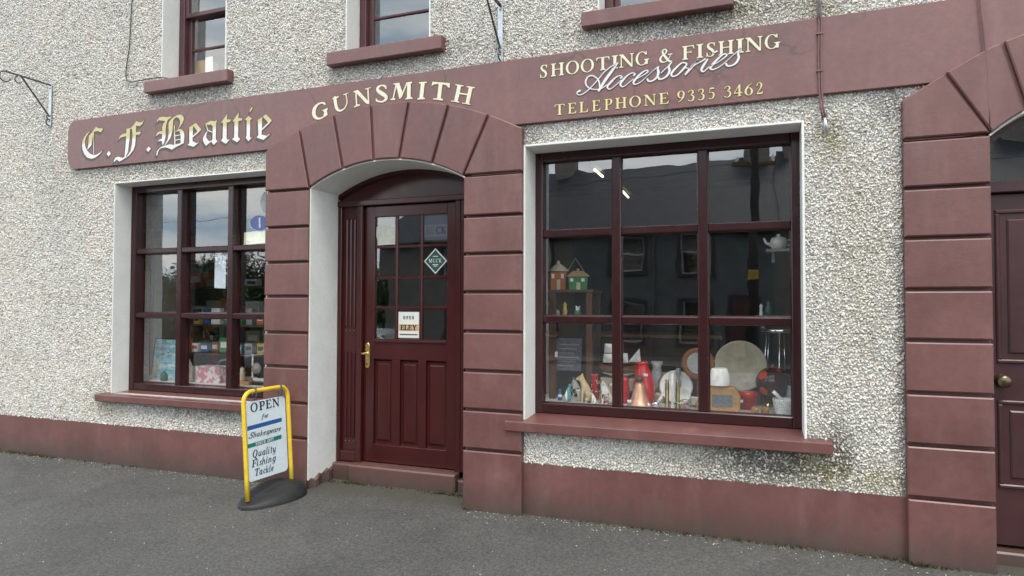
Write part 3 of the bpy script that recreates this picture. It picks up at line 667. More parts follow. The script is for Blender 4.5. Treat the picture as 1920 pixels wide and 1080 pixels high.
G['1'] = stem(0.28, top=False)+[PL(0.28, 1, 0.36, 1, 0.36, 0.9, 0.06, 0.84)]
G['2'] = [PA(0.08, 0.74, 0.10, 0.14, 0.90, 0.09, 0.32, 0.97, 0.07, 0.52, 0.88, 0.15, 0.54, 0.68, 0.17, 0.40, 0.44, 0.11, 0.08, 0.08, 0.06)]+[PL(0.02, 0, 0.66, 0, 0.72, 0.24, 0.66, 0.24, 0.56, 0.13, 0.1, 0.13)]
G['3'] = [PA(0.06, 0.80, 0.10, 0.16, 0.93, 0.08, 0.32, 0.97, 0.07, 0.50, 0.88, 0.14, 0.50, 0.70, 0.15, 0.30, 0.54, 0.06), PA(0.30, 0.55, 0.06, 0.52, 0.46, 0.14, 0.58, 0.28, 0.18, 0.48, 0.08, 0.14, 0.26, 0.02, 0.07, 0.05, 0.10, 0.11)]
G['4'] = [PL(0.40, 0, 0.58, 0, 0.58, 1, 0.48, 1, 0.40, 0.9), BAR(0.47, 0.97, 0.04, 0.30, 0.07)]+hbar(0, 0.76, 0.29, 0.10)+hbar(0.3, 0.68, 0.025, 0.05)
G['5'] = [PL(0.14, 1, 0.58, 1, 0.62, 0.86, 0.16, 0.86), BAR(0.16, 0.98, 0.12, 0.52, 0.06), PA(0.12, 0.53, 0.06, 0.30, 0.60, 0.07, 0.50, 0.50, 0.14, 0.55, 0.30, 0.18, 0.44, 0.09, 0.13, 0.24, 0.02, 0.07, 0.05, 0.08, 0.11)]
G['6'] = ell(0.34, 0.32, 0.34, 0.34, T=0.18)+[PA(0.60, 0.97, 0.05, 0.36, 0.84, 0.09, 0.16, 0.58, 0.16, 0.09, 0.34, 0.18)]
G['9'] = [(k, [((0.68-p[0]), (1-p[1])) + tuple(p[2:]) for p in pts]) for k, pts in G['6']]
G['7'] = [PL(0.02, 1, 0.66, 1, 0.66, 0.94, 0.34, 0, 0.18, 0, 0.50, 0.85, 0.02, 0.85)]
G['8'] = ell(0.33, 0.74, 0.28, 0.28, T=0.14)+ell(0.33, 0.26, 0.33, 0.28, T=0.16)
# ---- italic lower case, x-height 0.62 (drawn upright, sheared when placed)
x_ = 0.62
def vs_(x, y0, y1, w_=0.13): return [PA(x, y1, w_*0.8, x, (y0+y1)/2, w_, x, y0, w_*0.8)]
bowl = PA(0.44, 0.54, 0.05, 0.30, 0.60, 0.06, 0.12, 0.46, 0.13, 0.09, 0.24, 0.14, 0.20, 0.03, 0.08, 0.36, 0.12, 0.05, 0.46, 0.32, 0.05)
exit_ = lambda x: PA(x, 0.12, 0.10, x+0.05, 0.02, 0.07, x+0.18, 0.10, 0.035)
G['a'] = [bowl]+vs_(0.47, 0.08, x_)+[exit_(0.47)]
G['c'] = [PA(0.40, 0.50, 0.10, 0.30, 0.60, 0.05, 0.13, 0.48, 0.12, 0.09, 0.24, 0.14, 0.20, 0.03, 0.08, 0.42, 0.12, 0.04)]
G['e'] = [PA(0.12, 0.28, 0.05, 0.36, 0.36, 0.06, 0.43, 0.50, 0.08, 0.30, 0.60, 0.06, 0.13, 0.46, 0.12, 0.09, 0.24, 0.14, 0.20, 0.03, 0.08, 0.42, 0.12, 0.04)]
G['f'] = [PA(0.52, 0.92, 0.08, 0.42, 1.0, 0.06, 0.30, 0.84, 0.11, 0.24, 0.4, 0.13, 0.20, -0.1, 0.10, 0.08, -0.24, 0.05, -0.02, -0.18, 0.08)]+hbar(0.1, 0.46, 0.60, 0.05)
G['g'] = [bowl]+[PA(0.47, 0.62, 0.12, 0.46, 0.1, 0.13, 0.40, -0.18, 0.09, 0.22, -0.26, 0.06, 0.04, -0.18, 0.08)]
G['h'] = vs_(0.12, 0.0, 1.0)+[PA(0.13, 0.34, 0.04, 0.28, 0.56, 0.05, 0.42, 0.58, 0.10, 0.46, 0.40, 0.13, 0.45, 0.10, 0.11, 0.58, 0.06, 0.04)]
G['i'] = vs_(0.12, 0.08, x_)+[exit_(0.12), PA(0.13, 0.84, 0.13, 0.14, 0.86, 0.13)]
G['k'] = vs_(0.12, 0.0, 1.0)+[PA(0.14, 0.3, 0.04, 0.32, 0.42, 0.06, 0.45, 0.56, 0.09), PA(0.24, 0.36, 0.06, 0.36, 0.14, 0.12, 0.46, 0.02, 0.09, 0.58, 0.1, 0.04)]
G['l'] = vs_(0.12, 0.08, 1.0)+[exit_(0.12)]
G['n'] = vs_(0.12, 0.0, x_)+G['h'][1:]
G['o'] = [PA(0.27, 0.60, 0.06, 0.12, 0.46, 0.13, 0.10, 0.24, 0.14, 0.22, 0.03, 0.06, 0.38, 0.15, 0.13, 0.41, 0.38, 0.14, 0.27, 0.60, 0.06)]
G['p'] = vs_(0.12, -0.28, x_)+[PA(0.13, 0.34, 0.04, 0.28, 0.56, 0.05, 0.44, 0.52, 0.10, 0.46, 0.30, 0.14, 0.36, 0.06, 0.08, 0.16, 0.06, 0.05)]
G['r'] = vs_(0.12, 0.0, x_)+[PA(0.13, 0.34, 0.04, 0.26, 0.54, 0.05, 0.38, 0.56, 0.11)]
G['s'] = [PA(0.36, 0.50, 0.08, 0.26, 0.60, 0.06, 0.12, 0.50, 0.10, 0.22, 0.32, 0.12, 0.34, 0.16, 0.11, 0.22, 0.02, 0.06, 0.05, 0.10, 0.08)]
G['t'] = vs_(0.16, 0.08, 0.82)+[exit_(0.16)]+hbar(0.02, 0.36, 0.60, 0.05)
G['u'] = [PA(0.10, 0.60, 0.11, 0.11, 0.2, 0.13, 0.20, 0.04, 0.08, 0.36, 0.14, 0.05, 0.46, 0.36, 0.05)]+vs_(0.48, 0.08, x_)+[exit_(0.48)]
G['y'] = [PA(0.08, 0.60, 0.11, 0.14, 0.2, 0.13, 0.22, 0.06, 0.08, 0.38, 0.2, 0.05, 0.46, 0.4, 0.05), PA(0.48, 0.60, 0.11, 0.46, 0.1, 0.12, 0.34, -0.18, 0.07, 0.08, -0.26, 0.07)]
def fit_glyph(ch, x0, x1, y0, y1, shear=0.0):   # put a glyph into a box of metres (x0..x1 from its own width, baseline y0, cap height y1)
    pr = G[ch]; lo, hi = bounds(pr); H = y1-y0; sx = (x1-x0)/(hi[0]-lo[0]); ws = (sx+H)/2 if sx > 0 else H; out = []
    for k, pts in pr:
        if k == 'path': out.append((k, [(x0+(a-lo[0])*sx+shear*b*H, y0+b*H, c*ws*0.98) for a, b, c in pts]))
        else: out.append((k, [(x0+(a-lo[0])*sx+shear*b*H, y0+b*H) for a, b in pts]))
    return out
def text_line(s, x0, x1, y0, H, shear=0.0, gap=0.13, space=0.38):   # several glyphs spread over x0..x1
    ws = [(space if c == ' ' else (bounds(G[c])[1][0]-bounds(G[c])[0][0])) for c in s]; tot = sum(ws)+gap*(len(s)-1); k = (x1-x0)/tot; x = x0; out = []
    for c, w_ in zip(s, ws):
        if c != ' ': out.append(fit_glyph(c, x, x+w_*k, y0, y0+H, shear))
        x += (w_+gap)*k
    return out

# ---- colours of the signwriting
def two_tone(name, z_split, top, bot):
    mt, t, p, o = newmat(name); P = pos(t); s = nd(t, 'ShaderNodeSeparateXYZ', {0: P})
    f = nd(t, 'ShaderNodeMapRange', {'Value': math_(t, 'ADD', s.outputs['Z'], math_(t, 'MULTIPLY', noise(t, P, 30, 2), 0.02)), 'From Min': z_split-0.004, 'From Max': z_split+0.026}).outputs[0]
    c = mixc(t, f, bot, top); c = mixc(t, 0.35, c, ramp(t, noise(t, P, 35, 4), [(0.3, (0.8, 0.8, 0.8)), (0.7, (1.08, 1.08, 1.08))]), 'MULTIPLY'); t.links.new(c, p.inputs['Base Color']); p.inputs['Roughness'].default_value = 0.4; return mt
zs1 = WALLP.uv(330, 250)[1]
M['gold_white'] = two_tone('gold_over_white_lettering', zs1, (0.62, 0.54, 0.28), (0.80, 0.79, 0.76))
M['cream_l'] = paint('cream_lettering', (0.79, 0.75, 0.62), 0.42, 0.06, 20); M['gold_l'] = paint('gold_lettering', (0.68, 0.56, 0.24), 0.42, 0.12, 25)
M['gold_p'] = paint('pale_gold_lettering', (0.78, 0.69, 0.40), 0.42, 0.08, 25)
M['olive'] = paint('olive_outline', (0.085, 0.065, 0.035), 0.5, 0.2, 20); M['shade'] = paint('grey_letter_shade', (0.085, 0.078, 0.068), 0.5, 0.15, 20); M['white_l'] = paint('white_lettering', (0.76, 0.76, 0.75), 0.42, 0.05, 20)
M['bluegrey'] = paint('blue_grey_outline', (0.15, 0.15, 0.165), 0.5, 0.15, 20)

# ------------------------------------------------------------------ the painted shop sign
sign = thing('shop_sign', 'long maroon painted fascia sign with gold and white signwritten lettering above the arch', 'sign', (0, 0, 0))
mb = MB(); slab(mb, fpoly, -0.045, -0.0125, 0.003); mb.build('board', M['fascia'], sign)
A_ = (145, 215, 10.8); B_ = (280, 200, 10.8); C_ = (395, 190, 10.8)
black = [
 (A_, [PL(275, 330, 205, 375, 150, 450, 110, 540, 100, 620, 110, 710, 145, 800, 210, 870, 290, 895, 370, 870, 450, 810, 525, 715, 450, 780, 380, 815, 320, 815, 260, 790, 200, 720, 165, 640, 160, 540, 185, 450, 230, 380),
       PL(240, 430, 310, 350, 330, 380, 300, 560, 290, 620, 205, 720, 230, 600), PL(300, 360, 385, 245, 430, 275, 535, 285, 480, 360, 420, 330, 345, 345), BAR(336, 340, 336, 805, 13)]),
 (A_, [PL(600, 795, 645, 735, 685, 790, 635, 850)]),
 (A_, [PL(1000, 285, 1075, 275, 1062, 500, 1030, 760, 985, 850, 960, 860, 975, 700, 995, 450),
       PL(1110, 265, 1195, 215, 1190, 450, 1175, 620, 1140, 720, 1050, 830, 930, 910, 860, 950, 800, 910, 760, 950, 742, 972, 745, 930, 780, 870, 830, 850, 920, 875, 1010, 840, 1080, 740, 1110, 600, 1125, 400),
       PL(1060, 290, 1120, 240, 1165, 185, 1200, 130, 1260, 160, 1320, 145, 1355, 100, 1330, 180, 1270, 235, 1195, 225, 1110, 285), PL(838, 512, 870, 430, 930, 390, 1000, 375, 1000, 435, 930, 450, 880, 470), PL(1185, 355, 1290, 345, 1275, 400, 1185, 410)]),
 (A_, [PL(1400, 710, 1450, 645, 1495, 690, 1440, 755)]),
 (B_, [PL(150, 330, 170, 270, 210, 215, 280, 205, 380, 215, 460, 192, 440, 225, 380, 265, 340, 290, 270, 285, 200, 275), PL(330, 290, 390, 245, 355, 330, 335, 450, 335, 600, 310, 720, 270, 795, 260, 700, 265, 560, 265, 420, 290, 340),
       PL(140, 600, 165, 530, 220, 495, 275, 500, 275, 560, 210, 550), PL(178, 722, 200, 670, 270, 640, 275, 705, 215, 690), PL(395, 330, 440, 260, 500, 210, 565, 195, 490, 270, 480, 400, 470, 520, 430, 640, 340, 765, 305, 790, 370, 680, 395, 560),
       PL(495, 220, 560, 175, 630, 158, 690, 190, 708, 250, 680, 330, 610, 430, 580, 470, 620, 370, 630, 290, 600, 232, 555, 215), PL(525, 512, 600, 450, 660, 462, 705, 510, 715, 600, 702, 742, 638, 765, 640, 560, 610, 492),
       BAR(512, 380, 522, 800, 20), BAR(525, 592, 640, 570, 15), BAR(525, 682, 640, 660, 15), PL(240, 820, 300, 795, 420, 762, 500, 775, 640, 740, 702, 735, 560, 810, 460, 872, 400, 842, 330, 826, 250, 838, 205, 870, 178, 930, 168, 992, 143, 980, 160, 900, 200, 855)]),
 (B_, [PL(812, 420, 890, 385, 880, 700, 960, 740, 1025, 712, 900, 815, 778, 775, 815, 740), PL(812, 422, 950, 330, 1055, 460, 985, 515, 905, 395, 885, 400), BAR(1045, 465, 880, 612, 24)]),
 (C_, [PL(-97, 453, -2, 395, 60, 405, 60, 468, -52, 478), BAR(-95, 455, -52, 592, 22), BAR(-52, 590, 40, 628, 19), PL(-52, 592, -82, 668, -87, 728, -32, 808, 45, 790, -92, 903, -152, 808, -152, 748, -102, 648),
       PL(0, 392, 70, 405, 147, 383, 115, 430, 110, 770, 142, 812, 65, 882, 18, 820, 42, 760, 45, 500, 0, 460)]),
 (C_, [PL(213, 437, 342, 253, 335, 370, 417, 368, 405, 412, 330, 430, 325, 740, 345, 780, 397, 768, 310, 862, 213, 800, 245, 750, 255, 430)]),
 (C_, [PL(448, 407, 577, 223, 565, 340, 647, 348, 635, 387, 565, 400, 560, 720, 602, 765, 540, 832, 438, 770, 480, 730, 485, 410)]),
 (C_, [PL(703, 367, 770, 298, 842, 350, 805, 390, 800, 720, 815, 745, 867, 708, 770, 808, 713, 740, 730, 700, 735, 390)]),
 (C_, [PL(788, 213, 810, 150, 852, 108, 852, 150, 812, 207)]),
 (C_, [PL(958, 377, 1050, 320, 1040, 640, 1030, 670, 1130, 700, 1222, 648, 1075, 782, 933, 735, 970, 690), PL(958, 380, 1125, 262, 1242, 385, 1165, 430, 1060, 310, 1040, 330), BAR(1232, 388, 1042, 572, 26)])]
for (ox, oy, sc), prims in black:
    letter(traced(prims, ox, oy, sc, WALLP), WALLP, sign, M['gold_white'], h=0.0024, edge=0.004, edge_mat=M['olive'], shade=(-0.012, -0.018), shade_mat=M['shade'])
D_ = (575, 145, 12.0); E_ = (730, 140, 11.294)
guns = [
 (D_, [PA(418, 612, 30, 400, 590, 52, 350, 576, 36, 260, 610, 52, 185, 700, 86, 165, 800, 94, 190, 885, 80, 260, 930, 52, 350, 910, 36, 430, 855, 40), PL(375, 755, 335, 745, 482, 688, 488, 700, 460, 750, 478, 850, 430, 882, 382, 872, 395, 790)]),
 (D_, [PL(562, 482, 728, 418, 738, 432, 690, 480, 600, 500), PA(640, 470, 84, 660, 620, 82, 690, 712, 72, 750, 752, 46, 830, 722, 36, 890, 640, 32, 912, 540, 30, 888, 390, 30), PL(818, 388, 942, 342, 948, 360, 838, 408)]),
 (D_, [BAR(1113, 330, 1128, 640, 34), PL(1062, 668, 1110, 630, 1150, 610, 1205, 612, 1208, 635, 1070, 684), PL(1043, 320, 1152, 283, 1130, 345, 1060, 343), PL(1080, 310, 1162, 283, 1412, 560, 1402, 612, 1340, 592, 1110, 345), BAR(1383, 245, 1397, 595, 34), PL(1306, 262, 1442, 222, 1444, 246, 1318, 280)]),
 (D_, [PA(1788, 250, 40, 1770, 205, 52, 1690, 185, 36, 1610, 230, 62, 1605, 295, 78, 1690, 362, 95, 1780, 425, 84, 1790, 490, 70, 1720, 545, 46, 1640, 548, 36, 1580, 525, 46, 1570, 488, 30)]),
 (E_, [BAR(152, 200, 80, 522, 30), PL(12, 542, 40, 510, 128, 498, 132, 522, 122, 542), PL(82, 190, 212, 168, 218, 202, 100, 218), PL(130, 192, 217, 178, 277, 360, 240, 522, 213, 517, 178, 360), BAR(246, 490, 372, 188, 30), BAR(420, 165, 415, 505, 80), PL(355, 168, 492, 148, 482, 190, 370, 200), PL(333, 518, 365, 490, 470, 478, 500, 498, 502, 515, 350, 528)]),
 (E_, [BAR(716, 155, 676, 515, 82), PL(618, 162, 802, 147, 798, 180, 640, 196), PL(588, 520, 620, 490, 735, 482, 762, 508, 760, 522, 600, 532)]),
 (E_, [BAR(1092, 180, 1050, 525, 82), PL(915, 148, 1287, 180, 1282, 277, 1250, 277, 1210, 225, 1130, 212, 1010, 202, 940, 212, 908, 248, 897, 237), PL(927, 505, 960, 498, 1110, 505, 1142, 522, 1137, 552, 925, 527)]),
 (E_, [BAR(1490, 215, 1410, 575, 82), BAR(1732, 255, 1650, 625, 82), BAR(1480, 395, 1690, 428, 34), PL(1398, 198, 1577, 230, 1572, 256, 1405, 228), PL(1637, 238, 1817, 265, 1812, 296, 1640, 268), PL(1308, 545, 1487, 570, 1482, 597, 1310, 567), PL(1543, 590, 1722, 620, 1717, 642, 1545, 612)])]
for (ox, oy, sc), prims in guns:
    letter(traced(prims, ox, oy, sc, WALLP), WALLP, sign, M['gold_p'], h=0.0018, edge=0.0042, edge_mat=M['olive'], inner=0.0030, inner_mat=M['cream_l'])
def row(s, xs, pb, pt, mat, inner_mat, edge=0.0034):     # a horizontal row of capitals: x extents from the picture, one baseline
    zb, zt = WALLP.uv(*pb)[1], WALLP.uv(*pt)[1]; yb = pb[1]; k = -0.115
    for ch, (a, b) in zip(s, xs):
        ym = yb+(0.5*(a+b)-pb[0])*k-(10)
        letter(fit_glyph(ch, WALLP.uv(a+0.8, ym)[0], WALLP.uv(b-0.8, ym)[0], zb, zt), WALLP, sign, mat if ch != '&' else inner_mat, h=0.0015, edge=edge, edge_mat=M['olive'], inner=(0.0012 if ch == 'T' else 0.0022) if ch != '&' else 0.0, inner_mat=inner_mat)
row('SHOOTING&FISHING', [(1010, 1029), (1032, 1059), (1060, 1087), (1088, 1115), (1117, 1144), (1146, 1160), (1160, 1190), (1191, 1221), (1235, 1264), (1278, 1303), (1305, 1320), (1321, 1344), (1346, 1377), (1379, 1396), (1397, 1431), (1433, 1467)], (1033, 144), (1033, 120), M['gold_p'], M['cream_l'])
row('TELEPHONE93353462', [(1039, 1060), (1064, 1082), (1085.5, 1104), (1109.5, 1127), (1131, 1149), (1153, 1176), (1179, 1203), (1207, 1231), (1235, 1255), (1269, 1285), (1288, 1303), (1307, 1322), (1327, 1342), (1356, 1372), (1375, 1393), (1395, 1413), (1416, 1433)], (1050, 215.5), (1050, 195.5), M['gold_l'], M['gold_p'], 0.0030)
F_ = (1070, 80, 9.0); H_ = (1230, 60, 7.68)
acc = [
 (F_, [PA(160, 815, 34, 120, 835, 26, 110, 865, 16, 150, 885, 17, 220, 862, 18, 300, 800, 18, 380, 720, 19, 470, 620, 20, 560, 510, 19, 680, 410, 20, 800, 345, 16), PA(800, 348, 18, 700, 480, 46, 590, 630, 52, 480, 805, 46), PA(492, 740, 26, 482, 660, 25, 440, 600, 22, 370, 560, 21, 300, 578, 25, 260, 640, 29, 262, 710, 25, 310, 765, 19, 380, 790, 17, 460, 792, 15), PA(480, 800, 17, 560, 755, 15, 610, 715, 15)]),
 (F_, [PA(848, 600, 30, 872, 575, 18, 830, 560, 17, 760, 592, 24, 680, 670, 40, 622, 740, 33, 645, 785, 20, 700, 770, 15, 780, 705, 14, 850, 640, 14)]),
 (F_, [PA(1068, 555, 28, 1092, 530, 18, 1040, 515, 17, 960, 557, 24, 880, 640, 40, 842, 702, 33, 865, 745, 20, 920, 730, 15, 1000, 665, 14, 1060, 615, 14)]),
 (F_, [PA(1062, 640, 14, 1180, 580, 16, 1290, 510, 22, 1302, 475, 20, 1260, 475, 22, 1170, 540, 33, 1080, 640, 40, 1062, 690, 26, 1100, 705, 18, 1180, 670, 15, 1280, 580, 14, 1400, 470, 14, 1500, 385, 17)]),
 (F_, [PA(1500, 385, 20, 1472, 440, 33, 1482, 500, 44, 1460, 580, 38, 1390, 642, 26, 1320, 655, 24, 1298, 622, 32)]),
 (H_, [PA(75, 592, 13, 140, 530, 14, 200, 475, 15, 226, 440, 17), PA(218, 448, 20, 186, 500, 30, 196, 560, 36, 170, 620, 32, 110, 670, 22, 50, 682, 24, 38, 658, 28)]),
 (H_, [PA(430, 450, 18, 370, 450, 20, 280, 530, 32, 225, 600, 32, 240, 642, 20, 310, 620, 20, 400, 530, 30, 442, 470, 22, 425, 450, 16), PA(430, 520, 14, 490, 522, 13, 560, 450, 14, 600, 410, 15)]),
 (H_, [PA(602, 403, 18, 512, 510, 38, 425, 612, 28), PA(450, 580, 12, 560, 480, 14, 650, 430, 18, 710, 390, 22)]),
 (H_, [PA(742, 400, 24, 682, 490, 38, 655, 550, 32, 690, 572, 18, 760, 510, 14, 810, 475, 14), PA(838, 298, 27, 878, 280, 24)]),
 (H_, [PA(800, 490, 14, 920, 420, 16, 1010, 350, 20, 1017, 325, 18, 970, 325, 20, 880, 400, 32, 800, 490, 36, 782, 530, 26, 830, 542, 18, 920, 500, 14, 1010, 430, 14, 1120, 330, 14, 1215, 245, 17)]),
 (H_, [PA(1215, 250, 20, 1182, 310, 30, 1192, 370, 36, 1160, 440, 32, 1090, 487, 22, 1030, 490, 24, 1010, 462, 28)])]
for (ox, oy, sc), prims in acc:
    letter(traced(prims, ox, oy, sc, WALLP), WALLP, sign, M['white_l'], h=0.0015, off=0.0032, edge=0.0026, edge_mat=M['bluegrey'])
# ------------------------------------------------------------------ display windows (parts of the shop building)
def display_window(x0, x1, z0, z1, y, vcs, hcs, fw, mw, mh, depth=0.055, topw=None, botw=None, gfac=0.62):
    wn_ = obj('display_window', None, None, shop); wn_.empty_display_size = 0.1
    topw = topw or fw; botw = botw or fw
    def bar(nm, a, b, c, d, yo=0.0, dp=depth):
        m_ = MB(); slab(m_, [(a, c), (b, c), (b, d), (a, d)], y+yo, y+yo+dp, 0.006); return m_.build(nm, M['joinery'], wn_)
    bar('frame_post', x0, x0+fw, z0, z1); bar('frame_post', x1-fw, x1, z0, z1)
    bar('frame_rail', x0+fw, x1-fw, z1-topw, z1, 0.002); bar('frame_rail', x0+fw, x1-fw, z0, z0+botw, 0.002)
    for v in vcs: bar('mullion', v-mw/2, v+mw/2, z0+botw, z1-topw, 0.004)
    xe = [x0+fw]+[q for v in vcs for q in (v-mw/2, v+mw/2)]+[x1-fw]; ze = [z0+botw]+[q for h in hcs for q in (h-mh/2, h+mh/2)]+[z1-topw]
    for h in hcs:
        for i in range(0, len(xe), 2): bar('glazing_bar', xe[i], xe[i+1], h-mh/2, h+mh/2, 0.008)
    panes = {}
    for i in range(0, len(xe), 2):
        for j in range(0, len(ze), 2):
            a, b, c, d = xe[i], xe[i+1], ze[j], ze[j+1]; yg = y+depth*gfac; tilt = random.uniform(-0.0012, 0.0012); tz = random.uniform(-0.001, 0.001)
            m_ = MB(); m_.quad((a-0.003, yg+tilt, c-0.003), (b+0.003, yg-tilt, c-0.003), (b+0.003, yg-tilt+tz, d+0.003), (a-0.003, yg+tilt+tz, d+0.003)); m_.build('pane', M['glass'], wn_); panes[(i//2, j//2)] = (a, b, c, d, yg)
            # putty beads round the pane
            m_ = MB(); e = 0.008
            for p in ([(a, c), (b, c), (b-e, c+e), (a+e, c+e)], [(b, c), (b, d), (b-e, d-e), (b-e, c+e)], [(b, d), (a, d), (a+e, d-e), (b-e, d-e)], [(a, d), (a, c), (a+e, c+e), (a+e, d-e)]):
                m_.quad((p[0][0], yg-0.022, p[0][1]), (p[1][0], yg-0.022, p[1][1]), (p[2][0], yg-0.001, p[2][1]), (p[3][0], yg-0.001, p[3][1]))
            m_.build('putty_bead', M['joinery'], wn_)
    return wn_, panes
bw, bpanes = display_window(-1.484, 0.254, 0.645, 2.484, YBW, [-0.899, -0.334], [1.302, 1.902], 0.062, 0.062, 0.047, 0.065, 0.075, 0.070, 0.72)
lw, lpanes = display_window(-5.330, -3.642, 0.630, 2.472, YLW, [-4.758, -4.188], [1.302, 1.878], 0.060, 0.056, 0.045, 0.105, 0.065, 0.062, 0.80)
# ------------------------------------------------------------------ shop door
door = obj('shop_door', None, None, shop)
YL = YD+0.04                                    # face of the door leaf
dx = lambda px, py=500, Y=YL: wx(px, py, Y)[0]
dz = lambda px, py, Y=YL: wx(px, py, Y)[1]
fp0 = dx(668, 500, YD), dx(678, 500, YD); fp1 = dx(853, 500, YD), dx(863, 500, YD)
tz0, tz1 = dz(678, 386, YD), dz(678, 376, YD)
LFX = (fp0[1], fp1[0])
zb_ = 0.150; zt_ = tz0-0.004
def dbar(nm, a, b, c, d, yf, dp=0.05, ch=0.005, par=door, mat='door'): m_ = MB(); slab(m_, [(a, c), (b, c), (b, d), (a, d)], yf, yf+dp, ch); return m_.build(nm, M[mat], par)
# frame: two posts, head, tympanum panel, fluted side panels
dbar('frame_post', fp0[0], fp0[1], 0.14, tz0, YD, 0.09); dbar('frame_post', fp1[0], fp1[1], 0.10, tz0, YD, 0.09)
dbar('head_rail', DR[0]+0.011, DR[1]-0.011, tz0, tz1, YD-0.012, 0.09)
typ = [(DR[0]+0.011, tz1), (DR[1]-0.011, tz1)] + [(x, min(on_circle(dci, dRi, x)-0.004, 9)) for x in np.linspace(DR[1]-0.011, DR[0]+0.011, 17)]
m_ = MB(); slab(m_, typ, YD+0.030, YD+0.07); m_.build('tympanum_panel', M['door'], door)
no = 17; rim = [(x, on_circle(dci, dRi, x)-0.012) for x in np.linspace(DR[0]+0.011, DR[1]-0.011, no)]; m_ = MB()
for (a, za), (b, zb2) in zip(rim, rim[1:]): slab(m_, [(a, za-0.03), (b, zb2-0.03), (b, zb2), (a, za)], YD, YD+0.029)
m_.build('arch_frame', M['door'], door)
def side_panel(a, b):
    dbar('side_panel', a, b, 0.14, tz0, YD+0.034, 0.03, 0.0)
    dbar('edge_post', a, a+0.030, 0.14, tz0, YD+0.004, 0.029); 
    w_ = b-a-0.03; 
    for (c, d) in ((0.33, 1.02), (1.22, tz0-0.10)):
        for k in range(3):
            xm = a+0.03+w_*(0.25+0.25*k); m2 = MB(); slab(m2, [(xm-0.011, c), (xm+0.011, c), (xm+0.011, d), (xm-0.011, d)], YD+0.020, YD+0.0335, 0.009); m2.build('flute', M['door'], door)
        for k in range(3):
            xm = a+0.03+w_*(0.25+0.25*k); MB().sphere((xm, YD+0.032, c-0.03), 0.005, 8, 6).build('stud', M['oldbrass'], door, True)
    dbar('base_block', a+0.030, b, 0.14, 0.225, YD+0.006, 0.027, 0.008)
side_panel(DR[0]+0.011, fp0[0]); side_panel(fp1[1], DR[1]-0.011)
# leaf
gx_ = [dx(702), dx(742), dx(788.5), dx(838)]; gz_ = [dz(702, 635), dz(702, 577), dz(702, 521), dz(702, 463), dz(702, 407)]
mw_ = 0.024; colsx = [(gx_[0], gx_[1]-mw_/2), (gx_[1]+mw_/2, gx_[2]-mw_/2), (gx_[2]+mw_/2, gx_[3])]; rowsz = [(gz_[0], gz_[1]-mw_/2), (gz_[1]+mw_/2, gz_[2]-mw_/2), (gz_[2]+mw_/2, gz_[3]-mw_/2), (gz_[3]+mw_/2, gz_[4])]
dbar('stile', LFX[0]+0.003, gx_[0], zb_, zt_, YL, 0.045, 0.003); dbar('stile', gx_[3], LFX[1]-0.003, zb_, zt_, YL, 0.045, 0.003)
pz0, pz1 = dz(702, 833), dz(702, 673)
dbar('top_rail', gx_[0], gx_[3], gz_[4], zt_, YL+0.001, 0.044, 0.003); dbar('lock_rail', gx_[0], gx_[3], pz1, gz_[0], YL+0.001, 0.044, 0.003); dbar('bottom_rail', gx_[0], gx_[3], zb_, pz0, YL+0.001, 0.044, 0.003)
dbar('weather_bar', gx_[0], gx_[3], gz_[0]-0.028, gz_[0]-0.010, YL-0.010, 0.0105, 0.004)
px_ = [(dx(704, 750), dx(734, 750)), (dx(749, 750), dx(783, 750)), (dx(798, 750), gx_[3])]; px_[0] = (gx_[0], px_[0][1])
for i in range(2): dbar('muntin', px_[i][1], px_[i+1][0], pz0, pz1, YL+0.001, 0.044, 0.003)
for a, b in px_:
    dbar('panel', a, b, pz0, pz1, YL+0.024, 0.02, 0.0); dbar('panel_field', a+0.022, b-0.022, pz0+0.03, pz1-0.03, YL+0.010, 0.0135, 0.012)
    m_ = MB()
    for p in ([(a, pz1), (b, pz1), (b-0.012, pz1-0.016), (a+0.012, pz1-0.016)], [(b, pz0), (a, pz0), (a+0.012, pz0+0.016), (b-0.012, pz0+0.016)]):
        m_.quad((p[0][0], YL+0.003, p[0][1]), (p[1][0], YL+0.003, p[1][1]), (p[2][0], YL+0.0235, p[2][1]), (p[3][0], YL+0.0235, p[3][1]))
    m_.build('panel_moulding', M['door'], door)
for i in range(2): dbar('glazing_bar', colsx[i][1], colsx[i+1][0], gz_[0], gz_[4], YL+0.004, 0.03, 0.007)
for (a, b) in colsx:
    for j in range(3): dbar('glazing_bar', a, b, rowsz[j][1], rowsz[j+1][0], YL+0.006, 0.028, 0.007)
dpanes = {}
for i, (a, b) in enumerate(colsx):
    for j, (c, d) in enumerate(rowsz):
        m_ = MB(); e = random.uniform(-.0006, .0006); m_.quad((a-.002, YL+.022+e, c-.002), (b+.002, YL+.022-e, c-.002), (b+.002, YL+.022-e, d+.002), (a-.002, YL+.022+e, d+.002)); m_.build('pane', M['glass'], door); dpanes[(i, j)] = (a, b, c, d)
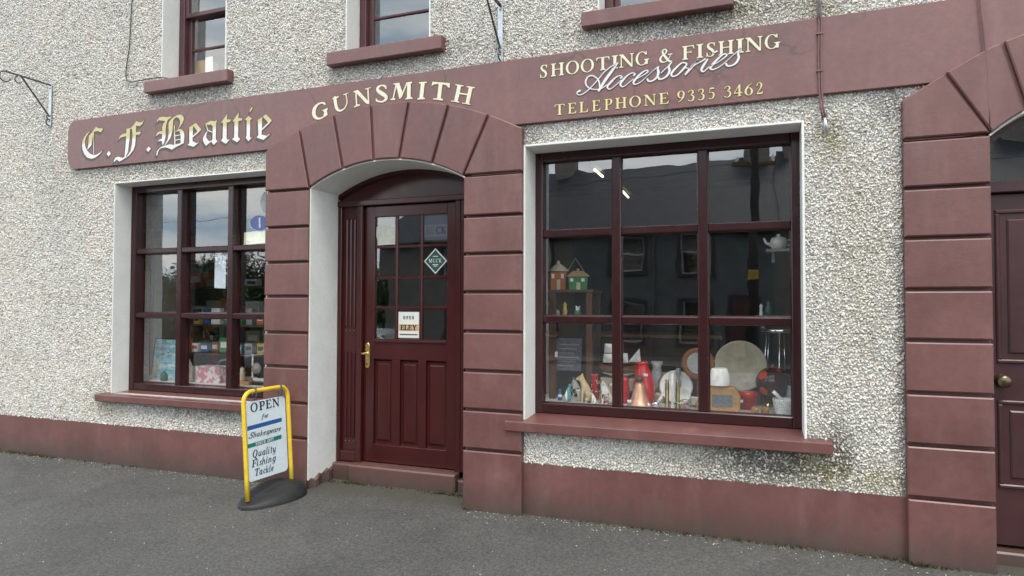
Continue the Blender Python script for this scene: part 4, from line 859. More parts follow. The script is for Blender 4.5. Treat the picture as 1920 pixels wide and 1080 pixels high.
# brass lever handle on its long plate
hx = LFX[0]+0.045; hz0, hz1 = dz(687, 690), dz(687, 643); hm = (hz0+hz1)/2+0.02
hx = dx(688, 666)+0.006
prof = [(hx+0.020*math.cos(a)*(1.0), hz1-0.02+0.022*math.sin(a)) for a in np.linspace(0, math.pi, 9)]; prof2 = [(hx-0.020*math.cos(a), hz0+0.02-0.022*math.sin(a)) for a in np.linspace(0, math.pi, 9)]
m_ = MB(); slab(m_, prof+prof2, YL-0.006, YL+0.001, 0.003); m_.build('handle_plate', M['brass'], door)
m_ = MB(); m_.tube([(hx, YL-0.004, hm), (hx, YL-0.045, hm)], 0.009, 10); m_.tube([(hx-0.045, YL-0.040, hm-0.004), (hx-0.02, YL-0.048, hm-0.002), (hx, YL-0.05, hm), (hx+0.03, YL-0.048, hm+0.004), (hx+0.052, YL-0.04, hm-0.010)], [0.005, 0.008, 0.010, 0.008, 0.006], 10); m_.build('lever', M['brass'], door, True)
m_ = MB(); m_.lathe([(0.011, 0), (0.011, 0.004)], 12); o_ = m_.build('key_rose', M['oldbrass'], door); o_.rotation_euler = (R(90), 0, 0); o_.location = (hx, YL-0.006, hz0+0.035)
# threshold and step blocks, a flap of broken render at the jamb foot
dbar('threshold', fp0[0]-0.01, fp1[1]+0.0, -0.1, 0.142, YD-0.085, 0.30, 0.012, shop, 'maroon')
dbar('step_block', DR[0]+0.002, fp0[0]-0.012, -0.1, 0.135, YD-0.050, 0.25, 0.012, shop, 'maroon'); dbar('step_block', fp1[1]+0.002, DR[1]-0.002, -0.1, 0.098, YD-0.050, 0.25, 0.012, shop, 'maroon')
m_ = MB(); n = 9; L0 = [(-0.045+0.29*i/n, 0.062+0.012*math.sin(i*2.1)+0.05*(i/n)) for i in range(n+1)]
for (y0, h0), (y1, h1) in zip(L0, L0[1:]):
    w0, w1 = 0.028+0.016*math.sin(y0*40), 0.028+0.016*math.sin(y1*40)
    m_.hexa([(DR[0]+0.0101, y0, -0.1), (DR[0]+w0, y0, -0.1), (DR[0]+w1, y1, -0.1), (DR[0]+0.0101, y1, -0.1), (DR[0]+0.0101, y0, h0), (DR[0]+w0*0.7, y0, h0-0.012), (DR[0]+w1*0.7, y1, h1-0.012), (DR[0]+0.0101, y1, h1)])
m_.build('jamb_base', M['maroon'], shop)
# stickers and cards on the door glass
def poly_card(name, label, cat, poly, y, mat, t_=0.0012, group=None):
    m_ = MB(); slab(m_, poly, y-t_, y+t_); o_ = m_.build(name, mat); tag(o_, label, cat, group); return o_
YG = YL+0.022
a, b, c, d = dpanes[(1, 0)]
M['cardwhite'] = paint('white_card', (0.74, 0.74, 0.70), 0.6, 0.06, 12); M['cream_card'] = paint('cream_paper', (0.66, 0.66, 0.56), 0.7, 0.12, 30, fine=0.4)
M['orange'] = paint('orange_print', (0.62, 0.40, 0.20), 0.5, 0.15, 20)
oc = thing('open_card', 'white card reading OPEN over a black and orange ELEY band in the door', 'sign', (0, 0, 0))
pl_d = Plane((0, YG-0.0048, 0), (1, 0, 0), (0, -1, 0))
ca, cb, cz0, cz1 = a+0.006, b-0.008, c+0.012, d-0.02
m_ = MB(); slab(m_, [(ca, cz0), (cb, cz0), (cb, cz1), (ca, cz1)], YG-0.0048, YG-0.0032); m_.build('card', M['cardwhite'], oc)
H = cz1-cz0; bz0, bz1 = cz0+H*0.27, cz0+H*0.52
m_ = MB(); slab(m_, [(ca+0.004, bz0), (cb-0.004, bz0), (cb-0.004, bz1), (ca+0.004, bz1)], YG-0.0054, YG-0.0049); m_.build('band', M['orange'], oc)
for k, pr in enumerate(text_line('OPEN', ca+0.045, cb-0.045, cz0+H*0.72, H*0.12, gap=0.7)): letter(pr, pl_d, oc, M['ink'], h=0.0010, edge=0.001, edge_mat=M['ink'])
for pr in text_line('ELEY', ca+0.02, cb-0.02, bz0+H*0.025, H*0.20, gap=0.10): letter(pr, pl_d, oc, M['ink'], h=0.0010, off=0.0012, edge=0.0016, edge_mat=M['ink'])
m_ = MB(); slab(m_, [(ca+0.012, cz0+H*0.10), (cb-0.012, cz0+H*0.10), (cb-0.012, cz0+H*0.15), (ca+0.012, cz0+H*0.15)], YG-0.0052, YG-0.0049); m_.build('small_print', M['shade'], oc)
a, b, c, d = dpanes[(2, 2)]; cx, cz = (a+b)/2, (c+d)/2; rr = (b-a)*0.5*0.92
M['dgreen'] = paint('dark_green_print', (0.012, 0.085, 0.065), 0.4, 0.1, 20)
mk = thing('diamond_sticker', 'green diamond sticker with white edge reading MUCK on the door glass', 'sticker', (0, 0, 0))
m_ = MB(); slab(m_, [(cx-rr, cz), (cx, cz-rr), (cx+rr, cz), (cx, cz+rr)], YG-0.0040, YG-0.0030); m_.build('white_edge', M['cardwhite'], mk)
q = rr*0.88; m_ = MB(); slab(m_, [(cx-q, cz), (cx, cz-q), (cx+q, cz), (cx, cz+q)], YG-0.0046, YG-0.0041); m_.build('green_field', M['dgreen'], mk)
pl_m = Plane((0, YG-0.0046, 0), (1, 0, 0), (0, -1, 0))
for pr in text_line('MUCK', cx-rr*0.56, cx+rr*0.56, cz-rr*0.12, rr*0.30, gap=0.12): letter(pr, pl_m, mk, M['white_l'], h=0.001)
for s_z, ww in ((0.34, 0.22), (-0.30, 0.26), (-0.42, 0.16)):
    m_ = MB(); slab(m_, [(cx-rr*ww, cz+rr*s_z), (cx+rr*ww, cz+rr*s_z), (cx+rr*ww, cz+rr*(s_z+0.06)), (cx-rr*ww, cz+rr*(s_z+0.06))], YG-0.0050, YG-0.00462); m_.build('print_line', M['white_l'], mk)
a, b, c, d = dpanes[(2, 3)]
M['navy'] = paint('navy_print', (0.012, 0.014, 0.03), 0.4, 0.1, 20); M['navy2'] = paint('slate_blue_print', (0.045, 0.05, 0.075), 0.4, 0.1, 20)
bk = thing('buck_sticker', 'dark navy sticker reading BUCK behind the top right door pane', 'sticker', (0, 0, 0))
m_ = MB(); slab(m_, [(a+0.004, c+0.03), (b-0.004, c+0.03), (b-0.004, d-0.004), (a+0.004, d-0.004)], YG+0.003, YG+0.0045); m_.build('backing', M['navy'], bk)
m_ = MB(); slab(m_, [(a+0.008, c+0.055), (b-0.008, c+0.055), (b-0.008, c+0.15), (a+0.008, c+0.15)], YG+0.0024, YG+0.0029); m_.build('panel', M['navy2'], bk)
pl_b = Plane((0, YG+0.0024, 0), (1, 0, 0), (0, -1, 0))
for pr in text_line('BUCK', a+0.02, b-0.02, c+0.075, 0.055, gap=0.1): letter(pr, pl_b, bk, M['navy'], h=0.0012)
a, b, c, d = dpanes[(0, 3)]
poly_card('poster', 'cream printed leaflet with a torn corner taped in the top left door pane', 'poster', [(a+0.028, c+0.004), (b-0.004, c+0.004), (b-0.004, d-0.075), (a+0.04, d-0.070), (a+0.006, d-0.080), (a+0.004, c+0.08)], YG-0.003, M['cream_card'])
a, b, c, d = dpanes[(0, 1)]
# ------------------------------------------------------------------ right-hand house door under the second arch
rdoor = obj('house_door', None, None, shop); YR = 0.12
def rbar(nm, a, b, c, d, yf, dp=0.04, ch=0.004, mat='door2'): return dbar(nm, a, b, c, d, yf, dp, ch, rdoor, mat)
rz_t0, rz_t1 = wx(1890, 360, YR)[1], wx(1890, 341, YR)[1]
rbar('frame_post', RD[0]+0.011, RD[0]+0.035, 0.05, rz_t0, YR, 0.08); rbar('frame_post', RD[1]-0.035, RD[1]-0.011, 0.05, rz_t0, YR, 0.08)
rbar('transom', RD[0]+0.011, RD[1]-0.011, rz_t0, rz_t1, YR-0.01, 0.09)
fan = [(RD[0]+0.011, rz_t1), (RD[1]-0.011, rz_t1)] + [(x, on_circle(rci, rRi, x)-0.012) for x in np.linspace(RD[1]-0.011, RD[0]+0.011, 17)]
m_ = MB(); v = [(x, YR+0.035, z) for x, z in fan]; m_.add(v, [tuple(range(len(v)))]); m_.build('fanlight_pane', M['glass'], rdoor)
rim = [(x, on_circle(rci, rRi, x)-0.011) for x in np.linspace(RD[0]+0.011, RD[1]-0.011, 17)]; m_ = MB()
for (a, za), (b, zb2) in zip(rim, rim[1:]): slab(m_, [(a, za-0.045), (b, zb2-0.045), (b, zb2), (a, za)], YR+0.002, YR+0.06)
m_.build('fanlight_frame', M['door2'], rdoor)
YRL = YR+0.035; rl0, rl1 = RD[0]+0.035, RD[1]-0.035
rzb = 0.09
rbar('leaf', rl0+0.003, rl1-0.003, rzb, rz_t0-0.006, YRL, 0.05, 0.002)
u0 = wx(1866, 500, YRL)[0]; pz_ = [wx(1872, 914, YRL)[1], wx(1872, 750, YRL)[1], wx(1872, 681, YRL)[1], wx(1868, 394, YRL)[1]]
for c0, w_ in ((u0+0.0, 0.40), (u0+0.52, 0.40)):
    for c, d in ((pz_[0], pz_[1]), (pz_[2], pz_[3])):
        m_ = MB(); e = 0.022
        fr_ = [(c0, c, c0+w_, c+e), (c0, d-e, c0+w_, d), (c0, c+e, c0+e, d-e), (c0+w_-e, c+e, c0+w_, d-e)]
        for (xa, za, xb, zb2) in fr_: slab(m_, [(xa, za), (xb, za), (xb, zb2), (xa, zb2)], YRL-0.012, YRL-0.0002, 0.006)
        m_.build('panel_moulding', M['door2'], rdoor)
        rbar('panel_field', c0+0.055, c0+w_-0.055, c+0.055, d-0.055, YRL-0.010, 0.0098, 0.008)
M['knobm'] = paint('dull_brass_knob', (0.16, 0.13, 0.085), 0.32, 0.25, 20, metal=0.9)
kx, kz_ = wx(1883, 715, YRL-0.04); m_ = MB(); m_.lathe([(0.026, 0), (0.028, 0.004), (0.012, 0.008), (0.010, 0.022), (0.020, 0.030), (0.026, 0.040), (0.024, 0.050), (0.012, 0.056), (0.001, 0.057)], 18)
o_ = m_.build('knob', M['knobm'], rdoor, True); o_.scale = (1.35, 1.35, 1.2); o_.rotation_euler = (R(90), 0, 0); o_.location = (kx, YRL-0.0005, kz_)
dbar('threshold', RD[0]+0.011, RD[1]-0.011, -0.1, 0.072, YR-0.04, 0.2, 0.01, shop, 'maroon')

# ------------------------------------------------------------------ first-floor sash windows
def sash(x0, x1, nm_rows=2):
    s = obj('sash_window', None, None, shop); y = YUP; z0 = UZ0+0.012; z1 = UZ1-0.011; fw = 0.055
    def b(nm, a, c, d, e, yo=0, dp=0.05): m_ = MB(); slab(m_, [(a, d), (c, d), (c, e), (a, e)], y+yo, y+yo+dp, 0.005); return m_.build(nm, M['sash'], s)
    b('frame_post', x0, x0+fw, z0, z1); b('frame_post', x1-fw, x1, z0, z1); b('frame_head', x0+fw, x1-fw, z1-fw, z1)
    zm = z0+0.62
    for k, (c, d, yo) in enumerate(((z0, zm+0.02, 0.045), (zm-0.02, z1-fw, 0.008))):
        r_ = 0.038; a, e = x0+fw, x1-fw
        b('sash_stile', a, a+r_, c, d, yo, 0.036); b('sash_stile', e-r_, e, c, d, yo, 0.036); b('sash_rail', a+r_, e-r_, d-r_, d, yo, 0.036); b('sash_rail', a+r_, e-r_, c, c+r_+(0.012 if k == 0 else 0), yo, 0.036)
        zmid = (c+d)/2; b('glazing_bar', a+r_, e-r_, zmid-0.010, zmid+0.010, yo+0.004, 0.026)
        for zz0, zz1 in ((c+r_, zmid-0.01), (zmid+0.01, d-r_)):
            e2 = random.uniform(-.002, .002); m_ = MB(); m_.quad((a+r_-.002, y+yo+.018+e2, zz0), (e-r_+.002, y+yo+.018-e2, zz0), (e-r_+.002, y+yo+.018-e2, zz1), (a+r_-.002, y+yo+.018+e2, zz1)); m_.build('pane', M['glass'], s)
for a, b in UP: sash(a+0.010, b-0.010)

# ------------------------------------------------------------------ hanging-sign brackets, cables, conduit
def bracket(name, label, X, z_top, z_bot, reach, mat):
    t = thing(name, label, 'bracket', (X, -0.026, z_bot)); H = z_top-z_bot
    m_ = MB(); slab(m_, [(-0.018, 0), (0.018, 0), (0.018, H), (-0.018, H)], -0.008, 0.0, 0.002); m_.build('wall_plate', M['galv'], t)
    m_ = MB(); m_.box(-0.010, 0.010, -reach, -0.008, H-0.014, H-0.004); m_.tube([(0, -reach, H-0.01)]+[(0, -reach-0.045*math.sin(a), H-0.055+0.045*math.cos(a)) for a in np.linspace(0.3, 4.6, 12)], 0.006, 8); m_.build('arm', mat, t)
    m_ = MB(); m_.tube([(0, -0.010, H*0.24), (0, -reach*0.66, H-0.012)], 0.0075, 8); m_.build('brace', mat, t)
    m_ = MB(); m_.tube([(0, -0.012-0.028*math.sin(a), H*0.10+0.03*math.cos(a)) for a in np.linspace(0, 4.4, 10)], 0.006, 8); m_.tube([(0, -0.012-0.022*math.sin(a), H*0.22+0.024*math.cos(a)) for a in np.linspace(0.2, 4.2, 9)], 0.006, 8); m_.tube([(0, -reach*0.72-0.03*math.sin(a), H-0.05+0.03*math.cos(a)) for a in np.linspace(0.2, 4.2, 9)], 0.005, 8); m_.build('scroll', mat, t)
    for zz in (0.12, 0.9): m_ = MB(); m_.sphere((0, -0.009, H*zz), 0.006, 8, 6); m_.build('bolt', M['iron'], t, True)
bracket('sign_bracket', 'empty iron hanging-sign bracket on the roughcast beyond the fascia end', wx(94, 200, -0.03)[0], wx(95, 158, -0.03)[1], wx(92, 238, -0.03)[1], 0.40, M['iron'])
bracket('sign_bracket', 'empty galvanised hanging-sign bracket just above the fascia beside GUNSMITH', wx(938, 60, -0.03)[0], wx(938, 8, -0.03)[1], FZ1+0.005, 0.45, M['iron'])
m_ = MB(); pts = [wx(px, py, -0.03) for px, py in [(249, -40), (248, 0), (245, 50), (243, 90), (238, 120), (236, 143), (239, 152), (247, 154), (262, 151), (280, 148), (300, 145), (316, 147), (331, 150)]]
m_.tube([(x, -0.032, z) for x, z in pts], 0.0045, 6); tag(m_.build('wall_cable', M['cable'], None, True), 'thin black cable clipped to the roughcast, turning to a first-floor window sill', 'cable')
m_ = MB()
ct = thing('conduit', 'pair of painted cables in a galvanised guard crossing the fascia beside the telephone number', 'conduit', (0, 0, 0))
M['maroon_cable'] = paint('painted_cable', (0.19, 0.095, 0.09), 0.45, 0.15, 9)
up_ = [wx(px, py, -0.06) for px, py in [(1535, -90), (1535, 0), (1538, 42), (1537, 100), (1538, 160), (1541, 200), (1546, 225)]]
for k, dx_ in enumerate((-0.006, 0.007)): m_ = MB(); m_.tube([(x+dx_, -0.054, z) for x, z in up_], 0.0055, 8); m_.build('cable', M['maroon_cable'], ct, True)
m_ = MB(); m_.tube([(x+0.0, -0.050, z) for x, z in [wx(1535, -90, -0.05), wx(1536, 34, -0.05)]], 0.012, 10); m_.build('guard_pipe', M['galv'], ct, True)
for (px, py) in ((1537, 62), (1537, 132)): x, z = wx(px, py, -0.06); m_ = MB(); m_.box(x-0.016, x+0.016, -0.063, -0.046, z-0.005, z+0.005); m_.build('clip', M['maroon_cable'], ct)
p0 = wx(1546, 222, -0.045); p1 = wx(1551, 256, -0.03); m_ = MB(); m_.tube([(p0[0], -0.054, p0[1]), ((p0[0]+p1[0])/2, -0.050, (p0[1]+p1[1])/2), (p1[0], -0.034, p1[1])], [0.009, 0.014, 0.007], 10); m_.build('cable_gland', M['galv'], ct, True)
m_ = MB(); pts = [wx(px, py, -0.06) for px, py in [(1836, -60), (1838, 0), (1843, 50), (1848, 95), (1851, 140), (1854, 200), (1855, 242)]]
m_.tube([(x, -0.064, z) for x, z in pts], 0.0058, 7); tag(m_.build('painted_cable', M['maroon_cable'], None, True), 'maroon painted cable running down over the voussoirs of the house-door arch', 'cable')

# ------------------------------------------------------------------ pavement sign
PL0 = Vector((-3.335, -0.540, 0)); PR0 = Vector((-3.312, -0.105, 0)); ud = (PR0-PL0).normalized(); wd = (PR0-PL0).length
board = thing('pavement_sign', 'yellow tubular pavement sign with white OPEN panel on a black rubber base', 'sign', (0, 0, 0))
nrm = Vector((0, 0, 1)).cross(ud)
if nrm.dot(CAM-PL0) < 0: nrm = -nrm
lean = math.tan(R(4.2)); vdir = (Vector((0, 0, 1))-nrm*lean).normalized(); nrm0 = nrm; nrm = (nrm+Vector((0, 0, 1))*lean).normalized()   # the board leans back a little
ASP = Plane(PL0, ud, nrm, vdir)
tl = ASP.uv(458, 735); topz = ASP.uv(500, 731)[1]
zt_s = 0.5*(ASP.uv(480, 735)[1]+ASP.uv(520, 724)[1])
def bp(u, z, off=0.0): return tuple(PL0+ud*u+vdir*z+nrm*off)
r_c = 0.075; inn = 0.004
path = [bp(0, 0.03)]+[bp(0, z) for z in (0.2, zt_s-r_c)]+[bp(r_c-r_c*math.cos(a), zt_s-r_c+r_c*math.sin(a)) for a in np.linspace(0.2, math.pi/2, 7)]+[bp(wd-r_c+r_c*math.sin(a), zt_s-r_c+r_c*math.cos(a)) for a in np.linspace(0, math.pi/2-0.2, 7)]+[bp(wd, zt_s-r_c), bp(wd, 0.2), bp(wd, 0.03)]
m_ = MB(); m_.tube(path, 0.0155, 14); m_.build('frame', M['yellow'], board, True)
# panel with rounded corners, hung from two hooks
pu0, pu1 = 0.020, wd-0.036; pzt = ASP.uv(500, 748)[1]; pzb = ASP.uv(468, 908)[1]; pzb = 0.5*(pzb+ASP.uv(520, 884)[1]); rr = 0.035
pp = [(pu0+0.012, pzb), (pu1-rr, pzb)]+[(pu1-rr+rr*math.sin(a), pzb+rr-rr*math.cos(a)) for a in np.linspace(0.2, 1.57, 6)]+[(pu1, pzt-rr)]+[(pu1-rr+rr*math.cos(a), pzt-rr+rr*math.sin(a)) for a in np.linspace(0.2, 1.57, 6)]+[(pu0+rr, pzt)]+[(pu0+rr-rr*math.sin(a), pzt-rr+rr*math.cos(a)) for a in np.linspace(0.2, 1.57, 6)]+[(pu0, pzb+0.012)]
n = len(pp); m_ = MB(); fwdv = [bp(u, z, 0.004) for u, z in pp]; bck = [bp(u, z, -0.004) for u, z in pp]
m_.add(fwdv+bck, [tuple(range(n)), tuple(range(2*n-1, n-1, -1))]+[(i, n+i, n+(i+1) % n, (i+1) % n) for i in range(n)])
pan = m_.build('panel', M['panel'], board)
ASF = Plane(PL0+nrm*0.004, ud, nrm, vdir)
for u in (0.10, wd-0.085):
    m_ = MB(); m_.tube([bp(u, zt_s+0.022, 0.0), bp(u, zt_s+0.012, 0.022), bp(u, zt_s-0.03, 0.024), bp(u, zt_s-0.055, 0.018), bp(u, zt_s-0.062, 0.0), bp(u, zt_s-0.05, -0.015)], 0.0055, 8); m_.build('hook', M['iron'], board, True)
    m_ = MB(); m_.tube([bp(u-0.03, zt_s-0.008, 0.017), bp(u-0.03, zt_s-0.04, 0.016)], 0.005, 8); m_.build('hook', M['iron'], board, True)
def plate_px(nm, quadpx, mat, off=0.0006):
    uv = [ASF.uv(*q) for q in quadpx]; m_ = MB(); m_.add([tuple(ASF.p3(u, v, off)) for u, v in uv], [(0, 1, 2, 3)]); return m_.build(nm, mat, pan)
K1 = (440, 710, 9.0); K2 = (440, 810, 6.75)
kp = lambda K_, x, y: (K_[0]+x/K_[2], K_[1]+y/K_[2])
plate_px('blue_stripe', [kp(K1, 212, 882), kp(K1, 795, 722), kp(K1, 795, 655), kp(K1, 212, 808)], M['blue']); plate_px('green_stripe', [kp(K2, 158, 212), kp(K2, 592, 85), kp(K2, 592, 32), kp(K2, 158, 160)], M['green'])
def line_px(s, p0, p1, cap, mat, shear=0.0, gap=0.13, h=0.0010, off=0.0006, bold=1.0):   # text along p0->p1 (pixels, on the panel)
    a, b = ASF.uv(*p0), ASF.uv(*p1); Hc = ASF.uv(p0[0], p0[1]-cap)[1]-a[1]; k = (b[1]-a[1])/max(1e-6, b[0]-a[0])
    for pr in text_line(s, a[0], b[0], a[1], Hc, shear, gap):
        q = [(kk, [(p[0], p[1]+k*(p[0]-a[0]))+((p[2]*bold,) if len(p) > 2 else ()) for p in pts]) for kk, pts in pr]
        letter(q, ASF, pan, mat, h=h, off=off, edge=0.0008, edge_mat=mat)
line_px('OPEN', kp(K1, 268, 570), kp(K1, 752, 458), 16.5, M['ink'], 0.0, 0.14)
line_px('for', kp(K1, 448, 680), kp(K1, 568, 645), 8.5, M['ink'], 0.15, 0.1)
line_px('Shakespeare', kp(K1, 228, 1018), kp(K1, 772, 878), 10.5, M['ink'], 0.45, 0.02, bold=0.75)
line_px('SINCE 1897', kp(K2, 262, 172), kp(K2, 490, 106), 5.2, M['white_l'], 0, 0.2, off=0.0016)
line_px('Quality', kp(K2, 222, 330), kp(K2, 512, 250), 14.0, M['ink'], 0.22, 0.10); line_px('Fishing', kp(K2, 215, 450), kp(K2, 512, 365), 13.5, M['ink'], 0.22, 0.10); line_px('Tackle', kp(K2, 248, 560), kp(K2, 488, 488), 13.0, M['ink'], 0.22, 0.10)
# rubber base: a long half-moon slab, low where the near leg stands, humped towards the wall
m_ = MB(); nu, nv = 26, 10; cbase = PL0+ud*(wd*0.5); 
grid = []
for i in range(nu+1):
    u = -0.055+(wd+0.11)*i/nu; q = (u-wd/2)/(wd/2+0.055); half = 0.185*math.sqrt(max(0, 1-q*q))*(1+0.30*q)+0.004
    col_ = []
    for j in range(nv+1):
        s = -1+2*j/nv; p = PL0+ud*u+nrm0*(half*s); prof_ = (1-abs(s)**7.0)*(1-abs(q)**8)
        hump = 0.016+0.058*max(0, min(1, (u+0.01)/0.30))
        col_.append((p.x, p.y, SLOPE*p.y+0.022+hump*prof_))
    grid.append(col_)
v = [p for c in grid for p in c]; f = [(i*(nv+1)+j, (i+1)*(nv+1)+j, (i+1)*(nv+1)+j+1, i*(nv+1)+j+1) for i in range(nu) for j in range(nv)]
rim_ = [i*(nv+1) for i in range(nu+1)]+[(nu)*(nv+1)+j for j in range(1, nv+1)]+[i*(nv+1)+nv for i in range(nu-1, -1, -1)]+[j for j in range(nv-1, 0, -1)]
b = len(v); v += [(v[k][0], v[k][1], SLOPE*v[k][1]+0.0005) for k in rim_]; nr = len(rim_)
f += [(rim_[k], b+k, b+(k+1) % nr, rim_[(k+1) % nr]) for k in range(nr)]
m_.add(v, f); m_.build('rubber_base', M['rubber'], board, True)
# ------------------------------------------------------------------ inside the shop
IX0, IX1, IY0, IY1 = -9.25, 0.95, 0.362, 6.85
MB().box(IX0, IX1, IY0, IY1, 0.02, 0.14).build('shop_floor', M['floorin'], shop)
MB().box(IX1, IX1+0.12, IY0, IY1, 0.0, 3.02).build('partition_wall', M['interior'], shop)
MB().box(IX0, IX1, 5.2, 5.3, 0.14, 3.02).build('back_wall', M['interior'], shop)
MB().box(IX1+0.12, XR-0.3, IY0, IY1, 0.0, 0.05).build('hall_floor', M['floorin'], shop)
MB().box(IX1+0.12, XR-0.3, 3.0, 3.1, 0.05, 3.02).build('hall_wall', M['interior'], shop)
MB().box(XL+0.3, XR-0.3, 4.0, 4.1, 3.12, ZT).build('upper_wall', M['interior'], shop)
M['tube'] = emis('lit_tube', (1.0, 0.86, 0.48), 2.2)
for k, (pa, pb_) in enumerate((((1115, 318), (1130, 331)), ((1161, 352), (1178, 370)))):
    a, b = on_z(*pa, 2.74), on_z(*pb_, 2.74); ln = 0.5*(b-a)
    lt = thing('ceiling_light', ['lit fluorescent tube on the dark ceiling deeper inside the shop', 'lit fluorescent tube on the shop ceiling nearer the window glass'][k], 'light', (0, 0, 0))
    m_ = MB(); m_.tube([a, b], 0.012, 10); m_.build('tube', M['tube'], lt, True)
    m_ = MB(); m_.box(min(a.x, b.x)-0.03, max(a.x, b.x)+0.03, min(a.y, b.y)-0.05, max(a.y, b.y)+0.05, 2.775, 2.81); m_.build('housing', M['c_dark'] if 'c_dark' in M else M['interior'], lt)
ZP = 0.685
M['c_shelf'] = paint('pale_shelf_lining', (0.58, 0.57, 0.54), 0.6, 0.1, 6)
def platform(name, label, x0, x1, y0, y1):
    t = thing(name, label, 'shelf', (0, 0, 0)); MB().box(x0, x1, y0, y1, ZP-0.03, ZP).build('top_board', M['c_shelf'], t); MB().box(x0, x1, y1-0.02, y1, 0.14, ZP-0.031).build('back_panel', M['darkwood'], t); MB().box(x0, x1, y0, y0+0.02, 0.14, ZP-0.031).build('front_panel', M['darkwood'], t)
platform('display_shelf', 'pale lined display shelf inside the large window below the ornaments', -1.6, 0.9, 0.362, 1.15); platform('display_shelf', 'pale lined display shelf inside the smaller window with the painting', -6.2, -3.3, 0.362, 1.0)
MB().box(-1.484, 0.254, 0.2555, 0.3615, 0.62, ZP).build('inner_sill', M['sill'], shop); MB().box(-5.33, -3.642, 0.2505, 0.3615, 0.60, ZP).build('inner_sill', M['sill'], shop)
# ---- small-object colours
def glaze(name, col, rough=0.15, **k): M[name] = paint(name, col, rough, k.pop('var', 0.12), k.pop('scale', 20), **k); return M[name]
for nm, c in dict(c_white=(0.88, 0.87, 0.83), c_tan=(0.55, 0.36, 0.17), c_cream=(0.68, 0.58, 0.42), c_brown=(0.22, 0.085, 0.03), c_red=(0.50, 0.012, 0.014), c_black=(0.018, 0.018, 0.02), c_teal=(0.08, 0.27, 0.30), c_orange=(0.50, 0.15, 0.04), c_green=(0.06, 0.26, 0.09), c_grey=(0.33, 0.34, 0.35), c_pink=(0.60, 0.25, 0.27), c_yellow=(0.62, 0.42, 0.06), c_blue=(0.04, 0.10, 0.30), c_beige=(0.50, 0.46, 0.34), c_stone=(0.36, 0.32, 0.26)).items(): glaze(nm, c)
M['copper'] = paint('copper', (0.70, 0.40, 0.26), 0.36, 0.15, 15, metal=0.55); M['chrome'] = paint('chrome', (0.72, 0.74, 0.76), 0.16, 0.05, 15, metal=1.0)
def spotted(name, base, spot, scale, thr=0.30, rough=0.15, keep=0.0):
    mt, t, p, o = newmat(name); tcn = nd(t, 'ShaderNodeTexCoord').outputs['Object']; v = nd(t, 'ShaderNodeTexVoronoi', {'Vector': tcn, 'Scale': scale, 'Randomness': 0.6})
    f = ramp(t, v.outputs['Distance'], [(thr, (1, 1, 1)), (thr+0.06, (0, 0, 0))]); t.links.new(mixc(t, f, base, spot), p.inputs['Base Color']); p.inputs['Roughness'].default_value = rough; M[name] = mt
spotted('dots_red', (0.45, 0.01, 0.012), (0.8, 0.78, 0.74), 42); spotted('ladybird', (0.05, 0.010, 0.010), (0.75, 0.06, 0.025), 11, 0.36, 0.08); spotted('speckled', (0.66, 0.72, 0.68), (0.12, 0.2, 0.16), 70, 0.2, 0.3)
def patchy(name, a, b, scale, thr=0.5):
    mt, t, p, o = newmat(name); f = ramp(t, noise(t, nd(t, 'ShaderNodeTexCoord').outputs['Object'], scale, 3), [(thr-0.03, (0, 0, 0)), (thr+0.03, (1, 1, 1))]); t.links.new(mixc(t, f, a, b), p.inputs['Base Color']); p.inputs['Roughness'].default_value = 0.25; M[name] = mt
patchy('dog_tan', (0.62, 0.46, 0.26), (0.20, 0.11, 0.05), 11, 0.60); patchy('dog_spaniel', (0.80, 0.77, 0.72), (0.30, 0.09, 0.03), 14, 0.52); patchy('dog_terrier', (0.70, 0.68, 0.64), (0.03, 0.028, 0.026), 16, 0.5); patchy('dog_white', (0.80, 0.78, 0.74), (0.55, 0.40, 0.25), 12, 0.66)
def skin(name, V, E_, Rr, mat, parent=None, loc=(0, 0, 0), rz=0, s=1.0, sub=2):
    me = bpy.data.meshes.new(name); me.from_pydata([tuple(Vector(v)*s) for v in V], E_, []); me.update(); o = obj(name, me, mat, parent)
    o.modifiers.new('skin', 'SKIN'); sub_ = o.modifiers.new('sub', 'SUBSURF'); sub_.levels = sub; sub_.render_levels = sub
    for i, r_ in enumerate(Rr):
        sv = me.skin_vertices[0].data[i]; sv.radius = (r_*s, r_*s); sv.use_root = (i == 0)
    for m2 in o.modifiers:
        if m2.type == 'SKIN': m2.use_smooth_shade = True
    o.location = loc; o.rotation_euler = (0, 0, rz); return o
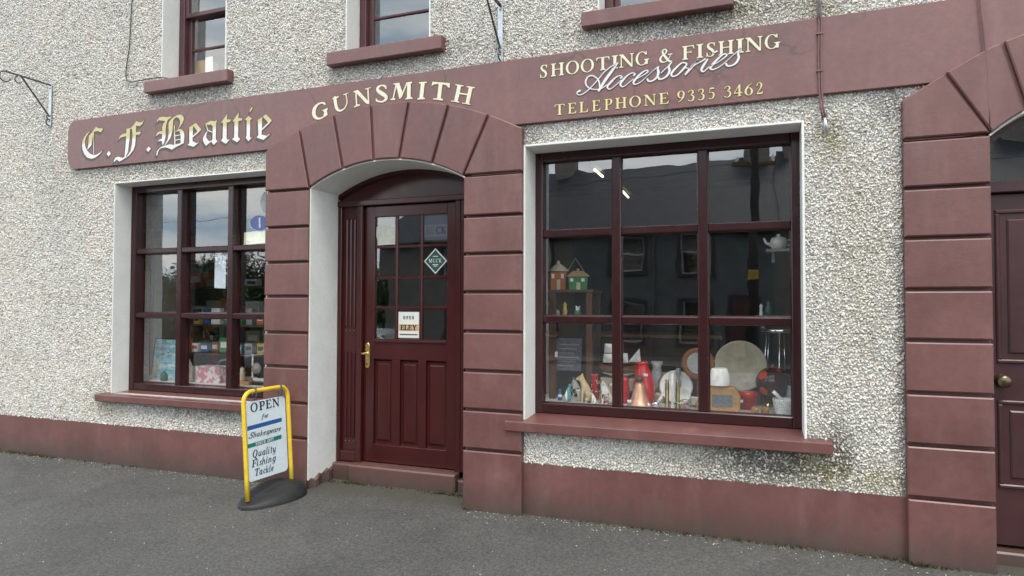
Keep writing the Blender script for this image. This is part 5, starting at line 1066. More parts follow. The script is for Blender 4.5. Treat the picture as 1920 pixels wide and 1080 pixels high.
def sitting_dog(name, label, loc, rz, s, mat, ears='up'):
    # sits facing +x ; height 1 at s = 1.  trunk upright, haunches behind, forelegs straight
    V = [(-0.18, 0, 0.20), (-0.05, 0, 0.42), (0.06, 0, 0.62), (0.10, 0, 0.76), (0.16, 0, 0.87), (0.27, 0, 0.84), (0.36, 0, 0.80),
         (0.10, 0.11, 0.50), (0.13, 0.12, 0.26), (0.13, 0.12, 0.04), (0.20, 0.12, 0.02), (0.10, -0.11, 0.50), (0.13, -0.12, 0.26), (0.13, -0.12, 0.04), (0.20, -0.12, 0.02),
         (-0.10, 0.17, 0.15), (0.04, 0.19, 0.10), (-0.04, 0.19, 0.03), (0.06, 0.19, 0.02), (-0.10, -0.17, 0.15), (0.04, -0.19, 0.10), (-0.04, -0.19, 0.03), (0.06, -0.19, 0.02),
         (-0.30, 0.02, 0.08), (-0.40, 0.10, 0.03)]
    E_ = [(0, 1), (1, 2), (2, 3), (3, 4), (4, 5), (5, 6), (2, 7), (7, 8), (8, 9), (9, 10), (2, 11), (11, 12), (12, 13), (13, 14), (0, 15), (15, 16), (16, 17), (17, 18), (0, 19), (19, 20), (20, 21), (21, 22), (0, 23), (23, 24)]
    Rr = [0.17, 0.17, 0.15, 0.10, 0.115, 0.07, 0.045, 0.07, 0.05, 0.04, 0.035, 0.07, 0.05, 0.04, 0.035, 0.11, 0.07, 0.04, 0.03, 0.11, 0.07, 0.04, 0.03, 0.05, 0.03]
    b = len(V)
    for sy in (1, -1):
        if ears == 'up': V += [(0.12, 0.07*sy, 0.95), (0.11, 0.085*sy, 1.03)]; Rr += [0.04, 0.012]
        else: V += [(0.13, 0.12*sy, 0.90), (0.14, 0.15*sy, 0.74)]; Rr += [0.035, 0.045]
    E_ += [(4, b), (b, b+1), (4, b+2), (b+2, b+3)]
    t = thing(name, label, 'figurine', loc, rz)
    skin('body', V, E_, Rr, mat, t, s=s)
    m_ = MB(); m_.sphere((0.40*s, 0, 0.815*s), 0.026*s, 8, 6); m_.build('nose', M['c_black'], t, True)
    for sy in (1, -1): m_ = MB(); m_.sphere((0.235*s, 0.062*sy*s, 0.905*s), 0.018*s, 8, 6); m_.build('eye', M['c_black'], t, True)
    return t
def spot(px, py, z=ZP): return on_z(px, py, z)
def lathe_thing(name, label, cat, loc, prof, mat, n=24, smooth=True, rot=None, group=None):
    m_ = MB(); m_.lathe(prof, n); o_ = m_.build(name, mat, None, smooth); o_.location = loc
    if rot: o_.rotation_euler = rot
    return tag(o_, label, cat, group)
def deep(px, py, Y): return at(px, py, Y)
# ---- the tall little cabinet with the two pottery cottages
def cabinet():
    Y0, Y1 = 0.62, 0.92; xa, xb = deep(1030, 540, Y0).x, deep(1110, 540, Y0).x; zt = deep(1070, 543, Y0).z
    t = thing('display_cabinet', 'narrow brown wooden cabinet carrying two pottery cottages behind the large window', 'cabinet', (0, 0, 0))
    for x in (xa, xb-0.045):
        for y in (Y0, Y1-0.045): MB().box(x, x+0.045, y, y+0.045, ZP, zt-0.022).build('post', M['darkwood'], t)
    MB().box(xa-0.012, xb+0.012, Y0-0.012, Y1+0.012, zt-0.022, zt).build('top_board', M['darkwood'], t, bevel=0.004)
    zs = deep(1070, 594, Y0).z; MB().box(xa+0.001, xb-0.001, Y0+0.004, Y1-0.004, zs-0.02, zs).build('shelf_board', M['darkwood'], t); MB().box(xa+0.01, xb-0.01, Y1-0.06, Y1-0.05, ZP, zt-0.03).build('back_panel', M['floorin'], t)
    return Y0, xa, xb, zt, zs
cY, cxa, cxb, czt, czs = cabinet()
def cottage(name, label, px0, px1, wall, roofm, h, gable):
    x0, x1 = deep(px0, 520, cY+0.08).x, deep(px1, 520, cY+0.08).x; w_ = x1-x0; t = thing(name, label, 'jar', ((x0+x1)/2, cY+0.14, czt), 0.25)
    hw = w_/2; hd = hw*0.8; zb = h*0.62
    m_ = MB(); m_.hexa([(-hw*.9, -hd, 0), (hw*.9, -hd, 0), (hw*.9, hd, 0), (-hw*.9, hd, 0), (-hw, -hd*1.05, zb), (hw, -hd*1.05, zb), (hw, hd*1.05, zb), (-hw, hd*1.05, zb)]); m_.build('wall', wall, t, bevel=0.006)
    m_ = MB()
    if gable: m_.hexa([(-hw*1.25, -hd*1.25, zb), (hw*1.25, -hd*1.25, zb), (hw*1.25, hd*1.25, zb), (-hw*1.25, hd*1.25, zb), (-hw*.5, -hd*.3, h*.9), (hw*.5, -hd*.3, h*.9), (hw*.5, hd*.3, h*.9), (-hw*.5, hd*.3, h*.9)])
    else: m_.lathe([(hw*1.2, zb), (hw*1.25, zb+0.01), (hw*.9, h*.76), (hw*.6, h*.82), (hw*.2, h*.88), (hw*.16, h*.96), (0.002, h)], 14)
    m_.build('roof', roofm, t, bevel=0.005)
    MB().sphere((0, 0, h*.93), hw*.2, 8, 6).build('finial', roofm, t, True)
    MB().box(-hw*.15, hw*.25, -hd*1.10, -hd*1.0, 0.002, zb*.55).build('door', M['c_cream'], t)
    for xx in (-hw*.62, hw*.5): MB().box(xx-hw*.16, xx+hw*.16, -hd*1.10, -hd*1.0, zb*.62, zb*.86).build('window', M['c_white'], t)
cottage('cottage_jar', 'terracotta pottery cottage jar with cream roof on the narrow cabinet', 1028, 1058, M['c_orange'], M['c_cream'], 0.235, False); cottage('cottage_jar', 'green pottery cottage jar with tan hipped roof on the narrow cabinet', 1062, 1098, M['c_green'], M['c_tan'], 0.165, True)
m_ = MB(); hp = [deep(px, py, cY+0.24) for px, py in ((1062, 541), (1062, 512), (1079, 484), (1098, 514), (1098, 541))]; m_.tube(hp, 0.004, 6); tag(m_.build('wire_hoop', M['c_grey'], None, True), 'thin wire hoop standing up behind the green pottery cottage', 'hoop')
lathe_thing('duck_ornament', 'yellow glass bird ornament on the inner shelf of the narrow cabinet', 'ornament', (deep(1059, 590, cY+.08).x, cY+.08, czs), [(0.020, 0), (0.024, 0.006), (0.014, 0.012), (0.022, 0.035), (0.016, 0.065), (0.012, 0.075), (0.019, 0.09), (0.010, 0.105), (0.001, 0.115)], M['c_yellow'])
def frog():
    t = thing('frog_ornament', 'green and white frog ornament on the inner shelf of the narrow cabinet', 'ornament', (deep(1083, 590, cY+.08).x, cY+.08, czs), 0.4)
    m_ = MB(); m_.sphere((0, 0, 0.025), 0.030, 12, 8, (1.1, .9, .85)); m_.build('body', M['c_green'], t, True); m_ = MB(); m_.sphere((0.0, -0.012, 0.056), 0.019, 12, 8); m_.build('head', M['c_white'], t, True)
    for s in (1, -1): MB().sphere((0.012*s, -0.014, 0.075), 0.008, 8, 6).build('eye', M['c_white'], t, True)
frog()
lathe_thing('egg_ornament', 'small grey stone egg on the inner shelf of the narrow cabinet', 'ornament', (deep(1044, 590, cY+.08).x, cY+.08, czs), [(0.006, 0), (0.02, 0.008), (0.026, 0.025), (0.02, 0.045), (0.002, 0.056)], M['c_grey'])
# notice propped inside the cabinet
x0, x1 = deep(1043, 650, 0.75).x, deep(1091, 650, 0.75).x; z0, z1 = deep(1060, 694, .75).z, deep(1060, 634, .75).z
M['notice'] = paint('grey_printed_notice', (0.13, 0.14, 0.16), 0.6, 0.4, 60)
nt_ = thing('notice', 'grey printed notice propped under the narrow cabinet with a dangling white tag', 'notice', (0, 0, 0))
m_ = MB(); m_.hexa([(x0, .72, z0), (x1, .72, z0), (x1, .73, z0), (x0, .73, z0), (x0, .76, z1), (x1, .76, z1), (x1, .77, z1), (x0, .77, z1)]); m_.build('sheet', M['notice'], nt_)
for k in range(6): zz = z1-0.02-(z1-z0)*(.12+.13*k); yy = .72+.04*(zz-z0)/(z1-z0); MB().box(x0+0.02, x1-0.02-(k % 3)*0.02, yy-0.004, yy-0.001, zz-0.004, zz+0.004).build('print_line', M['c_grey'], nt_)
p = deep(1043, 664, 0.6); m_ = MB(); slab(m_, [(p.x-.011, p.z-.022), (p.x+.011, p.z-.022), (p.x+.011, p.z+.014), (p.x, p.z+.024), (p.x-.011, p.z+.014)], .599, .601); tag(m_.build('price_tag', M['cardwhite']), 'white paper price tag hanging on thread beside the cabinet post', 'tag')
# ---- dogs and neighbours, left pane
p = spot(1098, 754); sitting_dog('dog_figurine', 'tan pottery shepherd dog sitting with pricked ears behind the left pane', p, R(200), 0.205, M['dog_tan'])
p = spot(1135, 757); sitting_dog('dog_figurine', 'brown and white pottery spaniel sitting beside the window mullion', p, R(205), 0.185, M['dog_spaniel'], 'down')
p = spot(1113, 757); sitting_dog('dog_figurine', 'small white pottery pup at the feet of the shepherd dog', p, R(200), 0.085, M['dog_white'], 'down')
p = spot(1071, 748); p.y += .12; sitting_dog('dog_figurine', 'black and white pottery terrier behind the teal bird ornament', p, R(215), 0.17, M['dog_terrier'], 'down')
p = spot(1150, 757); sitting_dog('dog_figurine', 'white pottery dog half hidden by the mullion next to the spaniel', p+Vector((0.02, .05, 0)), R(200), 0.16, M['dog_white'], 'down')
t = thing('bird_ornament', 'teal and white glass bird ornament beside the shepherd dog', 'ornament', spot(1065, 753), R(30)); m_ = MB(); m_.tube([(0, 0, 0.0), (0.005, 0, 0.04), (0.0, 0, 0.08), (0.012, 0, 0.11)], [0.022, 0.026, 0.018, 0.012], 12); m_.build('body', M['c_teal'], t, True); m_ = MB(); m_.tube([(-.012, -0.012, 0.005), (-.02, -0.016, 0.05), (-.01, -0.01, 0.085)], [0.008, 0.012, 0.003], 8); m_.build('wing', M['c_white'], t, True); MB().sphere((0.014, 0, 0.118), 0.014, 10, 8).build('head', M['c_teal'], t, True)
lathe_thing('polka_dot_vase', 'small red vase with white polka dots behind the spaniel', 'vase', (deep(1115, 700, .62).x, .62, ZP), [(0.02, 0), (0.028, 0.01), (0.026, 0.09), (0.024, 0.17), (0.028, 0.19), (0.026, 0.2), (0.02, 0.19)], M['dots_red'])
lathe_thing('red_jar', 'small red glass jar with white lid left of the copper bell', 'jar', (deep(1171, 715, .6).x, .6, ZP), [(0.03, 0), (0.036, 0.02), (0.036, 0.12), (0.03, 0.15), (0.032, 0.16), (0.032, 0.18), (0.012, 0.19), (0.001, 0.2)], M['c_red'])
# ---- model ship on a box
Ys = 0.78; bx_, bx1 = deep(1130, 700, Ys).x, deep(1190, 700, Ys).x; zk = deep(1160, 702, Ys).z; zd = deep(1160, 688, Ys).z
tag(MB().box(bx_, bx1, Ys-.08, Ys+.08, ZP, zk-0.02).build('card_box', M['c_beige'], bevel=0.003), 'plain beige box under the model sailing ship', 'box')
lathe_thing('dish', 'white shallow dish between the beige box and the model ship', 'dish', ((bx_+bx1)/2, Ys, zk-0.02), [(0.05, 0), (0.06, 0.004), (0.12, 0.03), (0.125, 0.036), (0.115, 0.034), (0.05, 0.012), (0.001, 0.01)], M['c_white'])
def ship():
    zb = zk+0.012; xc = (bx_+bx1)/2; t = thing('model_ship', 'model sailing ship with brown hull and white sails on a white dish', 'model ship', (xc, Ys, zb), 0)
    m_ = MB(); n = 12; ring = []
    for i in range(n+1):
        x = -0.15+0.30*i/n; q = (x/0.15); w_ = 0.034*(1-abs(q)**2.6)+0.002; zt = 0.048+0.03*q*q; ring.append([(x*1.05, -w_, zt), (x, -w_*.8, 0.02+.01*q*q), (x*.92, 0, 0.004+.012*q*q), (x, w_*.8, 0.02+.01*q*q), (x*1.05, w_, zt)])
    v = [p for r_ in ring for p in r_]; f = [(i*5+j, (i+1)*5+j, (i+1)*5+j+1, i*5+j+1) for i in range(n) for j in range(4)]+[(i*5, i*5+4, (i+1)*5+4, (i+1)*5) for i in range(n)]; m_.add(v, f); m_.build('hull', M['c_brown'], t)
    for x, h in ((-0.06, 0.25), (0.04, 0.23)): MB().tube([(x, 0, 0.04), (x, 0, h)], 0.003, 6).build('mast', M['darkwood'], t)
    MB().tube([(0.14, 0, 0.07), (0.20, 0, 0.10)], 0.003, 6).build('bowsprit', M['darkwood'], t)
    def sail(pts):
        c = sum((Vector(p) for p in pts), Vector())/len(pts); m2 = MB(); v = [Vector(p)+Vector((0, -0.004, 0)) for p in pts]+[c+Vector((0, -0.02, 0))]; k = len(pts); m2.add(v, [(i, (i+1) % k, k) for i in range(k)]); o_ = m2.build('sail', M['c_white'], t); so = o_.modifiers.new('thick', 'SOLIDIFY'); so.thickness = 0.002
    sail([(-.11, 0, .15), (-.03, 0, .15), (-.035, 0, .22), (-.105, 0, .22)]); sail([(-.12, 0, .075), (-.025, 0, .075), (-.03, 0, .143), (-.112, 0, .143)]); sail([(.0, 0, .08), (.075, 0, .08), (.07, 0, .15), (.005, 0, .15)]); sail([(.075, 0, .085), (.17, 0, .09), (.16, 0, .19)])
ship()
# ---- red vase, copper bell, silver and shells
lathe_thing('red_vase', 'tall glossy red vase leaning behind the copper bell', 'vase', (deep(1211, 740, .55).x, .55, ZP), [(0.04, 0), (0.05, 0.01), (0.072, 0.06), (0.075, 0.14), (0.06, 0.22), (0.042, 0.28), (0.040, 0.30), (0.046, 0.31), (0.038, 0.305), (0.03, 0.27)], M['c_red'], 28, rot=(0, R(-5), 0))
bell = thing('bell', 'copper hand bell with dark wooden handle knob beside the mullion', 'bell', spot(1199, 762)); MB().lathe([(0.088, 0), (0.09, 0.006), (0.072, 0.03), (0.054, 0.07), (0.042, 0.12), (0.036, 0.155), (0.02, 0.17), (0.001, 0.172)], 28).build('body', M['copper'], bell, True); MB().lathe([(0.012, 0.17), (0.016, 0.18), (0.03, 0.19), (0.032, 0.2), (0.02, 0.215), (0.001, 0.22)], 18).build('handle', M['darkwood'], bell, True)
t = thing('glass_bird', 'clear crystal bird with a white feather beside the bell', 'ornament', spot(1229, 764)); MB().sphere((0, 0, 0.022), 0.022, 10, 8, (1.2, .9, 1)).build('body', M['chrome'], t, True); MB().tube([(0.01, 0, 0.03), (0.04, 0, 0.07), (0.055, 0, 0.11)], [0.006, 0.012, 0.002], 8).build('feather', M['c_white'], t, True)
def shell(name, label, px, py, Y, r_, rz, tilt):
    p = deep(px, py, Y); m_ = MB(); n = 16; v = [(0, 0, 0)]
    for i in range(n+1): a = R(-10+200*i/n); rr2 = r_*(1+0.05*math.cos(i*math.pi)); v.append((rr2*math.cos(a), -0.02+0.012*math.cos(i*math.pi), rr2*math.sin(a)))
    m_.add(v, [(0, i+1, i+2) for i in range(n)]); o_ = m_.build(name, M['c_white'], None); so = o_.modifiers.new('thick', 'SOLIDIFY'); so.thickness = 0.006; o_.location = (p.x, Y, ZP+0.01); o_.rotation_euler = (tilt, 0, rz); tag(o_, label, 'shell')
lathe_thing('shell_dish', 'large white shell-shaped plate standing behind the brass cartridge cases', 'plate', (deep(1268, 715, .72).x, .72, ZP+0.12), [(0.001, -0.004), (0.06, 0), (0.115, 0.012), (0.12, 0.02), (0.11, 0.018), (0.055, 0.006), (0.001, 0.003)], M['c_white'], 26, rot=(R(72), 0, 0))
lathe_thing('white_bowl', 'white oval bowl lying on its side beside the brass cases', 'bowl', (deep(1285, 735, .5).x, .52, ZP+0.07), [(0.02, 0), (0.05, 0.01), (0.066, 0.05), (0.064, 0.055), (0.045, 0.018), (0.001, 0.01)], M['c_white'], 20, rot=(R(60), 0, R(-30)))
for k, (px, hh, mt_) in enumerate(((1251, .20, 'oldbrass'), (1271, .185, 'oldbrass'))):
    p = spot(px, 766); lathe_thing('cartridge_case', ['tall dull brass shell case left of the white candle', 'shorter dull brass shell case right of the white candle'][k], 'shell case', p, [(0.017, 0), (0.018, 0.004), (0.015, 0.008), (0.015, hh-.03), (0.012, hh-.02), (0.012, hh)], M[mt_], 14)
p = spot(1261, 767); lathe_thing('candle', 'plain white candle between two brass shell cases', 'candle', p, [(0.011, 0), (0.011, 0.24), (0.003, 0.246), (0.001, 0.25)], M['c_white'], 12)
lathe_thing('glass_stopper', 'cut glass bottle stopper bottle just behind the white candle', 'bottle', spot(1270, 760)+Vector((0, .06, 0)), [(0.022, 0), (0.024, 0.02), (0.02, 0.16), (0.01, 0.19), (0.02, 0.22), (0.02, 0.25), (0.012, 0.262)], M['c_grey'], 10)
t = thing('wire_toy', 'green wire toy with a pink cone in front of the round mirror', 'toy', spot(1285, 768)); MB().tube([(0.04*math.cos(a), 0.0, 0.035+0.035*math.sin(a)) for a in np.linspace(0, 6.0, 18)], 0.003, 6).build('wire', M['c_green'], t, True); MB().lathe([(0.02, 0), (0.012, 0.04), (0.003, 0.07)], 12, (-0.02, 0.02, 0)).build('cone', M['c_pink'], t, True)
def mirror():
    Y = .62; c = deep(1309, 681, Y); t = thing('round_mirror', 'round wooden-framed table mirror on a stand behind the mullion', 'mirror', (c.x, Y, ZP)); h = c.z-ZP
    o_ = MB().lathe([(0.075, 0), (0.11, 0.004), (0.115, 0.014), (0.10, 0.024), (0.078, 0.02)], 30, cap=False).build('frame', M['c_brown'], t, True); o_.location = (0, 0, h); o_.rotation_euler = (R(95), 0, 0)
    o_ = MB().lathe([(0.001, 0.01), (0.08, 0.01)], 30, cap=False).build('glass', M['chrome'], t); o_.location = (0, 0, h); o_.rotation_euler = (R(95), 0, 0)
    MB().tube([(0, 0.02, 0), (0, 0.02, h-.10)], 0.010, 8).build('stem', M['c_brown'], t); MB().lathe([(0.06, 0), (0.062, 0.008), (0.02, 0.02)], 20, (0, .02, 0)).build('foot', M['c_brown'], t, True)
mirror()
# ---- right pane
Yd = .86; c = deep(1388, 686, Yd)
lathe_thing('round_tray', 'large plain beige round tray standing upright behind the wooden ornaments', 'tray', (c.x, Yd, c.z), [(0.001, -0.006), (0.175, -0.006), (0.185, 0.0), (0.18, 0.012), (0.17, 0.006), (0.001, 0.004)], M['c_beige'], 40, rot=(R(84), 0, 0))
tag(MB().box(c.x-.14, c.x+.14, Yd-.04, Yd+.06, ZP, c.z-.182).build('tray_stand', M['darkwood'], bevel=0.004), 'dark low wooden stand under the round beige tray', 'stand')
def wooden_house():
    p = spot(1358, 771); t = thing('wooden_lamp', 'chunky pale wooden lamp base with a dark inset picture and white shade', 'lamp', p); w_ = .10
    m_ = MB(); slab(m_, [(-w_, 0), (w_*1.0, 0), (w_*1.05, .10), (w_*.72, .165), (-w_*.9, .175)], -.045, .045, .01); m_.build('base', M['wood'], t)
    MB().box(-w_*.75, w_*.55, -.049, -.0455, .035, .115).build('inset_picture', M['notice'], t); MB().lathe([(0.072, .175), (0.074, .18), (0.066, .24), (0.052, .285), (0.044, .29), (0.03, .285)], 20, (-.03, 0, 0)).build('shade', M['c_white'], t, True)
wooden_house()
lathe_thing('red_tin', 'white tin with a red lid beside the wooden lamp', 'tin', spot(1402, 771)+Vector((0, .10, 0)), [(0.058, 0), (0.058, 0.075), (0.061, 0.076), (0.061, 0.115), (0.055, 0.12), (0.001, 0.12)], M['c_red'], 26)
t = thing('clogs', 'pair of small wooden clogs in front of the red-lidded tin', 'clogs', spot(1425, 776), R(-80))
for s in (-1, 1):
    V = [(-.05, .032*s, .022), (0.0, .032*s, .024), (.05, .032*s, .026), (.075, .032*s, .045)]; skin('clog', V, [(0, 1), (1, 2), (2, 3)], [.026, .027, .024, .008], M['wood'], t)
def ladybird():
    p = spot(1450, 764)+Vector((0.0, .06, 0)); t = thing('glass_lamp', 'red and black spotted glass dome lamp behind the mortar', 'lamp', p)
    MB().lathe([(0.05, 0.0), (0.055, 0.01), (0.02, 0.025), (0.015, 0.05)], 20).build('foot', M['c_black'], t, True); MB().sphere((0, 0, .165), .118, 28, 16, (1, 1, .98)).build('globe', M['ladybird'], t, True); MB().lathe([(0.012, .275), (0.012, .29), (0.002, .297)], 10).build('finial', M['c_red'], t, True)
ladybird()
t = thing('mortar', 'white speckled mortar bowl with its pestle leaning inside', 'mortar', spot(1473, 779)); MB().lathe([(0.05, 0), (0.055, 0.006), (0.072, 0.05), (0.078, 0.10), (0.08, 0.108), (0.073, 0.104), (0.05, 0.03), (0.001, 0.02)], 26).build('bowl', M['speckled'], t, True); MB().tube([(0.03, .0, .04), (-.05, -.01, .13), (-.075, -.012, .155)], [.016, .011, .013], 10).build('pestle', M['c_white'], t, True)
def stool():
    Y = .98; c = deep(1466, 616, Y); H = c.z-ZP; t = thing('bar_stool', 'chrome bar stool with splayed thin legs standing behind the glass lamp', 'stool', (c.x, Y, ZP))
    MB().lathe([(0.001, H-.028), (0.15, H-.028), (0.158, H-.02), (0.158, H-.006), (0.15, H), (0.001, H)], 30).build('seat', M['chrome'], t, True)
    for k in range(6): a = R(20+60*k); MB().tube([(.11*math.cos(a), .11*math.sin(a), H-.029), (.15*math.cos(a), .15*math.sin(a), 0)], .0075, 8).build('leg', M['chrome'], t, True)
    MB().tube([(.137*math.cos(a), .137*math.sin(a), H*.35) for a in np.linspace(0, 2*math.pi, 25)[:-1]], .005, 6, True).build('foot_ring', M['chrome'], t, True)
stool()
def corner_shelf(nm, label, py, px0, px1, Y=.9):
    z = deep((px0+px1)/2, py, Y-.1).z; x0, x1 = deep(px0, py, Y-.1).x, min(.94, deep(px1, py, Y-.1).x+.35); t = thing(nm, label, 'shelf', (0, 0, 0)); MB().box(x0, x1, Y-.1, Y+.12, z-.02, z).build('board', M['c_grey'], t)
    for x in (x0+.05, x1-.05): MB().box(x-.01, x+.01, Y+.0, Y+.12, z-.09, z-.021).build('bracket', M['c_grey'], t)
    return x0, x1, z
x0, x1, z = corner_shelf('wall_shelf', 'grey upper shelf carrying a white teapot at the right of the large window', 466, 1436, 1490)
def teapot(x, y, z):
    t = thing('teapot', 'white china teapot on the upper grey shelf', 'teapot', (x, y, z)); MB().lathe([(0.035, 0), (0.05, 0.01), (0.062, 0.045), (0.052, 0.08), (0.03, 0.09), (0.012, 0.095), (0.014, 0.108), (0.002, 0.112)], 22).build('body', M['c_white'], t, True)
    MB().tube([(.06, 0, .065), (.095, 0, .07), (.10, 0, .045), (.06, 0, .025)], .006, 8).build('handle', M['c_white'], t, True); MB().tube([(-.05, 0, .03), (-.085, 0, .05), (-.1, 0, .085)], [.014, .010, .007], 8).build('spout', M['c_white'], t, True)
teapot(deep(1460, 450, .88).x, .88, z)
x0, x1, z = corner_shelf('wall_shelf', 'grey lower shelf with two small figurines at the right of the large window', 592, 1416, 1490)
lathe_thing('small_figurine', 'small white figurine on the lower grey shelf', 'figurine', (deep(1427, 590, .86).x, .86, z), [(0.012, 0), (0.014, 0.01), (0.009, 0.05), (0.013, 0.07), (0.001, 0.085)], M['c_white'], 12)
lathe_thing('small_figurine', 'small dark green bottle-shaped figurine on the lower grey shelf', 'figurine', (deep(1441, 590, .86).x, .86, z), [(0.02, 0), (0.026, 0.02), (0.022, 0.06), (0.01, 0.075), (0.016, 0.095), (0.001, 0.11)], M['dgreen'], 14)

# ---- the crowd of small bric-a-brac between the larger ornaments
bric = [
 (1050, 751, 'blue_bottle', 'small blue glass bottle at the foot of the narrow cabinet', 'bottle', [(.016, 0), (.018, .01), (.018, .05), (.008, .065), (.009, .085)], 'c_blue', .02),
 (1085, 750, 'white_cup', 'small white egg cup behind the tan shepherd dog', 'cup', [(.018, 0), (.008, .02), (.022, .05), (.024, .065), (.02, .062)], 'c_white', .10),
 (1124, 752, 'brass_pot', 'small brass pot behind the white pup', 'pot', [(.024, 0), (.032, .02), (.026, .05), (.03, .06)], 'brass', .12),
 (1146, 748, 'cream_jug', 'cream jug behind the white pottery dog', 'jug', [(.03, 0), (.042, .03), (.03, .09), (.036, .12), (.03, .115)], 'c_cream', .16),
 (1183, 757, 'black_pot', 'squat black pot half hidden behind the copper bell', 'pot', [(.03, 0), (.045, .03), (.035, .07), (.04, .08)], 'c_black', .10),
 (1238, 758, 'cream_box_lid', 'round cream trinket pot behind the crystal bird', 'pot', [(.04, 0), (.042, .05), (.045, .052), (.045, .068), (.001, .075)], 'c_cream', .10),
 (1245, 750, 'tan_vase', 'tan pottery vase behind the left brass shell case', 'vase', [(.025, 0), (.05, .05), (.045, .12), (.02, .17), (.026, .19)], 'c_tan', .20),
 (1291, 760, 'pink_cup', 'pink china cup beside the wire toy', 'cup', [(.018, 0), (.028, .03), (.032, .055), (.028, .052)], 'c_pink', .03),
 (1302, 764, 'white_pot', 'white ribbed pot at the foot of the round mirror', 'pot', [(.03, 0), (.04, .02), (.036, .06), (.04, .066)], 'c_white', .06),
 (1312, 768, 'wooden_egg', 'turned wooden egg beside the mullion by the mirror', 'ornament', [(.01, 0), (.026, .015), (.03, .035), (.018, .062), (.002, .07)], 'wood', .03),
 (1392, 764, 'blue_mug', 'white and blue mug between the wooden lamp and the red tin', 'mug', [(.03, 0), (.034, .01), (.034, .075), (.03, .072)], 'c_white', .06),
 (1412, 760, 'dark_bowl', 'dark green bowl behind the wooden clogs', 'bowl', [(.03, 0), (.055, .03), (.062, .05), (.055, .048)], 'dgreen', .20),
 (1440, 770, 'brass_cup', 'small brass cup beside the clogs', 'cup', [(.016, 0), (.022, .02), (.024, .05), (.02, .048)], 'brass', .03),
 (1486, 772, 'glass_jar', 'grey glass jar squeezed behind the mortar bowl', 'jar', [(.035, 0), (.04, .02), (.04, .12), (.03, .14), (.032, .16)], 'c_grey', .14),
 (1215, 764, 'white_mouse', 'tiny white china mouse in front of the copper bell', 'ornament', [(.006, 0), (.016, .006), (.018, .016), (.008, .03), (.001, .034)], 'c_white', .0)]
bric += [
 (1062, 745, 'dark_jug', 'dark glazed jug behind the terrier figurine', 'jug', [(.04, 0), (.06, .05), (.05, .13), (.03, .17), (.042, .21), (.036, .205)], 'c_brown', .34),
 (1118, 745, 'tall_bottle', 'tall grey bottle behind the polka-dot vase', 'bottle', [(.03, 0), (.032, .16), (.012, .21), (.013, .27)], 'c_grey', .36),
 (1232, 745, 'white_jug', 'tall white china jug behind the red vase', 'jug', [(.045, 0), (.06, .06), (.045, .16), (.035, .20), (.05, .25), (.044, .245)], 'c_white', .36),
 (1262, 748, 'brown_pot', 'brown stoneware pot behind the shell plate', 'pot', [(.05, 0), (.075, .06), (.06, .13), (.065, .15)], 'c_stone', .40),
 (1330, 752, 'cream_vase', 'cream vase behind the wooden lamp by the mullion', 'vase', [(.03, 0), (.05, .08), (.03, .18), (.02, .22), (.03, .25)], 'c_cream', .22),
 (1374, 758, 'green_bottle', 'slim green bottle leaning up behind the wooden lamp', 'bottle', [(.022, 0), (.024, .12), (.009, .17), (.010, .23)], 'c_green', .14),
 (1424, 758, 'white_plate_pot', 'white china pot in front of the spotted glass lamp', 'pot', [(.022, 0), (.034, .02), (.03, .06), (.012, .075), (.001, .085)], 'c_white', .07)]
for px, py, nm_, lab, cat_, prof, mt_, dy in bric:
    q_ = spot(px, py); q_ = deep(px, py, max(q_.y, .36)+dy); lathe_thing(nm_, lab, cat_, (q_.x, q_.y, ZP), prof, M[mt_], 18)
tags_ = [(1050, 742, .45, 'stuck beside the blue bottle'), (1211, 703, .47, 'on the shoulder of the tall red vase'), (1180, 752, .42, 'leaning on the copper bell'), (1389, 752, .5, 'on the front of the red-lidded tin'), (1399, 716, .8, 'on the stand of the beige tray'), (1490, 716, .7, 'on the leg of the bar stool')]
for px, py, Y, wh in tags_:
    c = deep(px, py, Y); m_ = MB(); slab(m_, [(c.x-.014, c.z-.009), (c.x+.014, c.z-.009), (c.x+.014, c.z+.009), (c.x-.014, c.z+.009)], Y-.001, Y+.001); tag(m_.build('price_sticker', M['cardwhite']), 'small white price sticker '+wh, 'price tag')
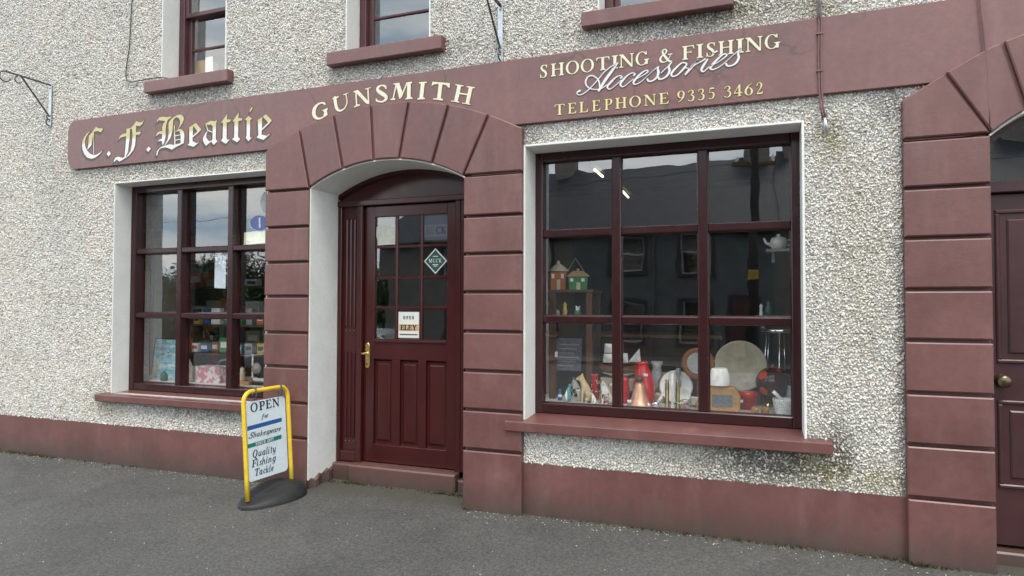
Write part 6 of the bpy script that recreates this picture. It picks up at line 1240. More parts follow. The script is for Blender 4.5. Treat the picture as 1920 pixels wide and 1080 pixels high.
# ---- the smaller window
def painting():
    Y = .55; a = deep(284, 712, Y); b = deep(333, 712, Y); zt = deep(290, 636, Y).z; t = thing('painting', 'tall blue and white seascape painting with flying geese leaning in the smaller window', 'painting', (a.x, Y, ZP+.002)); w_, h = b.x-a.x, zt-ZP
    mt, tt, p, o = newmat('seascape_paint'); P = nd(tt, 'ShaderNodeTexCoord').outputs['Object']; mpn = nd(tt, 'ShaderNodeMapping', {'Vector': P, 'Scale': (6, 6, 14)}); n1 = noise(tt, mpn.outputs[0], 1.6, 6, 0.6, 0.6)
    tt.links.new(ramp(tt, n1, [(0.25, (0.05, 0.24, 0.32)), (0.40, (0.18, 0.50, 0.62)), (0.53, (0.48, 0.76, 0.84)), (0.68, (0.85, 0.92, 0.94))]), p.inputs['Base Color']); p.inputs['Roughness'].default_value = 0.4
    m_ = MB(); slab(m_, [(0, 0), (w_, 0), (w_, h), (0, h)], 0, .012); m_.build('canvas', mt, t); m_ = MB(); e = .010
    for q in ([(-e, -.0), (0, 0), (0, h+e), (-e, h+e)], [(w_, 0), (w_+e, 0), (w_+e, h+e), (w_, h+e)], [(0, h), (w_, h), (w_, h+e), (0, h+e)]): slab(m_, q, -.006, .018)
    m_.build('frame', M['darkwood'], t)
    for k, (u, v_) in enumerate(((.35, .62), (.62, .58), (.78, .86), (.55, .66), (.85, .64))):
        u *= w_; v_ *= h; s = .02; m_ = MB(); m_.add([(u-s*2, -.002, v_+s*.9), (u, -.002, v_), (u+s*1.8, -.002, v_+s), (u+s*.1, -.002, v_-s*.45)], [(0, 3, 1), (1, 3, 2)]); m_.build('goose', M['navy2'], t)
    t.rotation_euler = (R(-7), 0, 0)
painting()
p = spot(283, 711); tag(MB().tube([p, p+Vector((.035, .03, .16))], .013, 8).build('wooden_bat', M['wood'], None, True), 'pale wooden priest club leaning by the painting', 'club')
lathe_thing('dark_bottle', 'squat dark green bottle in front of the painting', 'bottle', spot(307, 714), [(0.03, 0), (0.034, 0.01), (0.034, 0.05), (0.024, 0.07), (0.012, 0.078), (0.013, 0.09), (0.001, 0.091)], M['dgreen'], 16)
def block(name, label, cat, px0, px1, pyb, hh, dep, mat, lift=0.0, dy=0.0, extra=None):
    a, b = spot(px0, pyb), spot(px1, pyb); y = max((a.y+b.y)/2, .40)+dy; xa, xb = deep(px0, pyb-10, y).x, deep(px1, pyb-10, y).x
    o_ = MB().box(xa, xb, y, y+dep, ZP+lift, ZP+lift+hh).build(name, mat, bevel=.003); return tag(o_, label, cat), xa, xb, y
block('grey_tin', 'dark grey upright tin with a folded white price card on top', 'tin', 347, 361, 716, .145, .08, M['c_stone'])
a = spot(347, 716); xx = deep(351, 680, .44).x; m_ = MB(); m_.add([(xx-.022, .44, ZP+.146), (xx+.022, .44, ZP+.146), (xx-.004, .46, ZP+.225), (xx-.022, .48, ZP+.146), (xx+.022, .48, ZP+.146)], [(0, 1, 2), (4, 3, 2), (1, 4, 2), (3, 0, 2), (0, 3, 4, 1)]); tag(m_.build('price_card', M['cardwhite']), 'folded white price card standing on the dark grey tin', 'card')
patchy('pinkbox', (0.66, 0.62, 0.62), (0.55, 0.22, 0.26), 18, 0.5)
block('patterned_box', 'pink and white patterned gift box on the display shelf', 'box', 366, 412, 718, .15, .14, M['pinkbox'])
block('red_box', 'small red packet standing behind the pink patterned box', 'packet', 382, 402, 700, .24, .04, M['c_red'], 0, .22)
block('green_box', 'flat green packet behind the grey tin', 'packet', 362, 384, 705, .22, .03, M['dgreen'], 0, .20)
block('wood_plinth', 'small wooden plinth under the cream figurine', 'plinth', 441, 466, 722, .035, .09, M['wood'])
p = spot(454, 718); lathe_thing('cream_figurine', 'cream pottery figurine standing on a wooden plinth', 'figurine', (deep(454, 705, .46).x, .46, ZP+.035), [(0.026, 0), (0.03, 0.01), (0.022, 0.05), (0.028, 0.07), (0.016, 0.085), (0.02, 0.105), (0.001, 0.122)], M['c_cream'], 14)
lathe_thing('white_candle', 'tall thin white candle beside the cream figurine', 'candle', spot(466, 716)+Vector((0, .05, 0)), [(0.018, 0), (0.018, 0.012), (0.008, 0.014), (0.008, 0.25), (0.002, 0.257)], M['c_white'], 10)
block('name_stand', 'black stand holding a long white card at the right of the smaller window', 'stand', 472, 503, 723, .03, .06, M['c_black']); block('white_card', 'long white card on the black stand in the smaller window', 'card', 474, 503, 721, .024, .006, M['cardwhite'], .031, -.004)
for k, (px, s, mt_) in enumerate(((478, .034, 'c_stone'), (490, .026, 'c_beige'), (484, .022, 'c_black'))):
    o_ = MB().sphere((0, 0, 0), s, 12, 8, (1.1, 1, .9)).build('reel', M[mt_], None, True); o_.location = (deep(px, 700, .56).x, .56+.02*k, ZP+s*.9); tag(o_, ['brown stone ornament behind the black card stand', 'beige shell ornament behind the black card stand', 'black round ornament behind the black card stand'][k], 'ornament')
lathe_thing('clock_ornament', 'dark ornament with a pale round dial behind the black card stand', 'ornament', (deep(482, 690, .7).x, .7, ZP+.12), [(0.001, 0), (0.05, 0), (0.055, 0.01), (0.04, 0.03), (0.001, 0.03)], M['c_stone'], 16, rot=(R(85), 0, 0))
tag(MB().box(deep(482, 690, .7).x-.03, deep(482, 690, .7).x+.03, .70, .76, ZP, ZP+.068).build('dial_stand', M['c_black']), 'black block stand under the ornament with the pale dial', 'stand')
# stepped stand of packets behind the front row
st_ = thing('stepped_stand', 'stepped dark stand of packets behind the front row of the smaller window', 'stand', (0, 0, 0)); sx0, sx1 = deep(340, 650, .8).x, deep(505, 650, .8).x
for k, (yy, zz) in enumerate(((.74, .93), (.90, 1.20))): MB().box(sx0, sx1, yy, yy+.14, zz-.02, zz).build('step', M['darkwood'], st_)
for x in (sx0+.02, sx1-.03): MB().box(x, x+.02, .90, 1.03, ZP, 1.18).build('leg', M['darkwood'], st_)
pk = [('c_blue', 'c_white', 'blue'), ('c_white', 'c_red', 'white'), ('c_black', 'c_white', 'black'), ('c_teal', 'c_white', 'teal'), ('c_orange', 'c_white', 'orange'), ('c_grey', 'c_black', 'grey'), ('c_yellow', 'c_black', 'yellow'), ('c_brown', 'c_cream', 'brown'), ('c_green', 'c_white', 'green')]
rk2 = random.Random(21)
for k, (yy, zz, lv) in enumerate(((.76, .93, 'lower'), (.92, 1.20, 'upper'))):
    x = sx0+.03; order = pk[:]; rk2.shuffle(order)
    for a_, b_, nm_ in order:
        w_ = rk2.uniform(.06, .12); h_ = rk2.uniform(.09, .17)
        if x+w_ > sx1-.02: break
        o_ = MB().box(x, x+w_, yy, yy+.05, zz+.001, zz+h_).build('packet', M[a_], bevel=.002); tag(o_, nm_+' packet on the '+lv+' step of the stepped stand', 'packet', 'packets on the stepped stand')
        MB().box(x+w_*.12, x+w_*.88, yy-.002, yy-.0003, zz+h_*.35, zz+h_*.72).build('label', M[b_], o_)
        x += w_+rk2.uniform(.02, .06)
# tall pale cabinet at the left of the smaller window
a = deep(262, 690, .72); b = deep(287, 690, .72); zt = deep(270, 478, .72).z
fr = thing('pale_cabinet', 'tall narrow grey cabinet at the far side of the smaller window', 'cabinet', (0, 0, 0)); MB().box(a.x, b.x, .72, 1.0, .14, zt).build('body', M['c_stone'], fr, bevel=.006); MB().box(a.x+.02, b.x-.02, .712, .7195, 1.35, zt-.03).build('door', M['c_grey'], fr, bevel=.004); MB().box(b.x-.035, b.x-.028, .70, .7115, 1.6, 1.75).build('handle', M['chrome'], fr)
# papers stuck to the glass of the smaller window
YGL = YLW+.105*.80
def glass_sheet(name, label, cat, poly_px, mat, dy=.004):
    poly = [wx(px, py, YGL+dy) for px, py in poly_px]; ar = sum(poly[i][0]*poly[(i+1) % len(poly)][1]-poly[(i+1) % len(poly)][0]*poly[i][1] for i in range(len(poly)))
    if ar < 0: poly.reverse()
    m_ = MB(); slab(m_, poly, YGL+dy-.0006, YGL+dy+.0006); return tag(m_.build(name, mat), label, cat)
M['paper_w'] = paint('window_paper', (0.44, 0.48, 0.52), 0.6, 0.06, 20); M['sky_sticker'] = paint('pale_sticker', (0.46, 0.53, 0.56), 0.5, 0.15, 30); M['sticker_y'] = paint('pale_yellow_poster', (0.60, 0.58, 0.42), 0.6, 0.12, 15)
M['sticker_b'] = paint('blue_sticker', (0.12, 0.17, 0.42), 0.4, 0.15, 20)
glass_sheet('paper_notice', 'white paper notice taped inside the middle pane of the smaller window', 'notice', [(403, 474), (424, 475), (423, 541), (402, 540)], M['paper_w'])
cxx, czz = 486, 418
ov = [(cxx+17*math.cos(a), czz+14*math.sin(a)) for a in np.linspace(0, 2*math.pi, 25)[:-1]]; os_ = thing('oval_sticker', 'blue oval sticker with pale rim on the upper window pane', 'sticker', (0, 0, 0)); glass_sheet('face', None, None, ov, M['sticker_b'], -.004).parent = os_
ov2 = [(cxx+19*math.cos(a), czz+15.5*math.sin(a)) for a in np.linspace(0, 2*math.pi, 25)[:-1]]; glass_sheet('rim', None, None, ov2, M['sky_sticker'], -.0025).parent = os_
glass_sheet('mark', None, None, [(485, 408), (488, 408), (488.5, 427), (485.5, 427)], M['white_l'], -.0056).parent = os_
ov = [(503+15*math.cos(a), 380+22*math.sin(a)) for a in np.linspace(0, 2*math.pi, 25)[:-1]]; glass_sheet('round_sticker', 'round pale blue sticker partly hidden by the pilaster', 'sticker', ov, M['sky_sticker'], -.004)
glass_sheet('pale_poster', 'pale yellow poster at the foot of the upper window pane', 'poster', [(458, 436), (506, 430), (505, 455), (457, 459)], M['sticker_y'], .004)
# shelves of boxed tackle behind
rk = thing('stock_shelves', 'dark shelving of fishing goods against the side of the shop interior', 'shelving', (0, 0, 0)); RX0, RX1, RY = -8.6, -4.6, 2.0
zsx = [.16, .55, .92, 1.27, 1.62, 1.95, 2.25]
for z in zsx: MB().box(RX0, RX1, RY, RY+.32, z-.02, z).build('shelf_board', M['darkwood'], rk)
for x in np.linspace(RX0, RX1, 5): MB().box(x-.02, x+.02, RY+.33, RY+.37, .14, 2.4).build('upright', M['darkwood'], rk)
MB().box(RX0, RX1, RY+.371, RY+.38, .14, 2.4).build('back_panel', M['floorin'], rk)
cols_ = ['c_blue', 'c_red', 'c_grey', 'c_white', 'c_teal', 'c_orange', 'c_black', 'c_beige', 'c_green', 'c_brown', 'c_black', 'c_stone']
boxmesh = {}
rb = random.Random(11); cnt = 0
names = {'c_blue': 'blue', 'c_red': 'red', 'c_grey': 'grey', 'c_white': 'white', 'c_teal': 'teal', 'c_orange': 'orange', 'c_black': 'black', 'c_beige': 'beige', 'c_green': 'green', 'c_brown': 'brown', 'c_stone': 'brown-grey'}
for z in zsx[:-1]:
    x = RX0+.08
    while x < RX1-.25:
        w_ = rb.uniform(.07, .22); h = rb.uniform(.08, .26); cm = rb.choice(cols_)
        if rb.random() < .78:
            o_ = MB().box(x, x+w_, RY+.03, RY+.03+rb.uniform(.08, .24), z+.001, z+h).build('stock_box', M[cm]); tag(o_, names[cm]+' boxed fishing product on the dark stock shelves', 'box', names[cm]+' boxes on the stock shelves')
            if rb.random() < .6: MB().box(x+w_*.15, x+w_*.85, RY+.0275, RY+.0298, z+h*.3, z+h*.7).build('label', M['c_white' if cm != 'c_white' else 'c_blue'], o_)
        x += w_+rb.uniform(.01, .09)
# counter and rack seen dimly behind the large window
ctr = thing('shop_counter', 'dark shop counter standing back inside the shop', 'counter', (0, 0, 0)); MB().box(-3.4, -.4, 2.9, 3.5, .14, 1.05).build('carcass', M['darkwood'], ctr); MB().box(-3.45, -.35, 2.85, 3.55, 1.051, 1.09).build('worktop', M['wood'], ctr, bevel=.005)
# cardboard box on the first-floor window board
x0, x1 = deep(369, 120, .32).x, deep(408, 120, .32).x; cb_ = thing('cardboard_box', 'brown cardboard box with a white sheet behind the first-floor sash window', 'box', (0, 0, 0)); zb = UZ0+.02
MB().box(x0, (x0+x1)/2+.03, .30, .42, zb-.6, deep(385, 112, .3).z).build('carton', M['c_tan'], cb_); m_ = MB(); slab(m_, [((x0+x1)/2+.0, zb-.6), (x1+.02, zb-.6), (x1-.02, deep(395, 108, .3).z), ((x0+x1)/2+.02, deep(395, 108, .3).z)], .28, .285); m_.build('sheet', M['cardwhite'], cb_)
# ------------------------------------------------------------------ across the street (seen in the glass)
def slate_mat():
    mt, t, p, o = newmat('slate_roof'); P = pos(t); mpn = nd(t, 'ShaderNodeMapping', {'Vector': P, 'Rotation': (R(90), 0, 0)})
    b = nd(t, 'ShaderNodeTexBrick', {'Vector': mpn.outputs[0], 'Color1': (0.014, 0.018, 0.028, 1), 'Color2': (0.026, 0.031, 0.042, 1), 'Mortar': (0.012, 0.013, 0.016, 1), 'Scale': 1.0, 'Mortar Size': 0.012, 'Brick Width': 0.42, 'Row Height': 0.17})
    t.links.new(b.outputs['Color'], p.inputs['Base Color']); p.inputs['Roughness'].default_value = 0.55; bump(t, p, b.outputs['Fac'], 0.4, 0.02); return mt
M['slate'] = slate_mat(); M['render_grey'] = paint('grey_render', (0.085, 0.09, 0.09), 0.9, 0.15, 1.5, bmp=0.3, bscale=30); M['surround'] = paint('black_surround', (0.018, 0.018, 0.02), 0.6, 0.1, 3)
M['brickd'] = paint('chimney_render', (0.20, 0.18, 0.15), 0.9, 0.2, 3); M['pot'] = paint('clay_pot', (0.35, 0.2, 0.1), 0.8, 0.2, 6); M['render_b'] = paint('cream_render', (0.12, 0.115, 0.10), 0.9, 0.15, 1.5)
FY = -20.40; GZ = -0.50
def house(label, x0, x1, wall, eave, ridge, wins, chims, doorx=None):
    t = thing('terraced_house', label, 'house', ((x0+x1)/2, FY, GZ)); ox = (x0+x1)/2
    def B(nm, a, b, y0, y1, z0, z1, mat, par=t): m_ = MB(); m_.box(a-ox, b-ox, y0-FY, y1-FY, z0-GZ, z1-GZ); return m_.build(nm, mat, par)
    ops = [(a, b, c, d) for a, b, c, d in wins]; xs_ = sorted({x0, x1}|{o[0] for o in ops}|{o[1] for o in ops}); zs_ = sorted({GZ-.4, eave}|{o[2] for o in ops}|{o[3] for o in ops}); m_ = MB()
    for i in range(len(xs_)-1):
        for j in range(len(zs_)-1):
            cx, cz = (xs_[i]+xs_[i+1])/2, (zs_[j]+zs_[j+1])/2
            if not any(o[0] < cx < o[1] and o[2] < cz < o[3] for o in ops): m_.box(xs_[i]-ox, xs_[i+1]-ox, -.3, 0, zs_[j]-GZ, zs_[j+1]-GZ)
    m_.box(x0-ox, x1-ox, -8.0, -7.7, -.4, eave-GZ); m_.box(x0-ox, x0+.3-ox, -7.7, -.301, -.4, eave-GZ); m_.box(x1-.3-ox, x1-ox, -7.7, -.301, -.4, eave-GZ); m_.build('wall', wall, t)
    m_ = MB(); e = .25; v = [(x0-ox, e, eave-.05-GZ), (x1-ox, e, eave-.05-GZ), (x1-ox, -4, ridge-GZ), (x0-ox, -4, ridge-GZ), (x0-ox, -8.25, eave-.05-GZ), (x1-ox, -8.25, eave-.05-GZ)]
    m_.add(v, [(0, 1, 2, 3), (3, 2, 5, 4), (0, 3, 4), (1, 5, 2), (0, 4, 5, 1)]); roof = m_.build('roof', M['slate'], t)
    m_ = MB(); m_.tube([(x0-ox, .30, eave-.09-GZ), (x1-ox, .30, eave-.09-GZ)], .06, 8); m_.build('gutter', M['surround'], roof)
    for a, b, c, d in ops:
        w_ = obj('window', None, None, t)
        def W(nm, a_, b_, y0, y1, z0, z1, mat): m2 = MB(); m2.box(a_-ox, b_-ox, y0, y1, z0-GZ, z1-GZ); return m2.build(nm, mat, w_)
        s = .14; W('surround', a-s, a, -.02, .03, c, d+s, M['surround']); W('surround', b, b+s, -.02, .03, c, d+s, M['surround']); W('surround', a, b, -.02, .03, d, d+s, M['surround']); W('sill', a-s-.03, b+s+.03, -.05, .10, c-.12, c, M['surround'])
        f = .055; zm = (c+d)/2
        for q in ((a, a+f, c, d), (b-f, b, c, d), (a+f, b-f, c, c+f), (a+f, b-f, d-f, d), (a+f, b-f, zm-f/2, zm+f/2)): W('sash_bar', q[0], q[1], -.16, -.10, q[2], q[3], M['c_grey'])
        m2 = MB(); m2.quad((a+f-ox, -.14, c+f-GZ), (b-f-ox, -.14, c+f-GZ), (b-f-ox, -.14, d-f-GZ), (a+f-ox, -.14, d-f-GZ)); m2.build('pane', M['glass_dim'], w_)
        W('curtain', a+f, b-f, -.42, -.40, c, d, M['floorin'])
    if doorx:
        a, b = doorx; B('door_surround', a-.12, b+.12, FY, FY+.03, GZ, GZ+2.25, M['surround']); B('front_door', a, b, FY+.031, FY+.06, GZ, GZ+2.1, M['door2'])
    for cx, cw, top in chims:
        c_ = B('chimney', cx-cw/2, cx+cw/2, FY-4.45, FY-3.55, ridge-.6, top, M['brickd'], roof); B('chimney_cap', cx-cw/2-.06, cx+cw/2+.06, FY-4.51, FY-3.49, top, top+.12, M['brickd'], roof)
        for q in (-.25, .25):
            m_ = MB(); m_.lathe([(.11, 0), (.10, .3), (.12, .32), (.12, .36)], 10, (cx+q*cw-ox, -4, top+.12-GZ)); m_.build('chimney_pot', M['pot'], roof)
    return t
mz = lambda px, py: mirrored(px, py, 25).z
mxx = lambda px: mirrored(px, 500, 25).x
e1, r1 = 4.26, 7.55
z1s, z1t = 2.66, 4.02; zgs, zgt = .05, 1.48
wA = (mxx(1150)+.14, mxx(1212)-.14); wB = (mxx(1272)+.14, mxx(1338)-.14); dW = wB[0]-wA[0]
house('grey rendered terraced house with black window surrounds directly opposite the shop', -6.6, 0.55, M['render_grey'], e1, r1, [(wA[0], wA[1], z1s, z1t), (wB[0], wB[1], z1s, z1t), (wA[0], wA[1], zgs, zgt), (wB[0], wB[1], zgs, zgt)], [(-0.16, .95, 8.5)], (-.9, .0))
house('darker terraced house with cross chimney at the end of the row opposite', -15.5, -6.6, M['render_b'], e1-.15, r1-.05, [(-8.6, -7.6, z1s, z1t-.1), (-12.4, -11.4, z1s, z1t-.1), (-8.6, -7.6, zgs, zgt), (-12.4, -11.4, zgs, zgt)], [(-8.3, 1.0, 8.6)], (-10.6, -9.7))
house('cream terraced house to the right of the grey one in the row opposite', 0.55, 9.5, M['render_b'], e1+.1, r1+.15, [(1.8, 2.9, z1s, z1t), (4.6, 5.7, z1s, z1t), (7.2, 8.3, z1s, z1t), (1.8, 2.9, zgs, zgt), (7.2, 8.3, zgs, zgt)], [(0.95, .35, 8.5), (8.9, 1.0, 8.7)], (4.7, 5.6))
# drainpipe on the grey house
x = mxx(1225); m_ = MB(); m_.tube([(x, FY+.09, GZ), (x, FY+.09, e1-.1)], .05, 8); tag(m_.build('drainpipe', M['render_grey'], None), 'grey drainpipe between the windows of the grey rendered house opposite', 'pipe')
# telegraph pole
pp_ = mirrored(1412, 500, 20); pole = thing('telegraph_pole', 'dark wooden telegraph pole with yellow warning plate on the opposite pavement', 'pole', (pp_.x, -17.2, -.5)); k = (4.62+17.2)/20; px_x = mirrored(1412, 500, 21.82).x; pole.location.x = px_x
M['creosote'] = paint('creosoted_wood', (0.022, 0.018, 0.015), 0.8, 0.2, 6); M['plate_y'] = paint('faded_yellow_plate', (0.35, 0.24, 0.03), 0.5, 0.2, 6)
MB().lathe([(.17, 0), (.15, 3), (.12, 6.9), (.05, 7.0)], 12).build('post', M['creosote'], pole, True); MB().box(-.6, .6, -.05, .05, 6.3, 6.42).build('crossarm', M['darkwood'], pole); m_ = MB(); m_.box(-.13, .13, .155, .17, 2.75, 3.1); m_.build('warning_plate', M['plate_y'], pole)
for q in (-.5, 0, .5): MB().lathe([(.04, 6.42), (.05, 6.5), (.02, 6.58)], 8, (q, 0, 0)).build('insulator', M['c_white'], pole)
for k, (tx, ty, tz) in enumerate(((-40, -23, 6.2), (28, -22, 6.6))):
    m_ = MB(); a = Vector((px_x, -17.2, 5.9)); b = Vector((tx, ty, tz)); m_.tube([a.lerp(b, s)+Vector((0, 0, -1.2*4*s*(1-s)*.4)) for s in np.linspace(0, 1, 14)], .012, 5); tag(m_.build('overhead_wire', M['cable'], None, True), ['overhead wire running from the telegraph pole towards the trees', 'overhead wire running from the telegraph pole away from the trees'][k], 'wire')
# ---- parked car (seen in the smaller window)
def car():
    c = mirrored(610, 640, 10.6); RZ = -.46; M['car_paint'] = paint('silver_car_paint', (0.36, 0.37, 0.38), 0.22, 0.04, 2, metal=0.6); t = thing('parked_car', 'silver hatchback car parked along the kerb', 'car', (c.x, -6.0, RZ))
    S = 1.0; prof = [(-2.0, .38), (-2.02, .62), (-1.86, .80), (-1.1, .93), (-.92, .96), (-.38, 1.33), (-.1, 1.40), (.8, 1.41), (1.35, 1.33), (1.78, 1.02), (1.95, .92), (2.0, .55), (1.96, .34)]
    base = [(1.96, .26), (-2.0, .26)]; W = .84
    m_ = MB(); ring = prof+base; n = len(ring)
    def wid(z): return W if z < .95 else W-.24*(z-.95)/.46
    v = []
    for s in (-1, 1): v += [(x, s*wid(z)*(1 if abs(x) < 1.7 else .9), z) for x, z in ring]
    f = [tuple(range(n-1, -1, -1)), tuple(range(n, 2*n))]+[(i, (i+1) % n, n+(i+1) % n, n+i) for i in range(n)]; m_.add(v, f); body = m_.build('body', M['car_paint'], t, bevel=.04, seg=3)
    M['carglass'] = paint('dark_car_glass', (0.012, 0.014, 0.016), 0.06, 0.02, 2); M['tyre'] = paint('tyre', (0.02, 0.02, 0.02), 0.8, 0.1, 8)
    for s in (-1, 1):
        for w4 in ([(-.80, .99), (-.05, .99), (-.05, 1.33), (-.32, 1.31)], [(.03, .99), (.78, .99), (.74, 1.34), (.03, 1.34)], [(.86, .99), (1.55, 1.02), (1.3, 1.26), (.83, 1.33)]):
            m_ = MB(); q = [(x, s*(wid(z)+.006), z) for x, z in w4]; m_.add(q, [(0, 1, 2, 3) if s < 0 else (3, 2, 1, 0)]); m_.build('side_window', M['carglass'], t)
        for x in (-1.27, 1.27):
            wh = obj('wheel', None, None, t); wh.location = (x, s*.74, .30); wh.rotation_euler = (R(90), 0, 0)
            MB().lathe([(.19, -.10), (.29, -.10), (.305, -.07), (.305, .07), (.29, .10), (.19, .10)], 24, cap=False).build('tyre', M['tyre'], wh, True); MB().lathe([(.001, -.085), (.10, -.085), (.19, -.098), (.195, .098), (.10, .085), (.001, .085)], 20, cap=False).build('rim', M['chrome'], wh, True)
            m_ = MB(); m_.lathe([(.35, -.04), (.352, .04)], 24, cap=True); o_ = m_.build('wheel_arch', M['tyre'], t); o_.location = (x, s*.805, .33); o_.rotation_euler = (R(90), 0, 0)
        m_ = MB(); m_.sphere((-1.90, s*.58, .68), .13, 12, 8, (.6, 1.1, .7)); m_.build('headlight', M['c_white'], t, True); m_ = MB(); m_.sphere((1.92, s*.62, .78), .10, 12, 8, (.5, .9, 1.3)); m_.build('tail_light', M['c_red'], t, True)
        m_ = MB(); m_.sphere((-.72, s*.93, 1.0), .09, 10, 8, (.6, 1, .7)); m_.build('wing_mirror', M['car_paint'], t, True)
        MB().box(-.02, .12, s*.845-.01, s*.845+.01, .86, .89).build('door_handle', M['car_paint'], t)
    m_ = MB(); m_.add([(-.93, -.66, .985), (-.93, .66, .985), (-.40, .58, 1.325), (-.40, -.58, 1.325)], [(0, 3, 2, 1)]); m_.build('windscreen', M['carglass'], t); m_ = MB(); m_.add([(1.76, -.62, 1.06), (1.76, .62, 1.06), (1.38, .56, 1.33), (1.38, -.56, 1.33)], [(0, 1, 2, 3)]); m_.build('rear_window', M['carglass'], t)
car()
# ---- trees and a hedge beyond the end of the row
def leaf_mat(nm, c):
    mt, t, p, o = newmat(nm); n1 = noise(t, pos(t), 3, 3); t.links.new(ramp(t, n1, [(0.3, tuple(v*.6 for v in c)), (0.7, tuple(v*1.4 for v in c))]), p.inputs['Base Color']); p.inputs['Roughness'].default_value = 0.6; return mt
M['leafa'] = leaf_mat('leaf_green', (0.045, 0.075, 0.022)); M['leafb'] = leaf_mat('leaf_dark', (0.028, 0.05, 0.02)); M['bark'] = paint('bark', (0.07, 0.055, 0.04), 0.9, 0.25, 6)
def tree(name, label, loc, H, Wd, mat, nleaf, seed, conifer=False, group=None):
    r_ = random.Random(seed); t = thing(name, label, 'tree', loc, r_.uniform(0, 6), group); m_ = MB(); tips = []
    th = H*(.30 if not conifer else .9); m_.tube([(0, 0, -.3), (.05, .03, th*.5), (0.02, -.04, th), (0, 0, H*.75)], [.16*H/6, .12*H/6, .09*H/6, .02], 8)
    nb = 11 if not conifer else 22
    for k in range(nb):
        a = k*2.4+r_.uniform(-.3, .3)
        if conifer: z0 = H*(.12+.85*k/nb); ln = Wd*.5*(1-.9*k/nb); e = Vector((math.cos(a)*ln, math.sin(a)*ln, z0-.05*ln))
        else: z0 = th*(.8+.9*k/nb*.7); ln = Wd*.5*r_.uniform(.55, 1.0); el = .25+.9*k/nb; e = Vector((math.cos(a)*ln*math.cos(el*.8), math.sin(a)*ln*math.cos(el*.8), z0+ln*math.sin(el)+.25*H*k/nb)); e.z = min(e.z, H*.97)
        s0 = Vector((0, 0, z0)); md_ = s0.lerp(e, .5)+Vector((0, 0, .08*ln)); m_.tube([s0, md_, e], [.045*H/6, .03*H/6, .008], 6); tips += [(s0.lerp(md_, .6), .3), (md_, .5), (md_.lerp(e, .5), .5), (e, .45)]
    m_.build('trunk', M['bark'], t); rr = np.random.default_rng(seed); idx = rr.integers(0, len(tips), nleaf); C = np.array([tuple(tips[i][0]) for i in idx]); sp_ = np.array([tips[i][1] for i in idx])[:, None]*Wd*(.20 if not conifer else .13)
    C = C+rr.normal(0, 1, (nleaf, 3))*sp_; d1 = rr.normal(0, 1, (nleaf, 3)); d1 /= np.linalg.norm(d1, axis=1)[:, None]; d2 = np.cross(d1, rr.normal(0, 1, (nleaf, 3))); d2 /= np.linalg.norm(d2, axis=1)[:, None]; s = rr.uniform(.07, .16, (nleaf, 1))*H/6
    V = np.stack([C-d1*s, C+d2*s*.5, C+d1*s, C-d2*s*.5], 1).reshape(-1, 3); me = bpy.data.meshes.new('crown'); me.vertices.add(len(V)); me.vertices.foreach_set('co', V.ravel()); me.loops.add(len(V)); me.loops.foreach_set('vertex_index', np.arange(len(V))); me.polygons.add(nleaf); me.polygons.foreach_set('loop_start', np.arange(0, len(V), 4)); me.polygons.foreach_set('loop_total', np.full(nleaf, 4)); me.update(); me.validate(); obj('crown', me, mat, t)
gz = -.95
def tp(px, P): p = mirrored(px, 560, P); return (p.x, p.y, gz)
tree('deciduous_tree', 'open-crowned green tree opposite, thin enough to see the sky through', tp(474, 38), 6.9, 5.2, M['leafa'], 6500, 1)
tree('deciduous_tree', 'dense dark bushy tree beyond the row opposite', tp(375, 40), 5.9, 5.5, M['leafb'], 14000, 2)
tree('deciduous_tree', 'low rounded dark tree next to the dense bushy tree', tp(340, 42), 5.2, 5.0, M['leafb'], 12000, 3)
tree('conifer_tree', 'narrow conifer at the far end of the trees opposite', tp(268, 38), 6.6, 3.2, M['leafb'], 8000, 4, True)
tree('deciduous_tree', 'green tree just past the end house of the row opposite', tp(715, 40), 5.3, 4.5, M['leafa'], 11000, 5)
tree('deciduous_tree', 'mid-green tree between the end house and the open-crowned tree', tp(600, 42), 5.4, 5.5, M['leafa'], 11000, 6)
rr = np.random.default_rng(9); hp0 = Vector(tp(250, 34)); hp1 = Vector(tp(700, 34)); n = 15000; s = rr.uniform(0, 1, (n, 1)); C = np.array(hp0)*(1-s)+np.array(hp1)*s+rr.normal(0, 1, (n, 3))*np.array([.35, .45, .0])+np.array([[0, 0, 1]])*(rr.uniform(0, 1, (n, 1))**.8*2.3); d1 = rr.normal(0, 1, (n, 3)); d1 /= np.linalg.norm(d1, axis=1)[:, None]; d2 = np.cross(d1, rr.normal(0, 1, (n, 3))); d2 /= np.linalg.norm(d2, axis=1)[:, None]; q = rr.uniform(.07, .16, (n, 1))
V = np.stack([C-d1*q, C+d2*q*.6, C+d1*q, C-d2*q*.6], 1).reshape(-1, 3); me = bpy.data.meshes.new('hedge'); me.vertices.add(len(V)); me.vertices.foreach_set('co', V.ravel()); me.loops.add(len(V)); me.loops.foreach_set('vertex_index', np.arange(len(V))); me.polygons.add(n); me.polygons.foreach_set('loop_start', np.arange(0, len(V), 4)); me.polygons.foreach_set('loop_total', np.full(n, 4)); me.update(); me.validate()
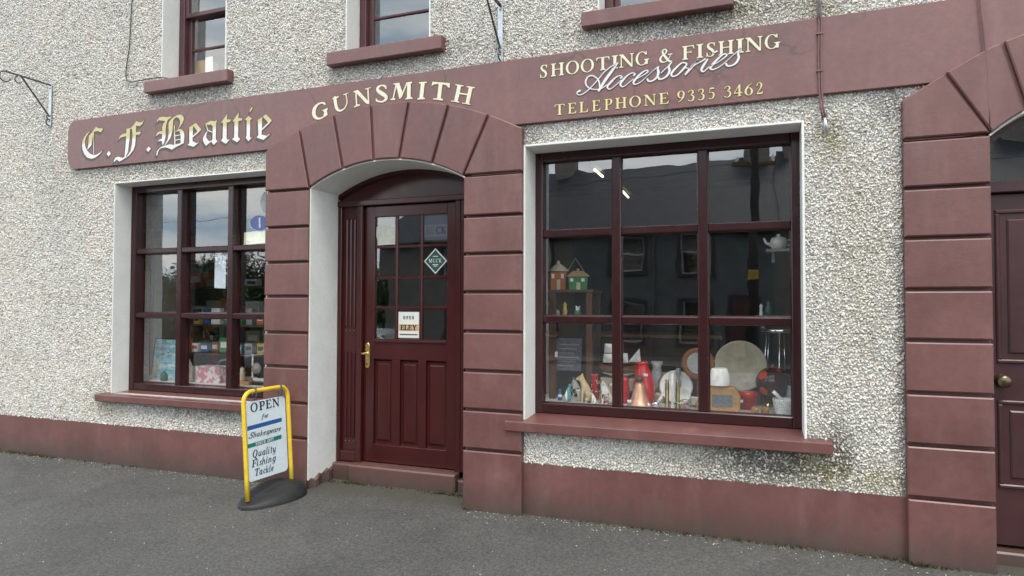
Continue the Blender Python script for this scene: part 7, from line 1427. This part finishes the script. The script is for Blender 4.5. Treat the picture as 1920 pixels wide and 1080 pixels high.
hd = obj('hedge', me, M['leafb']); tag(hd, 'long dark green hedge below the trees opposite', 'hedge')

# ------------------------------------------------------------------ moss, weeds and loose chippings along the wall foot
M['moss'] = leaf_mat('moss', (0.085, 0.080, 0.035)); M['chip'] = paint('stone_chip', (0.42, 0.41, 0.38), 0.9, 0.3, 40)
rm = random.Random(5); m_ = MB()
def edge_y(x):
    if -3.63 < x < -3.22 or -1.91 < x < -1.487 or .757 < x < 1.158: return -.058
    if -3.22 <= x <= -1.91: return .20
    return -.020
for k in range(1100):
    x = rm.choice([rm.uniform(-7.2, 1.6), rm.gauss(-6.4, .25), rm.gauss(-2.1, .12), rm.gauss(-3.0, .15), rm.gauss(.75, .12), rm.gauss(-.2, .5)]); y = edge_y(x)-abs(rm.gauss(0, .018))-.004
    h = rm.uniform(.005, .022)*(1.8 if rm.random() < .06 else 1); a = rm.uniform(0, 6.28); w_ = rm.uniform(.004, .011); z = SLOPE*y
    dx_, dy_ = math.cos(a)*w_, math.sin(a)*w_; lx, ly = rm.uniform(-.01, .01), rm.uniform(-.012, .002)
    m_.add([(x-dx_, y-dy_, z), (x+dx_, y+dy_, z), (x+lx, y+ly, z+h)], [(0, 1, 2)])
tag(m_.build('moss_tufts', M['moss']), 'moss and tiny weeds growing along the foot of the shop wall', 'moss', kind='stuff')
m_ = MB()
for k in range(900):
    if rm.random() < .6: x = rm.uniform(-7.2, 1.7); y = edge_y(x)-abs(rm.gauss(0, .07))-.012
    else: x = rm.uniform(-6.5, 2.0); y = rm.uniform(-2.6, -.05)
    if -3.22 < x < -1.91 and y > -.0 : continue
    r0 = rm.uniform(.0018, .0048); z = SLOPE*y
    v = [(x+r0*rm.uniform(.7, 1.3)*math.cos(q*2.09+rm.random()*.6)*1.4, y+r0*rm.uniform(.7, 1.3)*math.sin(q*2.09), z) for q in range(3)]+[(x, y, z+r0*.9)]
    m_.add(v, [(0, 1, 3), (1, 2, 3), (2, 0, 3)])
tag(m_.build('stone_chippings', M['chip']), 'pale loose chippings scattered over the dark asphalt', 'gravel', kind='stuff')
